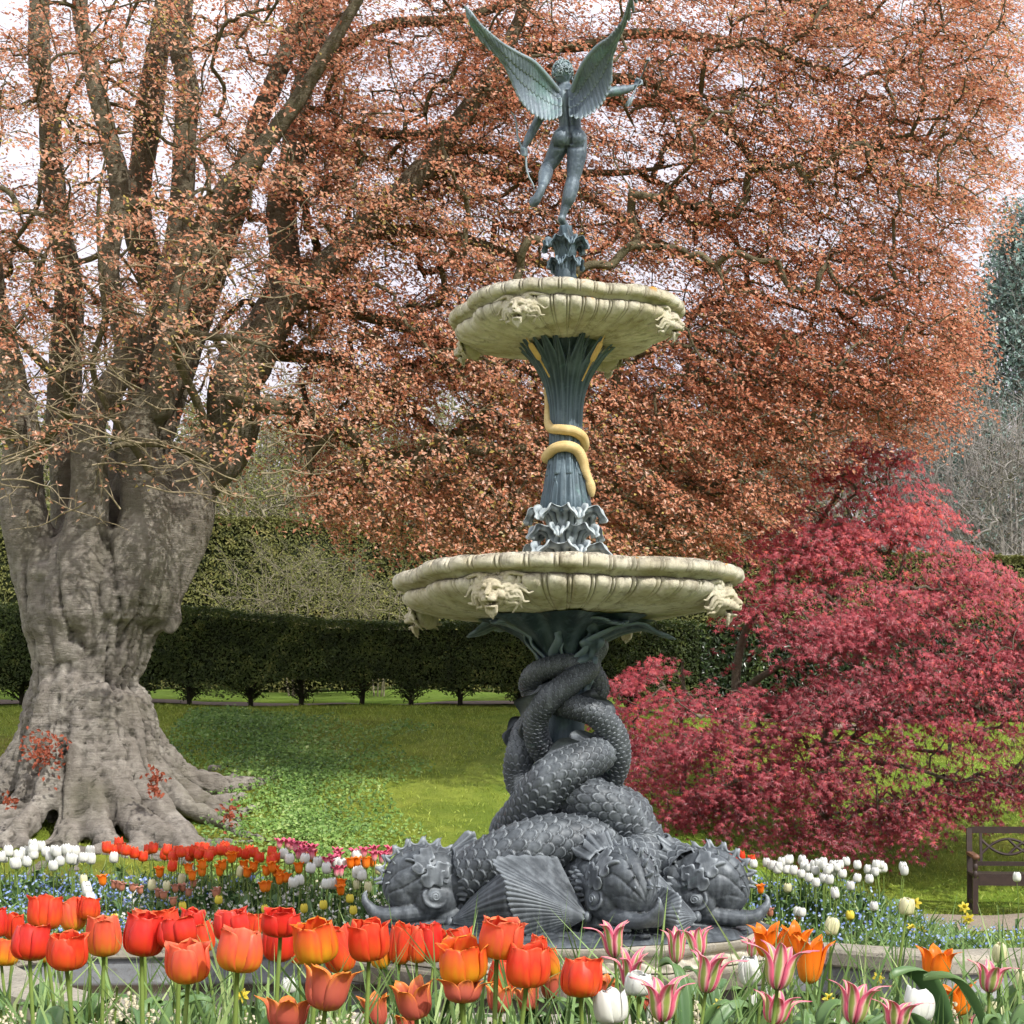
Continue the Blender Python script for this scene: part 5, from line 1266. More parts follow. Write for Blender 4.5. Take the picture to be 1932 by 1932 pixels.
while len(T) < 2100:
    n = 2000; px = rng.uniform(1130, 2150, n); py = rng.uniform(815, 1600, n); u = rng.random(n)
    Ym = YM - 1.9 * np.sin(np.clip((py - 820) / 780, 0, 1) * PI * .75) * rng.uniform(.35, 1, n) + (rng.random(n) < .3) * rng.uniform(.3, 2.2, n)
    lay = np.sin(py / 24 + px / 95 + 2 * vnoise(np.column_stack([px / 170, py / 170, px * 0]), 1, 3))
    ok = (py > ytop(px)) & (py < ybot(px)) & (rng.random(n) < .35 + .65 * sstep(-.5, .8, lay))
    w_ = (px > 1240) & (px < 1375) & (py > 1140) & (py < 1290); ok &= ~(w_ & (rng.random(n) < .97)); w2 = (px > 1375) & (px < 1520) & (py > 1170) & (py < 1290); ok &= ~(w2 & (rng.random(n) < .75))
    w3 = (px < 1450) & (py < 1225) & (py > 1150); ok &= ~(w3 & (rng.random(n) < .5))
    w4 = (py > 1355) & (py < 1440) & (px > 1500); ok &= ~(w4 & (rng.random(n) < .5)); w5 = (py > 1350) & (py < 1400) & (px < 1450); ok &= ~(w5 & (rng.random(n) < .4))
    for a, b_, c in zip(px[ok], py[ok], Ym[ok]): T.append(at(a, b_, c))
T = np.array(T[:2100]); A_, paths, cnt = grow(nodes, .02, T, at(1420, 1380, YM), .15, rng); branches_mesh(A_, paths, cnt, .004, .45, .03, 5, mm)
shifted(mm, -MB_).build('trunk', M_MBARK, maple)
mc = at(1520, 1250, YM + .3); DD = (T - mc); DD[:, 2] *= .15; DD /= np.linalg.norm(DD, axis=1)[:, None]; DD += rng.normal(0, .35, DD.shape) * [1, 1, .3]; DD /= np.linalg.norm(DD, axis=1)[:, None]
nl = 19; s = rng.random((len(T), nl)); S_ = np.cross(DD, [0, 0, 1.]); lat = rng.uniform(-.21, .21, (len(T), nl)) * (1.1 - .5 * s)
P = T[:, None] + DD[:, None] * ((s - .4) * .6)[..., None] + S_[:, None] * lat[..., None]; P[..., 2] += -.26 * s ** 2 + .04 - .3 * np.abs(lat) + rng.normal(0, .02, s.shape)
P = P.reshape(-1, 3); td = np.repeat(DD, nl, 0) * .6 + np.array([0, 0, -.7]) + rng.normal(0, .35, P.shape); N = np.array([.30, -.68, .72]) + .5 * np.repeat(DD, nl, 0) * [1, 1, 0] + rng.normal(0, .30, P.shape)
V, f = starleaf(P, N, .100 * rng.uniform(.7, 1.2, len(P)), rng, td)
hgt = sstep(1.5, 5.5, P[:, 2]); tn = np.clip(.27 + .36 * hgt + .16 * vnoise(P, 1.2, 9) + rng.normal(0, .16, len(P)), 0, 1)  # lit red top and shaded lower layers put into the leaf tone
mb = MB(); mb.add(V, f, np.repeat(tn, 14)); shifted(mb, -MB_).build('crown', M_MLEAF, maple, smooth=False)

# ---------------------------------------------------------------- trees far behind
def far_tree(name, label, cat, x, Y, ztop, spread, nT, leafm, bark, nleaf, lsize, L, seed, zlow=.25, tone=.5, stemsn=1, group=None, tw=.006, r0=.008, rmax=.1, shape=1.0, droop=.1):
    rng = np.random.default_rng(seed); rg = random.Random(seed); g = gz(x, Y); base = np.array([x, Y, g]); H_ = ztop - g
    root = empty(name, base); tag(root, label, cat, group)
    mb = MB(); nodes = []
    for k in range(stemsn):
        ox = (k - (stemsn - 1) / 2) * .15 * spread / max(1, stemsn - 1) if stemsn > 1 else 0
        lean = rg.uniform(-.3, .3) * spread * (stemsn > 1) + ox * 2
        Q = catmull([(x + ox, Y, g - .1), (x + ox + lean * .3, Y + rg.uniform(-.2, .2), g + H_ * .3), (x + ox + lean * .7 + rg.uniform(-.2, .2), Y, g + H_ * .6), (x + ox + lean, Y, g + H_ * .92)], 30)
        rr = np.linspace(rmax * (1 if stemsn == 1 else .55), r0, 30); mb.add2(tube(Q, rr, 8)); nodes += list(Q[3:])
    u = rng.uniform(zlow, 1, nT); a = rng.uniform(0, 2 * PI, nT); R_ = spread * np.sqrt(rng.random(nT)) * (np.clip(1 - np.abs((u - .55) / .55) ** 2.2, .05, 1) ** .5 if shape == 1.0 else (1.05 - u) ** .8)
    T = np.column_stack([x + R_ * np.cos(a), Y + R_ * np.sin(a) * .8, g + H_ * u])
    if shape == 2: ti = np.round(u * 15); T[:, 2] = g + H_ * (ti / 15) + .10 * R_ * np.sin(a * 3 + ti) - .06 * R_ + rng.normal(0, .12, nT)
    A_, paths, cnt = grow(nodes, .02, T, base, .07, rng); branches_mesh(A_, paths, cnt, r0, .38, rmax * .6, 4, mb)
    shifted(mb, -base).build('trunk', bark, root)
    DD = T - (base + [0, 0, H_ * .35]); DD += rng.normal(0, 1, DD.shape); tn = np.clip(tone + .15 * vnoise(T, .8, 4) + rng.normal(0, .1, nT), 0, 1)
    tm, lm = sprays(T, DD, rng, nleaf, L, lsize, tw, .35, droop, (.1, -.4, .7), .6, tn); shifted(tm, -base).build('twigs', bark, root); shifted(lm, -base).build('crown', leafm, root, smooth=False)
    return root
M_SPRING = tonemat('spring_leaves', [(0, (.10, .12, .03)), (.5, (.25, .27, .07)), (1, (.45, .43, .18))], .6, .4)
M_PALE = plainmat('pale_bark', (.30, .27, .19), (.18, .16, .10), 6, .8, None)
M_GREYB = plainmat('grey_twig_bark', (.33, .30, .28), (.22, .20, .18), 6, .8, None)
M_CEDAR = tonemat('cedar_needles', [(0, (.12, .17, .155)), (.5, (.23, .32, .29)), (1, (.38, .48, .43))], .7, .15)
M_RUSSET = tonemat('budding_twigs', [(0, (.20, .13, .08)), (.5, (.34, .26, .15)), (1, (.45, .38, .2))], .7, .3)
far_tree('budding_shrub', 'pale many-stemmed budding shrub between the two hedges, left of the lower bowl', 'shrub', at(560, 1100, 30.6)[0], 30.6, EYE + 400 / F * 30.6, 1.75, 300, M_SPRING, M_PALE, 20, .04, .7, 3, .25, .45, 6, None, .005, .005, .035)
far_tree('budding_shrub', 'smaller pale budding shrub against the tall hedge just left of the lower bowl', 'shrub', at(715, 1120, 30.4)[0], 30.4, EYE + 350 / F * 30.4, 1.1, 150, M_SPRING, M_PALE, 20, .04, .6, 8, .25, .45, 4, None, .005, .005, .03)
wl_ = ['spring tree with pale green buds just right of the beech trunk', 'slender pale-stemmed tree behind the tall hedge left of the fountain column', 'light green budding tree right behind the fountain column', 'budding tree behind the tall hedge at the left edge', 'loose yellowish tree behind the hedge between column and maple', 'grey-twigged budding tree above the red maple']
for i, (px, Y, yt, sp_, n_) in enumerate(((470, 38, 790, 2.2, 420), (640, 41, 730, 2.6, 480), (1180, 40, 760, 2.8, 460), (60, 38, 820, 3.0, 380), (880, 43, 700, 3.0, 460), (1390, 44, 650, 3.0, 420))):
    far_tree('budding_tree', wl_[i], 'tree', at(px, 900, Y)[0], Y, EYE + (HOR - yt) / F * Y, sp_, n_, M_SPRING if i != 5 else M_RUSSET, M_PALE, 22, .075, 1.3, 40 + i, .12, .5, 4, 'budding trees beyond the tall hedge', .011, .012, .16)
for i, (px, Y, yt, sp_, lab) in enumerate(((1560, 56, 640, 3.2, 'bare grey tree seen through the beech above the red maple'), (1790, 48, 770, 2.0, 'bare pale tree beside the blue-green cedar, left one'), (1905, 46, 820, 1.8, 'bare pale tree at the right edge below the cedar'))):
    far_tree('bare_tree', lab, 'tree', at(px, 900, Y)[0], Y, EYE + (HOR - yt) / F * Y, sp_, 360, M_RUSSET, M_GREYB, 5, .05, 1.6, 60 + i, .12, .5, 5, 'bare trees beyond the tall hedge', .014, .014, .16, droop=-.25)
far_tree('blue_cedar', 'blue-green cedar standing against the bright sky at the right edge', 'tree', at(1935, 900, 62)[0], 62, EYE + (HOR - 440) / F * 62, 6.4, 900, M_CEDAR, M_GREYB, 46, .20, 2.3, 71, .02, .45, 1, None, .02, .02, .4, shape=2)
far_tree('blue_cedar', 'second cedar, lower and farther left, half hidden by the copper beech', 'tree', at(1800, 900, 70)[0], 70, EYE + (HOR - 640) / F * 70, 3.6, 500, M_CEDAR, M_GREYB, 36, .26, 2.0, 72, .02, .4, 1, None, .02, .02, .4, shape=2)
# far dark evergreen screen so that the horizon is closed
for i, (px, Y, yt, sp_) in enumerate(((200, 75, 860, 8), (560, 78, 830, 8), (900, 76, 850, 8), (1250, 80, 820, 8), (1560, 78, 790, 8), (-150, 75, 820, 8), (2150, 75, 900, 8))):
    far_tree('distant_evergreen', ['distant evergreen behind the beech trunk', 'distant evergreen behind the budding trees on the left', 'distant evergreen left behind the fountain column', 'distant evergreen right behind the fountain column', 'distant evergreen behind the bare grey tree', 'distant evergreen beyond the left edge of the lawn', 'distant evergreen beyond the bench'][i], 'tree', at(px, 900, Y)[0], Y, EYE + (HOR - yt) / F * Y, sp_, 420, tonemat('evergreen_leaves', [(0, (.05, .065, .025)), (.5, (.12, .14, .05)), (1, (.22, .23, .09))], .7, .2) if i == 0 else bpy.data.materials['evergreen_leaves'], M_GREYB, 40, .42, 3.2, 80 + i, .0, .5, 1, 'distant evergreens on the skyline', .02, .02, .4)
# ================================================================== FLOWERS, GRASS, BENCH
M_RED = tonemat('red_petals', [(0, (.88, .62, .04)), (.12, (.92, .42, .03)), (.26, (.92, .18, .03)), (.55, (.90, .07, .03)), (.8, (.93, .14, .06)), (1, (.95, .30, .07))], .38, .48, spec=.4)
M_RED2 = tonemat('deep_red_petals', [(0, (.85, .50, .03)), (.10, (.88, .30, .02)), (.22, (.84, .08, .02)), (.55, (.80, .035, .025)), (.85, (.86, .08, .05)), (1, (.92, .22, .05))], .36, .42, spec=.45)
M_RED3 = tonemat('salmon_red_petals', [(0, (.88, .70, .05)), (.18, (.93, .50, .04)), (.38, (.92, .22, .05)), (.6, (.92, .15, .08)), (.85, (.94, .26, .13)), (1, (.95, .42, .12))], .40, .50, spec=.4)
M_FLAME = tonemat('flame_petals', [(0, (.88, .66, .04)), (.25, (.92, .55, .03)), (.5, (.90, .25, .03)), (.75, (.88, .12, .04)), (1, (.92, .48, .03))], .38, .48, spec=.4)
M_BRZ = tonemat('apricot_petals', [(0, (.80, .36, .05)), (.25, (.60, .13, .09)), (.55, (.62, .14, .08)), (.82, (.84, .28, .05)), (1, (.90, .44, .04))], .42, .34, spec=.4)
M_ORA = tonemat('orange_petals', [(0, (.75, .50, .05)), (.25, (.90, .28, .02)), (.7, (.92, .20, .01)), (1, (.95, .38, .02))], .4, .36, spec=.4)
M_PINK = tonemat('pink_petals', [(0, (.30, .40, .08)), (.30, (.42, .46, .14)), (.42, (.86, .62, .50)), (.6, (.86, .20, .30)), (.85, (.84, .14, .26)), (1, (.90, .45, .50))], .4, .34, spec=.4)
M_WHITE = tonemat('white_petals', [(0, (.62, .68, .40)), (.2, (.80, .80, .70)), (1, (.86, .86, .84))], .42, .34, spec=.35)
M_CREAM = tonemat('cream_petals', [(0, (.50, .60, .20)), (.25, (.78, .76, .42)), (1, (.84, .80, .55))], .42, .34, spec=.35)
M_YEL = tonemat('yellow_petals', [(0, (.75, .62, .06)), (1, (.88, .74, .10))], .42, .34, spec=.35)
M_DUSK = tonemat('brown_pink_petals', [(0, (.35, .38, .12)), (.4, (.52, .20, .12)), (1, (.60, .30, .22))], .45, .3)
M_STEM = tonemat('tulip_stem', [(0, (.11, .17, .035)), (1, (.20, .28, .06))], .5, .1)
M_TLEAF = tonemat('tulip_leaf', [(0, (.05, .115, .045)), (.5, (.095, .19, .07)), (1, (.20, .32, .10))], .42, .25, spec=.5)
M_STAMEN = plainmat('stamen', (.05, .03, .04), (.2, .2, .05), 40, .7, None)
KIND = {   # profile radius(u), height(u), petal half width, tip sharpness, tip flare
 'goblet': dict(r=[.05, .30, .44, .47, .44, .40, .41], z=[0, .06, .22, .46, .70, .90, 1.0], w=.37, sharp=.28),
 'open':   dict(r=[.05, .26, .38, .42, .44, .50, .62], z=[0, .08, .26, .48, .70, .88, .98], w=.29, sharp=.75),
 'lily':   dict(r=[.05, .20, .28, .31, .36, .50, .72], z=[0, .12, .32, .54, .76, .92, .98], w=.20, sharp=.95),
 'egg':    dict(r=[.05, .28, .42, .46, .44, .36, .26], z=[0, .05, .20, .45, .70, .90, 1.0], w=.37, sharp=.45),
}
def petal(kind, ang, inner, rg, nu=16, nv=11):
    k = KIND[kind]; u = np.linspace(0, 1, nu); r = np.interp(u, np.linspace(0, 1, 7), catmull(np.array(k['r'])[:, None] * [1], 7)[:, 0]); 
    r = catmull(np.column_stack([k['r'], k['z']]), nu); rr = r[:, 0] * (.86 if inner else 1.0) * (1 + rg.uniform(-.06, .08) * u ** 2); zz = r[:, 1] * (1.03 if inner else .97) * (1 + rg.uniform(-.05, .03))
    fl = rg.uniform(-.10, .20) * (1.3 if kind in ('open', 'lily') else .8); rr = rr + fl * u ** 5
    w = k['w'] * (np.sin(PI * np.clip(u * (.80 + .17 * k['sharp']) + .10 * (1 - u), 0, 1)) ** (.55 + .45 * k['sharp'])) + .02 * (1 - u)
    w[-1] = .012 + .06 * (1 - k['sharp'])
    v = np.linspace(-1, 1, nv)[None] * np.ones((nu, 1)); W = w[:, None]
    a = ang + v * W / np.maximum(rr[:, None], .26) * .92
    cup = (1 - v ** 2) * .02 - .03 * (v ** 4) + .010 * np.sin(v * 9 + ang * 3) * u[:, None]
    R = rr[:, None] + cup + .016 * np.exp(-(v / .12) ** 2) * u[:, None]
    tipc = .10 * rg.uniform(.3, 1.0) * (np.abs(v) ** 2) * (u[:, None] ** 3)
    P = np.stack([R * np.cos(a), R * np.sin(a), zz[:, None] + 0 * a - tipc * (1 - k['sharp'] * .5) + .004 * np.sin(v * 7 + ang * 7) * u[:, None] ** 3], -1)
    U = u[:, None] + 0 * v
    if kind == 'lily': tone = np.clip(.12 + .95 * np.abs(v) ** 1.0 * (.7 + .3 * U) + .55 * (U - .55) * (U > .45), 0, 1)
    else: tone = np.clip(U * .85 + .16 * np.abs(v) ** 3 + .06 * np.sin(v * 13), 0, 1)
    mb = MB(); Vv, Ff = sheet(P, .006); mb.add2((Vv, Ff), np.concatenate([tone.ravel(), tone.ravel()])); return mb
def bloom_set(kind, seed):
    rg = random.Random(seed); out = []
    a0 = rg.uniform(0, 2 * PI)
    for i in range(6):
        inner = i % 2 == 1; out.append(petal(kind, a0 + i * PI / 3 + rg.uniform(-.08, .08), inner, rg).mesh('petal'))
    mb = MB(); mb.add2(ellipsoid((0, 0, .04), (.10, .10, .05))); mb.add2(tube(np.array([[0, 0, 0], [0, 0, .2], [0, 0, .42]]), [.05, .05, .06], 8))
    rc = mb.mesh('bloom')
    return rc, out
SETS = {k: [bloom_set(k, 100 + 7 * i + ord(k[0])) for i in range(6)] for k in KIND}
def cup_mesh(kind, seed):
    """small bloom in one connected surface (seen from afar)"""
    rg = random.Random(seed); k = KIND[kind]; r = catmull(np.column_stack([k['r'], k['z']]), 12); n = 36
    a = np.arange(n) / n * 2 * PI; s = np.abs(np.cos(a * 1.5 + rg.random())) if kind != 'lily' else np.abs(np.cos(a * 3)) ; u = np.linspace(0, 1, 12)[:, None]
    s6 = np.abs(np.cos(a * 3 + rg.random()))[None]
    R = r[:, :1] * (1 - .10 * (1 - s6) * u) * (1 + .12 * u ** 3 * (s[None] - .5)); Z = r[:, 1:] - (.30 if kind == 'lily' else .16) * (1 - s6) * u ** 4 - .05 * (1 - s[None]) * u ** 4
    if kind == 'lily': R = R * (1 - .42 * (1 - s6) * u ** 2)
    V1 = np.stack([R * np.cos(a), R * np.sin(a), Z + 0 * R], -1).reshape(-1, 3); V2 = np.stack([R * .93 * np.cos(a), R * .93 * np.sin(a), Z + .03 + 0 * R], -1).reshape(-1, 3)
    g = gridf(12, n, False, True)[:, ::-1]; N = 12 * n; i = np.arange(n); top = np.stack([11 * n + i, 11 * n + (i + 1) % n, 11 * n + (i + 1) % n + N, 11 * n + i + N], 1)
    tone = np.repeat(np.linspace(0, 1, 12), n) ; tone = np.clip(tone * .85 + .15 * np.tile(1 - s6[0], 12), 0, 1)
    if kind == 'lily': tone = np.clip(.35 + .5 * tone, 0, 1)
    mb = MB(); mb.add(np.vstack([V1, V2]), np.vstack([g, g[:, ::-1] + N, top]), np.concatenate([tone, tone])); return mb.mesh('bloom')
CUPS = {k: [cup_mesh(k, i) for i in range(3)] for k in KIND}
def leaf_mesh(seed, L=1.0, W=.085, fold=.35, arch=.26):
    rg = random.Random(seed); n = 18; t = np.linspace(0, 1, n); arch *= rg.uniform(.5, 1.4)
    x = arch * t ** 1.8 * L; z = L * (np.sin(t * PI * .5 * .95) ** .9) * (1 - .18 * t * t) - .0; w = W * (np.sin(PI * (t * .9 + .06)) ** .75) * (1 + .15 * np.sin(t * 9 + seed)); w[-1] = .004
    v = np.linspace(-1, 1, 7)[None] * np.ones((n, 1)); tw = rg.uniform(-.6, .6) * t[:, None]
    X = x[:, None] + np.abs(v) * w[:, None] * fold * -1 * .8 ; Yv = v * w[:, None]
    P = np.stack([X * np.cos(tw) - Yv * np.sin(tw), X * np.sin(tw) + Yv * np.cos(tw), z[:, None] + .0 * v + .012 * np.sin(v * 3 + t[:, None] * 8)], -1)
    mb = MB(); tone = np.clip(.25 + .45 * t[:, None] + .2 * np.abs(v) + rg.uniform(-.15, .15), 0, 1).ravel(); mb.add2(sheet(P, .003), np.concatenate([tone, tone])); return mb.mesh('leaf')
LEAVES = [leaf_mesh(i) for i in range(8)]
def mat_copy(me, mat, cache={}):
    k = (me.name, mat.name)
    if k not in cache:
        m = me.copy(); m.materials.clear(); m.materials.append(mat); cache[k] = m
    return cache[k]
MATS = dict(R=M_RED, Y=M_FLAME, O=M_BRZ, B=M_ORA, K=M_PINK, W=M_WHITE, C=M_CREAM, D=M_DUSK, L=M_YEL)
KD = dict(R='goblet', Y='goblet', O='open', B='open', K='lily', W='egg', C='egg', D='open', L='egg')
def stem_to(root, base, top, r, rg, bend=.02):
    b = np.zeros(3); t = np.array(top) - np.array(base); m = t * .55 + [rg.uniform(-bend, bend), rg.uniform(-bend, bend), 0]
    Q = catmull([b, m, t], 12); mb = MB(); mb.add2(tube(Q, np.linspace(r * 1.15, r * .85, 12), 8), .5 + .0 * 1); mb.A = [np.linspace(.1, .9, len(mb.V[0]))]
    mb.build('stem', M_STEM, root)
def add_leaves(root, n, L, rg, W=1.0):
    for i in range(n):
        o = link('leaf', mat_copy(rg.choice(LEAVES), M_TLEAF), None, root); s = L * rg.uniform(.75, 1.15); o.scale = (s, s * W, s); o.rotation_euler = (0, rg.uniform(-.1, .25), rg.uniform(0, 2 * PI))
def tulip_near(kind, px, pyt, w, h, Y, rg, label, nleaf=2, tilt=None):
    pyb = pyt + h * .94; topc = at(px, pyb, Y); s = w / F * Y; hs = h * .97 / F * Y
    kd = KD[kind]; maxr = {'goblet': .94, 'open': 1.0, 'lily': 1.02, 'egg': .92}[kd]
    bx_, by_ = topc[0] + rg.uniform(-.03, .03), topc[1] + rg.uniform(-.03, .03); base = np.array([bx_, by_, gz(bx_, by_)])
    root = empty('tulip', base); tag(root, label, 'tulip', GN[kind])
    stem_to(root, base, topc, .0046 if kind != 'K' else .004, rg)
    rc, ps = rg.choice(SETS[kd]); b = link('bloom', mat_copy(rc, M_STAMEN), None, root); b.location = topc - base; b.scale = (s / maxr, s / maxr, hs)
    t1, t2 = (rg.uniform(-.17, .17), rg.uniform(-.20, .20)) if tilt is None else tilt
    b.rotation_euler = (t1, t2, rg.uniform(0, 2 * PI))
    mk_ = MATS[kind] if kind != 'R' else rg.choice((M_RED, M_RED2, M_RED3, M_RED))
    for p in ps: link('petal', mat_copy(p, mk_), None, b)
    add_leaves(root, nleaf, .30, rg)
    return root
GN = dict(R='red tulips in the near bed', Y='flame tulips in the near bed', O='apricot tulips in the near bed', B='orange tulips in the near bed', K='pink green-striped tulips in the near bed', W='white tulips in the near bed', C='cream tulips in the near bed')
near = []
def LL(k, *bs):
    for b in bs: near.append((k, (b[0] + b[2]) / 2 * .3813, 1525.8 + b[1] * .3813, (b[2] - b[0]) * .3813, (b[3] - b[1]) * .3813))
def CC(k, *bs):
    for b in bs: near.append((k, 684 + (b[0] + b[2]) / 2 * .3541, 1683.7 + b[1] * .3541, (b[2] - b[0]) * .3541, (b[3] - b[1]) * .3541))
def RR(k, *bs):
    for b in bs: near.append((k, 1315.4 + (b[0] + b[2]) / 2 * .3192, 1525.8 + b[1] * .3192, (b[2] - b[0]) * .3192, (b[3] - b[1]) * .3192))
LL('R', (-90, 495, 45, 650), (135, 435, 300, 612), (303, 448, 432, 615), (380, 440, 490, 560), (55, 575, 240, 765), (230, 618, 430, 810), (426, 533, 600, 745), (600, 527, 800, 745), (640, 505, 790, 640), (750, 500, 900, 640), (790, 540, 990, 695), (880, 495, 1000, 640), (823, 660, 1038, 875),
   (1070, 503, 1250, 660), (1062, 598, 1285, 825), (1292, 498, 1482, 640), (1298, 565, 1460, 768), (1620, 580, 1780, 825), (1725, 550, 1925, 765), (1430, 640, 1520, 780))
LL('Y', (-70, 645, 85, 785), (1455, 560, 1678, 780), (1832, 650, 1935, 800))
CC('R', (132, 170, 262, 395), (227, 190, 350, 390), (310, 168, 445, 390), (458, 188, 602, 320), (597, 135, 832, 362), (655, 355, 800, 545), (755, 280, 990, 522), (1052, 355, 1272, 575))
CC('Y', (405, 258, 662, 495))
LL('O', (1480, 785, 1735, 1015), (1298, 938, 1532, 1110))
CC('O', (0, 545, 152, 730), (175, 470, 400, 690), (412, 470, 640, 600), (652, 490, 810, 650), (820, 500, 960, 640), (945, 405, 1060, 580), (1200, 442, 1340, 605), (1130, 440, 1230, 585), (160, 655, 310, 760), (1432, 500, 1535, 650))
CC('K', (1257, 160, 1432, 360), (1338, 315, 1518, 530), (1602, 190, 1745, 390), (1712, 192, 1872, 352), (1722, 322, 1932, 550), (1472, 462, 1720, 705))
CC('W', (1237, 520, 1418, 715), (1395, 430, 1545, 560), (1500, 580, 1590, 720))
RR('B', (325, 692, 500, 890), (470, 690, 650, 890), (560, 760, 745, 1055), (1312, 822, 1508, 1020), (1462, 1035, 1640, 1238))
RR('K', (262, 765, 400, 890), (335, 805, 608, 1090), (650, 790, 785, 950), (322, 1090, 582, 1290), (790, 1027, 1052, 1290), (1052, 1132, 1300, 1320), (1615, 912, 1832, 1098), (1540, 1218, 1660, 1320))
RR('W', (258, 878, 388, 1058), (1203, 1065, 1385, 1270), (1365, 1178, 1480, 1290), (265, 1082, 345, 1270), (395, 1050, 520, 1220), (770, 1245, 850, 1330))
RR('C', (1190, 530, 1278, 636), (750, 645, 835, 755), (1745, 797, 1830, 922), (1860, 950, 1950, 1075), (1700, 1147, 1815, 1265), (1870, 1132, 1950, 1260))
LL('W', (1395, 835, 1468, 920))
LL('R', (20, 520, 120, 660), (480, 560, 570, 700), (960, 560, 1070, 720), (1190, 520, 1290, 640)); CC('R', (385, 200, 470, 340), (880, 230, 975, 360)); CC('Y', (965, 300, 1068, 460)); LL('Y', (180, 645, 262, 770))
rg = random.Random(12)
order = sorted(range(len(near)), key=lambda i: near[i][1]); num = {}
ordw = ['first', 'second', 'third', 'fourth', 'fifth', 'sixth', 'seventh', 'eighth', 'ninth', 'tenth', 'eleventh', 'twelfth', 'thirteenth', 'fourteenth', 'fifteenth', 'sixteenth', 'seventeenth', 'eighteenth', 'nineteenth', 'twentieth'] 
desc = dict(R='scarlet goblet tulip', Y='flame tulip with yellow petal edges', O='dusky apricot tulip with flaring petals', B='bright orange pointed tulip', K='pink tulip with green-striped pointed petals', W='pure white tulip', C='creamy ivory tulip')
cnts = {k: sum(1 for n in near if n[0] == k) for k in desc}
for i in order:
    k, px, py, w, h = near[i]; num[k] = num.get(k, 0) + 1; j = num[k]; tot = cnts[k]
    if j <= (tot + 1) // 2: pos = ordw[j - 1] + ' from the left' if j > 1 else 'leftmost'
    else: pos = (ordw[tot - j] + ' from the right') if j < tot else 'rightmost'
    lab = f'{desc[k]} in the near bed, {pos} of {"those" if tot > 1 else "all"}' if j not in (1, tot) else f'{desc[k]} in the near bed, {pos} of its colour'
    rw = dict(R=.075, Y=.082, O=.078, B=.075, K=.078, W=.062, C=.055)[k]
    if k == 'O' and py > 1850: rw = .072
    Y = min(max(rw * F / w, 2.75), 4.55) + rg.uniform(-.02, .02)
    tulip_near(k, px, py, w, h, Y, rg, lab, 2 if rg.random() < .7 else 3)
# extra foliage of the near bed: leaf rosettes without flower
def leaf_clump(name, x, y, n, L, rg, W=1.0, label=None, group=None, zoff=0):
    root = empty(name, (x, y, gz(x, y) + zoff)); tag(root, label, 'plant', group)
    for i in range(n):
        o = link('leaf', mat_copy(rg.choice(LEAVES), M_TLEAF), None, root); s = L * rg.uniform(.7, 1.2); o.scale = (s, s * W, s); o.rotation_euler = (rg.uniform(-.15, .15), rg.uniform(-.05, .35), rg.uniform(0, 2 * PI)); o.location = (rg.uniform(-.03, .03), rg.uniform(-.03, .03), 0)
for i in range(60):
    Y = rg.uniform(3.3, 4.6); px = rg.uniform(-30, 1960)
    Lh = EYE - 492 / F * Y - .84 + rg.uniform(-.03, .07) + (.03 if px > 1200 else 0)
    if 560 < px < 1180 and rg.random() < .5: Lh -= .06
    x = (px - MID) / F * Y; leaf_clump('leafy_tulip_plant', x, Y, rg.randint(3, 5), max(.15, Lh / .9), rg, .38 if rg.random() < .5 else .6, 'upright green tulip leaves without a flower in the near bed', 'leafy tulip plants without flowers in the near bed')
rng0 = np.random.default_rng(55); n_ = 1500; Yq = rng0.uniform(3.1, 4.65, n_); pq = rng0.uniform(-40, 1970, n_); xq = (pq - MID) / F * Yq
kq = rng0.random(n_) < .30 + .9 * (vnoise(np.column_stack([xq * 5, Yq * 4, xq * 0]), 1, 3) > .05) * (.6 + .4 * (pq > 1200)); xq, Yq = xq[kq], Yq[kq]
NEARB = np.column_stack([xq, Yq, ground_z(xq, Yq)])
# cream bluebell-like spikes
M_SPIKE = plainmat('cream_florets', (.78, .72, .55), (.55, .48, .30), 40, .6, None)
sm = MB(); rs = random.Random(2)
for q in range(26):
    a = q * 2.4; z = .62 + q * .0135; r = .048 * (1 - (q / 30) ** 2) + .01; sm.add2(ellipsoid((r * math.cos(a), r * math.sin(a), z - .01), (.013, .013, .014), None, 6, 8)); sm.add2(tube(np.array([[0, 0, z], [r * math.cos(a), r * math.sin(a), z - .005]]), .004, 4))
SP = sm.mesh('florets'); st = MB(); st.add2(tube(catmull([(0, 0, 0), (.015, 0, .5), (0, 0, 1.0)], 10), np.linspace(.016, .008, 10), 6), .6); ST = st.mesh('stem')
SPm = mat_copy(SP, M_SPIKE); STm = mat_copy(ST, M_STEM)
def spike(px, pytop, Y, rg):
    p = at(px, pytop, Y); x, y = p[0], p[1]; g = gz(x, y); H_ = p[2] - g; root = empty('white_bluebell', (x, y, g)); tag(root, 'fading cream bluebell spike among the near tulips', 'flower', 'cream bluebell spikes in the near bed')
    for me, nm in ((SPm, 'florets'), (STm, 'stem')):
        o = link(nm, me, None, root); o.scale = (.36, .36, H_); 
    root.rotation_euler = (rg.uniform(-.08, .08), rg.uniform(-.08, .08), rg.uniform(0, 6))
for cx, cy in ((520, 880), (545, 930), (580, 945), (600, 915), (650, 900), (680, 870), (60, 935), (100, 970), (160, 985), (765, 950), (860, 945), (1225, 950), (1255, 930), (1270, 985), (1645, 985), (1690, 980), (1715, 995), (1620, 1000), (20, 1000), (470, 1010)):
    spike(cx * .3813, 1525.8 + cy * .3813, rg.uniform(3.6, 4.5), rg)
for cx, cy in ((510, 640), (540, 650), (1720, 545), (1745, 560), (1760, 600), (720, 680), (1560, 640), (1490, 650)): spike(684 + cx * .3541, 1683.7 + cy * .3541, rg.uniform(3.6, 4.4), rg)
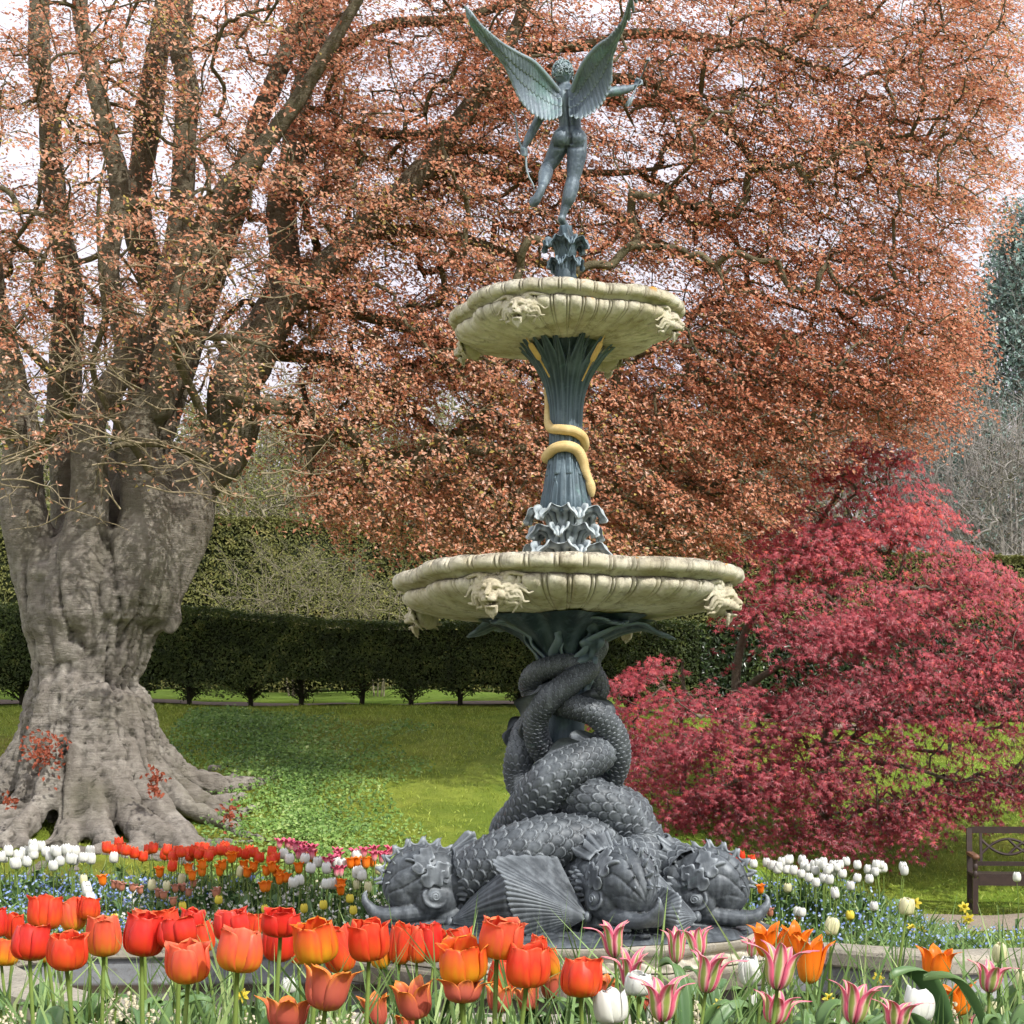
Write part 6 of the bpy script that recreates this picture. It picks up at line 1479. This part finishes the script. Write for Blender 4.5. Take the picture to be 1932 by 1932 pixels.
for cx, cy in ((1420, 1020), (1440, 1080), (1400, 1060), (905, 1070), (1900, 1120), (1130, 1150), (1350, 1050)): spike(1315.4 + cx * .3192, 1525.8 + cy * .3192, rg.uniform(3.6, 4.4), rg)
# daffodils
def daff_mesh():
    mb = MB()
    for i in range(6):
        a = i * PI / 3; u = np.linspace(0, 1, 8)[:, None]; v = np.linspace(-1, 1, 5)[None] * np.ones((8, 1)); w = .22 * np.sin(PI * (u * .88 + .08)); 
        r = .08 + .8 * u; lat = v * w; P = np.stack([r * math.cos(a) - lat * math.sin(a), r * math.sin(a) + lat * math.cos(a), .12 * u * (1 + 0 * v) + .05 * v ** 2 - .18 * u ** 3], -1); mb.add2(sheet(P, .01), .9)
    a = np.arange(20) / 20 * 2 * PI; pr = [(.12, 0), (.2, .1), (.22, .32), (.27, .5), (.36, .62), (.33, .62), (.22, .45), (.15, .1)]
    V = np.vstack([np.stack([r * (1 + .08 * np.sin(a * 6) * (z > .5)) * np.cos(a), r * (1 + .08 * np.sin(a * 6) * (z > .5)) * np.sin(a), np.full(20, z)], 1) for r, z in pr]); mb.add(V, gridf(len(pr), 20, False, True)[:, ::-1], .1); return mb.mesh('bloom')
DAF = mat_copy(daff_mesh(), M_YEL)
def daffodil(px, py, w, Y, rg, lab):
    c = at(px, py, Y); x, y = c[0], c[1] + .02; g = gz(x, y); root = empty('daffodil', (x, y, g)); tag(root, lab, 'daffodil'); base = np.array([x, y, g]); stem_to(root, base, c + [0, .02, -.01], .005, rg)
    o = link('bloom', DAF, None, root); o.location = c - base; s = w / F * Y * .6; o.scale = (s, s, s); o.rotation_euler = (math.radians(rg.uniform(60, 110)), rg.uniform(-.5, .5), rg.uniform(-.7, .7)); add_leaves(root, 4, .8 * (c[2] - g), rg, .3)
for k, (cx, cy, w, Y, lab) in enumerate(((1290, 560, 24, 15.0, 'yellow daffodil behind the tall cream tulip at the pool edge'), (1577, 583, 22, 15.6, 'upper yellow daffodil in front of the bench'), (1600, 650, 24, 15.4, 'lower yellow daffodil in front of the bench'), (1265, 705, 20, 14.6, 'yellow daffodil low beside the blue flowers'), (1325, 722, 20, 14.7, 'small yellow daffodil left of the strap leaves'))):
    daffodil(1315.4 + cx * .3192, 1525.8 + cy * .3192, w, Y, rg, lab)
daffodil(1315.4 + 780 * .3192, 1525.8 + 1125 * .3192, 26, 4.3, rg, 'yellow daffodil between the pink tulips in the near bed'); daffodil(1315.4 + 1070 * .3192, 1525.8 + 1000 * .3192, 24, 4.5, rg, 'nodding yellow daffodil in front of the dark pool wall'); daffodil(1205 * .3813, 1525.8 + 925 * .3813, 28, 4.3, rg, 'pale yellow daffodil below the red tulips at the left'); daffodil(1315.4 + 130 * .3192, 1525.8 + 1160 * .3192, 26, 4.2, rg, 'yellow daffodil low among the white tulips')
# ---- far tulips
far = []
def FL(k, pts, sx=.3813, x0=0., w=19, h=21):
    for p in pts: far.append((k, x0 + p[0] * sx, 1525.8 + p[1] * sx, w, h, 'left'))
def FR(k, pts, w=16, h=18):
    for p in pts: far.append((k, 1315.4 + p[0] * .3192, 1525.8 + p[1] * .3192, w, h, 'right'))
FL('W', [(20, 240), (42, 212), (85, 232), (85, 272), (123, 215), (130, 262), (165, 200), (167, 225), (203, 185), (232, 212), (250, 240), (270, 205), (285, 215), (268, 280), (292, 258), (335, 203), (348, 248), (413, 240), (445, 213), (562, 243), (427, 385), (448, 440), (1408, 222), (1433, 250), (1505, 245), (1575, 262), (1660, 265), (1697, 272), (1765, 318), (1790, 330), (1485, 352), (1615, 370), (1770, 235)])
FL('R', [(560, 205), (590, 172), (620, 205), (665, 220), (705, 235), (737, 200), (752, 195), (825, 205), (870, 215), (900, 215), (935, 215), (960, 210), (985, 190), (1010, 195), (1030, 235), (1050, 210), (1090, 205), (1115, 200), (1175, 215), (1215, 225), (1255, 215), (1280, 240), (848, 285), (1345, 215), (1360, 240), (940, 235), (980, 225), (1145, 205)])
FL('B', [(1145, 243), (790, 315), (935, 300), (1005, 280), (1105, 280), (1090, 300), (1220, 315), (1255, 290), (1210, 280), (1350, 290), (1365, 310), (1385, 350), (1410, 340), (1320, 385), (1480, 295), (1545, 240), (1735, 270), (1805, 265), (1845, 262), (1685, 372), (510, 355), (1380, 330)])
FL('K', [(1380, 172), (1435, 180), (1460, 190), (1490, 185), (1520, 200), (1545, 200), (1475, 225), (1620, 262), (1650, 250), (1665, 215), (1665, 310), (1750, 220), (1780, 230), (1755, 265), (1800, 215), (1850, 210), (1905, 230), (1925, 210), (1500, 215), (1885, 245)])
FL('C', [(1183, 313), (1820, 388), (1875, 300), (1770, 375), (825, 380), (415, 355), (750, 380), (895, 350)], w=15)
FL('D', [(600, 388), (695, 403), (955, 370), (870, 395), (905, 390), (930, 415), (780, 420), (1070, 420), (590, 380), (860, 460), (655, 390)], w=16, h=17)
FL('L', [(1080, 450), (905, 480), (1315, 495), (1505, 495), (1730, 445), (1600, 478), (570, 545), (1748, 505)], w=15, h=17)
FR('W', [(335, 325), (412, 318), (440, 335), (485, 345), (500, 312), (545, 300), (525, 350), (565, 365), (618, 305), (615, 385), (660, 350), (635, 345), (660, 408), (700, 365), (715, 320), (745, 335), (768, 362), (745, 412), (782, 420), (805, 330), (815, 370), (845, 330), (858, 385), (883, 312), (950, 332), (940, 408), (1018, 415), (1050, 372), (1078, 330), (1102, 352), (1215, 343), (907, 455), (820, 503), (615, 612), (1043, 575), (690, 330), (825, 350)])
FR('W', [(1890, 405)]); FR('C', [(302, 433), (535, 467)]); FR('R', [(240, 290), (262, 280), (325, 300), (215, 285)]); FR('B', [(377, 475)]); FR('D', [(435, 612), (595, 630)]); FR('L', [(907, 630)])
zones = [(0, 180, 'at the far left'), (180, 330, 'in front of the beech roots'), (330, 520, 'in the long row right of the beech roots'), (520, 740, 'just left of the dolphins'), (1370, 1470, 'just right of the dolphins'), (1470, 1600, 'in the clump left of the bench'), (1600, 1800, 'nearer the bench'), (1800, 1940, 'in front of the bench')]
dfar = dict(R='red tulip', B='orange tulip', W='white tulip', K='pink lily-shaped tulip', C='cream tulip', D='brownish pink tulip', L='pale yellow tulip')
far += [(k, px + rg.uniform(-16, 16), py + rg.uniform(-5, 12), w, h, side) for (k, px, py, w, h, side) in far if k in 'RBKWD' and rg.random() < .42]
for i, (k, px, py, w, h, side) in enumerate(far):
    hz = .50 + rg.uniform(-.04, .07); best = None
    for Y in np.arange(14.1, 16.25, .07):      # the depth where a plant of this height shows its bloom at this place
        p = at(px, py, Y); d = abs(p[2] - gz(p[0], Y) - hz * (.82 if k in 'CDL' else 1))
        if best is None or d < best[0]: best = (d, Y)
    Y = best[1] + rg.uniform(-.05, .05); c = at(px, py, Y); base = np.array([c[0], c[1], gz(c[0], c[1])])
    zn = [z for z in zones if z[0] - 1 <= px < z[1]]; zn = zn[0][2] if zn else 'beside the dolphins'
    hh = 'tall' if py < 1612 else ('lower' if py < 1640 else 'short')
    root = empty('tulip', base); tag(root, f'{hh} {dfar[k]} behind the pool {zn}', 'tulip', f'{dfar[k]}s behind the pool {zn}')
    s = w / F * Y; hs = h / F * Y; bb = c - [0, 0, hs * .5]; rr = .0052
    stem_to(root, base, bb, rr, rg, .03)
    o = link('bloom', mat_copy(rg.choice(CUPS[KD[k]]), MATS[k]), None, root); o.location = bb - base; m_ = {'goblet': .94, 'open': 1.1, 'lily': 1.1, 'egg': .92}[KD[k]]; o.scale = (s / m_ * rg.uniform(.92, 1.08), s / m_, hs * rg.uniform(.95, 1.1)); o.rotation_euler = (rg.uniform(-.15, .15), rg.uniform(-.15, .15), rg.uniform(0, 6))
    add_leaves(root, 2, .30, rg, 1.1)
# ---- bed foliage and small flowers (uncountable)
rng = np.random.default_rng(77)
def bedpts(n, x0, x1, y0, y1, hmax, f=None):
    x = rng.uniform(x0, x1, n * 3); y = rng.uniform(y0, y1, n * 3); k = bedfn(x[:, None], y[:, None])[:, 0]
    if f is not None: k &= f(x, y)
    x = x[k][:n]; y = y[k][:n]; return np.column_stack([x, y, ground_z(x, y) + rng.uniform(.02, 1, len(x)) ** .8 * hmax])
def blades(P, L, W, rng, lean=.35, tone=(.5, .25)):
    n = len(P); a = rng.uniform(0, 2 * PI, n); d = np.column_stack([np.cos(a), np.sin(a), 0 * a]); L = L * rng.uniform(.5, 1.2, n)[:, None]; W = W * rng.uniform(.7, 1.2, n)[:, None]
    t = np.column_stack([rng.normal(0, lean, n), rng.normal(0, lean, n), np.ones(n)]); t /= np.linalg.norm(t, axis=1)[:, None]
    b2 = P + t * L * .55; e = P + t * L * np.array([1.5, 1.5, .92]) - [0, 0, .0]
    e = P + np.column_stack([t[:, 0] * 1.8, t[:, 1] * 1.8, t[:, 2] * .95]) * L
    V = np.stack([P - d * W * .4, P + d * W * .4, b2 + d * W * .5, b2 - d * W * .5, e], 1).reshape(-1, 3); i = np.arange(n)[:, None] * 5
    tn = np.clip(rng.normal(tone[0], tone[1], n), 0, 1)
    return V, np.concatenate([i + [[0, 1, 2]], i + [[0, 2, 3]], i + [[3, 2, 4]]]), np.repeat(tn, 5)
M_FOL = tonemat('bed_foliage', [(0, (.06, .11, .03)), (.5, (.16, .27, .08)), (.8, (.27, .39, .13)), (1, (.40, .50, .20))], .5, .25)
V, f, t = blades(NEARB, .50, .0105, rng, .16, (.55, .25)); mb = MB(); mb.add(V, f, t); tag(mb.build('narrow_foliage', M_FOL, smooth=False), 'narrow green leaves crowding the near tulip bed', 'foliage', kind='stuff')
mb = MB(); P = bedpts(9000, -9, 4.2, 13.9, 16.3, .02); V, f, t = blades(P, .30, .022, rng, .28); mb.add(V, f, t)
P = bedpts(9000, -9, 4.2, 13.9, 16.2, .16); V, f = leafquads(P, np.array([0, -.5, .8]) + rng.normal(0, .5, P.shape), .05, rng, .5); mb.add(V, f, np.repeat(np.clip(rng.normal(.5, .25, len(P)), 0, 1), 4))
tag(mb.build('bed_foliage', M_FOL, smooth=False), 'green leaves filling the flower bed behind the pool', 'foliage', kind='stuff')
def dots(name, P, size, mat, lab, cat, tone=.5):
    mb = MB(); n = len(P); N = np.array([0, -.75, .6]) + rng.normal(0, .45, (n, 3)); N /= np.linalg.norm(N, axis=1)[:, None]; T = np.cross(N, [0, 0, 1.]); T /= np.linalg.norm(T, axis=1)[:, None]; B = np.cross(N, T)
    a = np.arange(10) / 10 * 2 * PI; r = np.where(np.arange(10) % 2, .6, 1.0); s = (size * rng.uniform(.7, 1.3, n))[:, None, None]
    V = np.concatenate([P[:, None], P[:, None] + s * r[None, :, None] * (np.cos(a)[None, :, None] * T[:, None] + np.sin(a)[None, :, None] * B[:, None])], 1)
    i = np.arange(10); tri = np.stack([0 * i, i + 1, (i + 1) % 10 + 1], 1); mb.add(V.reshape(-1, 3), (tri[None] + (np.arange(n) * 11)[:, None, None]).reshape(-1, 3), np.repeat(np.clip(rng.normal(tone, .25, n), 0, 1), 11))
    tag(mb.build(name, mat, smooth=False), lab, cat, kind='stuff')
M_BLUE = tonemat('forget_me_not_petals', [(0, (.16, .22, .55)), (.6, (.30, .42, .78)), (1, (.62, .72, .90))], .5, .3)
M_DAISY = tonemat('daisy_petals', [(0, (.75, .68, .40)), (.4, (.80, .78, .70)), (1, (.88, .88, .86))], .5, .3)
nz = lambda x, y: vnoise(np.column_stack([x * 1.6, y * 1.6, x * 0]), 1, 9)
dots('forget_me_nots', np.vstack([bedpts(6500, -9, 4.2, 13.95, 15.9, .27, lambda x, y: (x < -3.2) | (x > 1.7) | (nz(x, y) > .15)), bedpts(2600, -6, -3, 14, 16, .28)]), .014, M_BLUE, 'hazy blue forget-me-nots between the tulips behind the pool', 'flowers')
dots('daisies', bedpts(3800, -9, 4.2, 13.95, 15.6, .24, lambda x, y: (x > -3.6) & (x < 2.2) & (nz(x, y) < .35)), .018, M_DAISY, 'tiny white and cream flowers carpeting the bed behind the pool', 'flowers', .65)
xs_ = rng.uniform(4.3, 8, 1500); ys_ = rng.uniform(14.0, 15.4, 1500); kk = (xs_ > 4.3 + .8 * (ys_ < 14.6)); P = np.column_stack([xs_, ys_, ground_z(xs_, ys_) + rng.uniform(.05, .22, 1500)])[kk]
dots('forget_me_nots', P, .011, M_BLUE, 'small patch of blue forget-me-nots before the bench at the right edge', 'flowers')
mb = MB(); P2 = P[:900].copy(); P2[:, 2] = ground_z(P2[:, 0], P2[:, 1]); V, f, t = blades(P2, .24, .018, rng, .3); mb.add(V, f, t); tag(mb.build('bed_foliage', M_FOL, smooth=False), 'strap-like green leaves before the bench at the right edge', 'foliage', kind='stuff')
mb = MB(); n = 700; x = rng.normal(3.75, .35, n); y = rng.uniform(14.2, 15.4, n); P = np.column_stack([x, y, ground_z(x, y)]); V, f, t = blades(P, .26, .016, rng, .35, (.65, .2)); mb.add(V, f, t); tag(mb.build('bed_foliage', M_FOL, smooth=False), 'grassy strap leaves by the path in front of the bench', 'foliage', kind='stuff')
# ---- grass blades over the lawn, leafy ground cover
M_GRASS = tonemat('grass_blades', [(0, (.18, .21, .03)), (.5, (.30, .38, .05)), (1, (.48, .54, .13))], .6, .25)
def lawnpts(n, x0, x1, y0, y1): 
    x = rng.uniform(x0, x1, n); y = rng.uniform(y0, y1, n); k = ~((x > 3.9) & (y > 16.7) & (y < 18.4)) & ~bedfn(x[:, None], y[:, None])[:, 0]; x, y = x[k], y[k]; return np.column_stack([x, y, ground_z(x, y)])
mb = MB()
P = lawnpts(95000, -8.5, 10, 15.9, 27); 
keep = rng.random(len(P)) < np.where((P[:, 0] < 2) & (vnoise(P, .8, 4) > .1), .35, 1); P = P[keep]; V, f, t = blades(P, .055, .011, rng, .5, (.5, .25))
px_ = P[:, 0]; mossy = np.repeat(np.clip((1.5 - px_) / 5, 0, 1), 5); mb.add(V, f, t)
P = lawnpts(9000, 3.6, 9, 14.4, 16.8); V, f, t = blades(P, .06, .011, rng, .4, (.6, .2)); mb.add(V, f, t)
tag(mb.build('grass', M_GRASS, smooth=False), 'mown grass blades over the sloping lawn', 'grass', kind='stuff')
M_COVER = tonemat('ground_cover_leaves', [(0, (.08, .15, .04)), (.5, (.18, .31, .07)), (.8, (.29, .42, .11)), (1, (.42, .52, .2))], .5, .25)
x = rng.uniform(-5, 1.4, 90000); y = rng.uniform(16.4, 25.5, 90000); pxx = x / y * F + MID
cen = np.interp(y, [16.4, 18, 20, 22, 24, 25.5], [690, 600, 560, 570, 470, 420]); wid = np.interp(y, [16.4, 18, 20, 22, 24, 25.5], [170, 130, 110, 150, 170, 130]) * np.random.default_rng(3).exponential(.75, len(y)).clip(.25, 1.6)
k = np.abs(pxx - cen) < wid * (1 + .35 * vnoise(np.column_stack([x, y, x * 0]), 1.3, 8)); x, y = x[k], y[k]
hh = .10 + .07 * vnoise(np.column_stack([x, y, x * 0]), 1.6, 2); P = np.column_stack([x, y, ground_z(x, y) + hh * rng.uniform(.2, 1, len(x))]); V, f = leafquads(P, np.array([0, -.5, .85]) + rng.normal(0, .45, P.shape), .05 * rng.uniform(.6, 1.4, len(P)), rng, .75)
mb = MB(); mb.add(V, f, np.repeat(np.clip(.45 + .3 * vnoise(P, 1.1, 5) + rng.normal(0, .2, len(P)), 0, 1), 4)); tag(mb.build('ground_cover', M_COVER, smooth=False), 'leafy green ground cover spreading down the lawn beside the beech roots', 'ground cover', kind='stuff')
# ---- bench
M_WOOD = plainmat('dark_stained_wood', (.050, .030, .024), (.028, .018, .015), 14, .45, (50, .3, .003), .4)
M_WOODL = plainmat('worn_arm_wood', (.20, .095, .05), (.10, .05, .03), 16, .5, (50, .3, .003), .4)
bxx = (1835 - MID) / F * 18.35; BB = np.array([bxx, 18.35, gz(bxx + .5, 18.5) + .01])
bench = empty('garden_bench', BB, math.radians(-9)); tag(bench, 'dark brown wooden garden bench with curved lattice back, cut by the right frame edge', 'bench')
def bpart(name, fn, mat=M_WOOD):
    mb = MB(); fn(mb); return mb.build(name, mat, bench, smooth=False)
def bar(mb, p, q, w, h):
    p = np.array(p, float); q = np.array(q, float); d = q - p; L = np.linalg.norm(d); d /= L; up = np.array([0, 0, 1.]) if abs(d[2]) < .9 else np.array([0, 1., 0]); s = np.cross(d, up); s /= np.linalg.norm(s); u = np.cross(s, d)
    c = (p + q) / 2; M = np.column_stack([d, s, u]); V, f = box((0, 0, 0), (L, w, h)); mb.add2((V @ M.T + c, f))
BL = 1.55
for xx in (0.03, BL - .03):
    def fl_(mb, xx=xx): 
        bar(mb, (xx, 0, 0), (xx, 0, .40), .06, .06); z = np.linspace(.40, .62, 20); r = .020 + .010 * np.abs(np.sin((z - .40) * 38)); mb.add2(tube(np.column_stack([np.full(20, xx), 0 * z, z]), r, 12)); mb.add2(ellipsoid((xx, 0, .62), (.034, .034, .02)))
    bpart('leg', fl_); bpart('leg', lambda mb, xx=xx: (bar(mb, (xx, .52, 0), (xx, .52, .46), .06, .065), bar(mb, (xx, .515, .44), (xx, .60, .94), .06, .06)))
    bpart('armrest', lambda mb, xx=xx: (bar(mb, (xx, -.05, .645), (xx, .55, .655), .075, .035), mb.add2(ellipsoid((xx, -.06, .64), (.04, .03, .03)))), M_WOODL)
    bpart('stretcher', lambda mb, xx=xx: bar(mb, (xx, .03, .12), (xx, .49, .12), .03, .04))
def seat(mb):
    bar(mb, (.062, .0, .375), (BL - .062, .0, .375), .035, .11)
    for i in range(6): bar(mb, (.0, .03 + i * .085, .436), (BL, .03 + i * .085, .436), .072, .022)
bpart('seat', seat)
def back(mb):
    def w(x, f): return (x, .525 + f * .075, .46 + f * .47)
    bar(mb, w(.06, .98), w(BL - .06, .98), .05, .075); bar(mb, w(.06, .16), w(BL - .06, .16), .045, .05)
    n = 2; W_ = (BL - .12) / n
    for k in range(n + 1): 
        if 0 < k < n or k == 0 or k == n: bar(mb, w(.06 + k * W_ + (.10 if k == 0 else (-.10 if k == n else 0)), .18), w(.06 + k * W_ + (.10 if k == 0 else (-.10 if k == n else 0)), .96), .03, .035)
    for k in range(3):
        for sgn in (1, -1):
            a = np.linspace(-1, 1, 24); x = .16 + a * 0; xx = .16 + (a + 1) / 2 * (BL - .32) / 2 + k * (BL - .32) / 4; f = .57 + sgn * (.38 * (1 - a ** 2) - .19)
            mb.add2(tube(np.column_stack([xx, .525 + f * .075, .46 + f * .47]), .016, 8))
bpart('backrest', back)
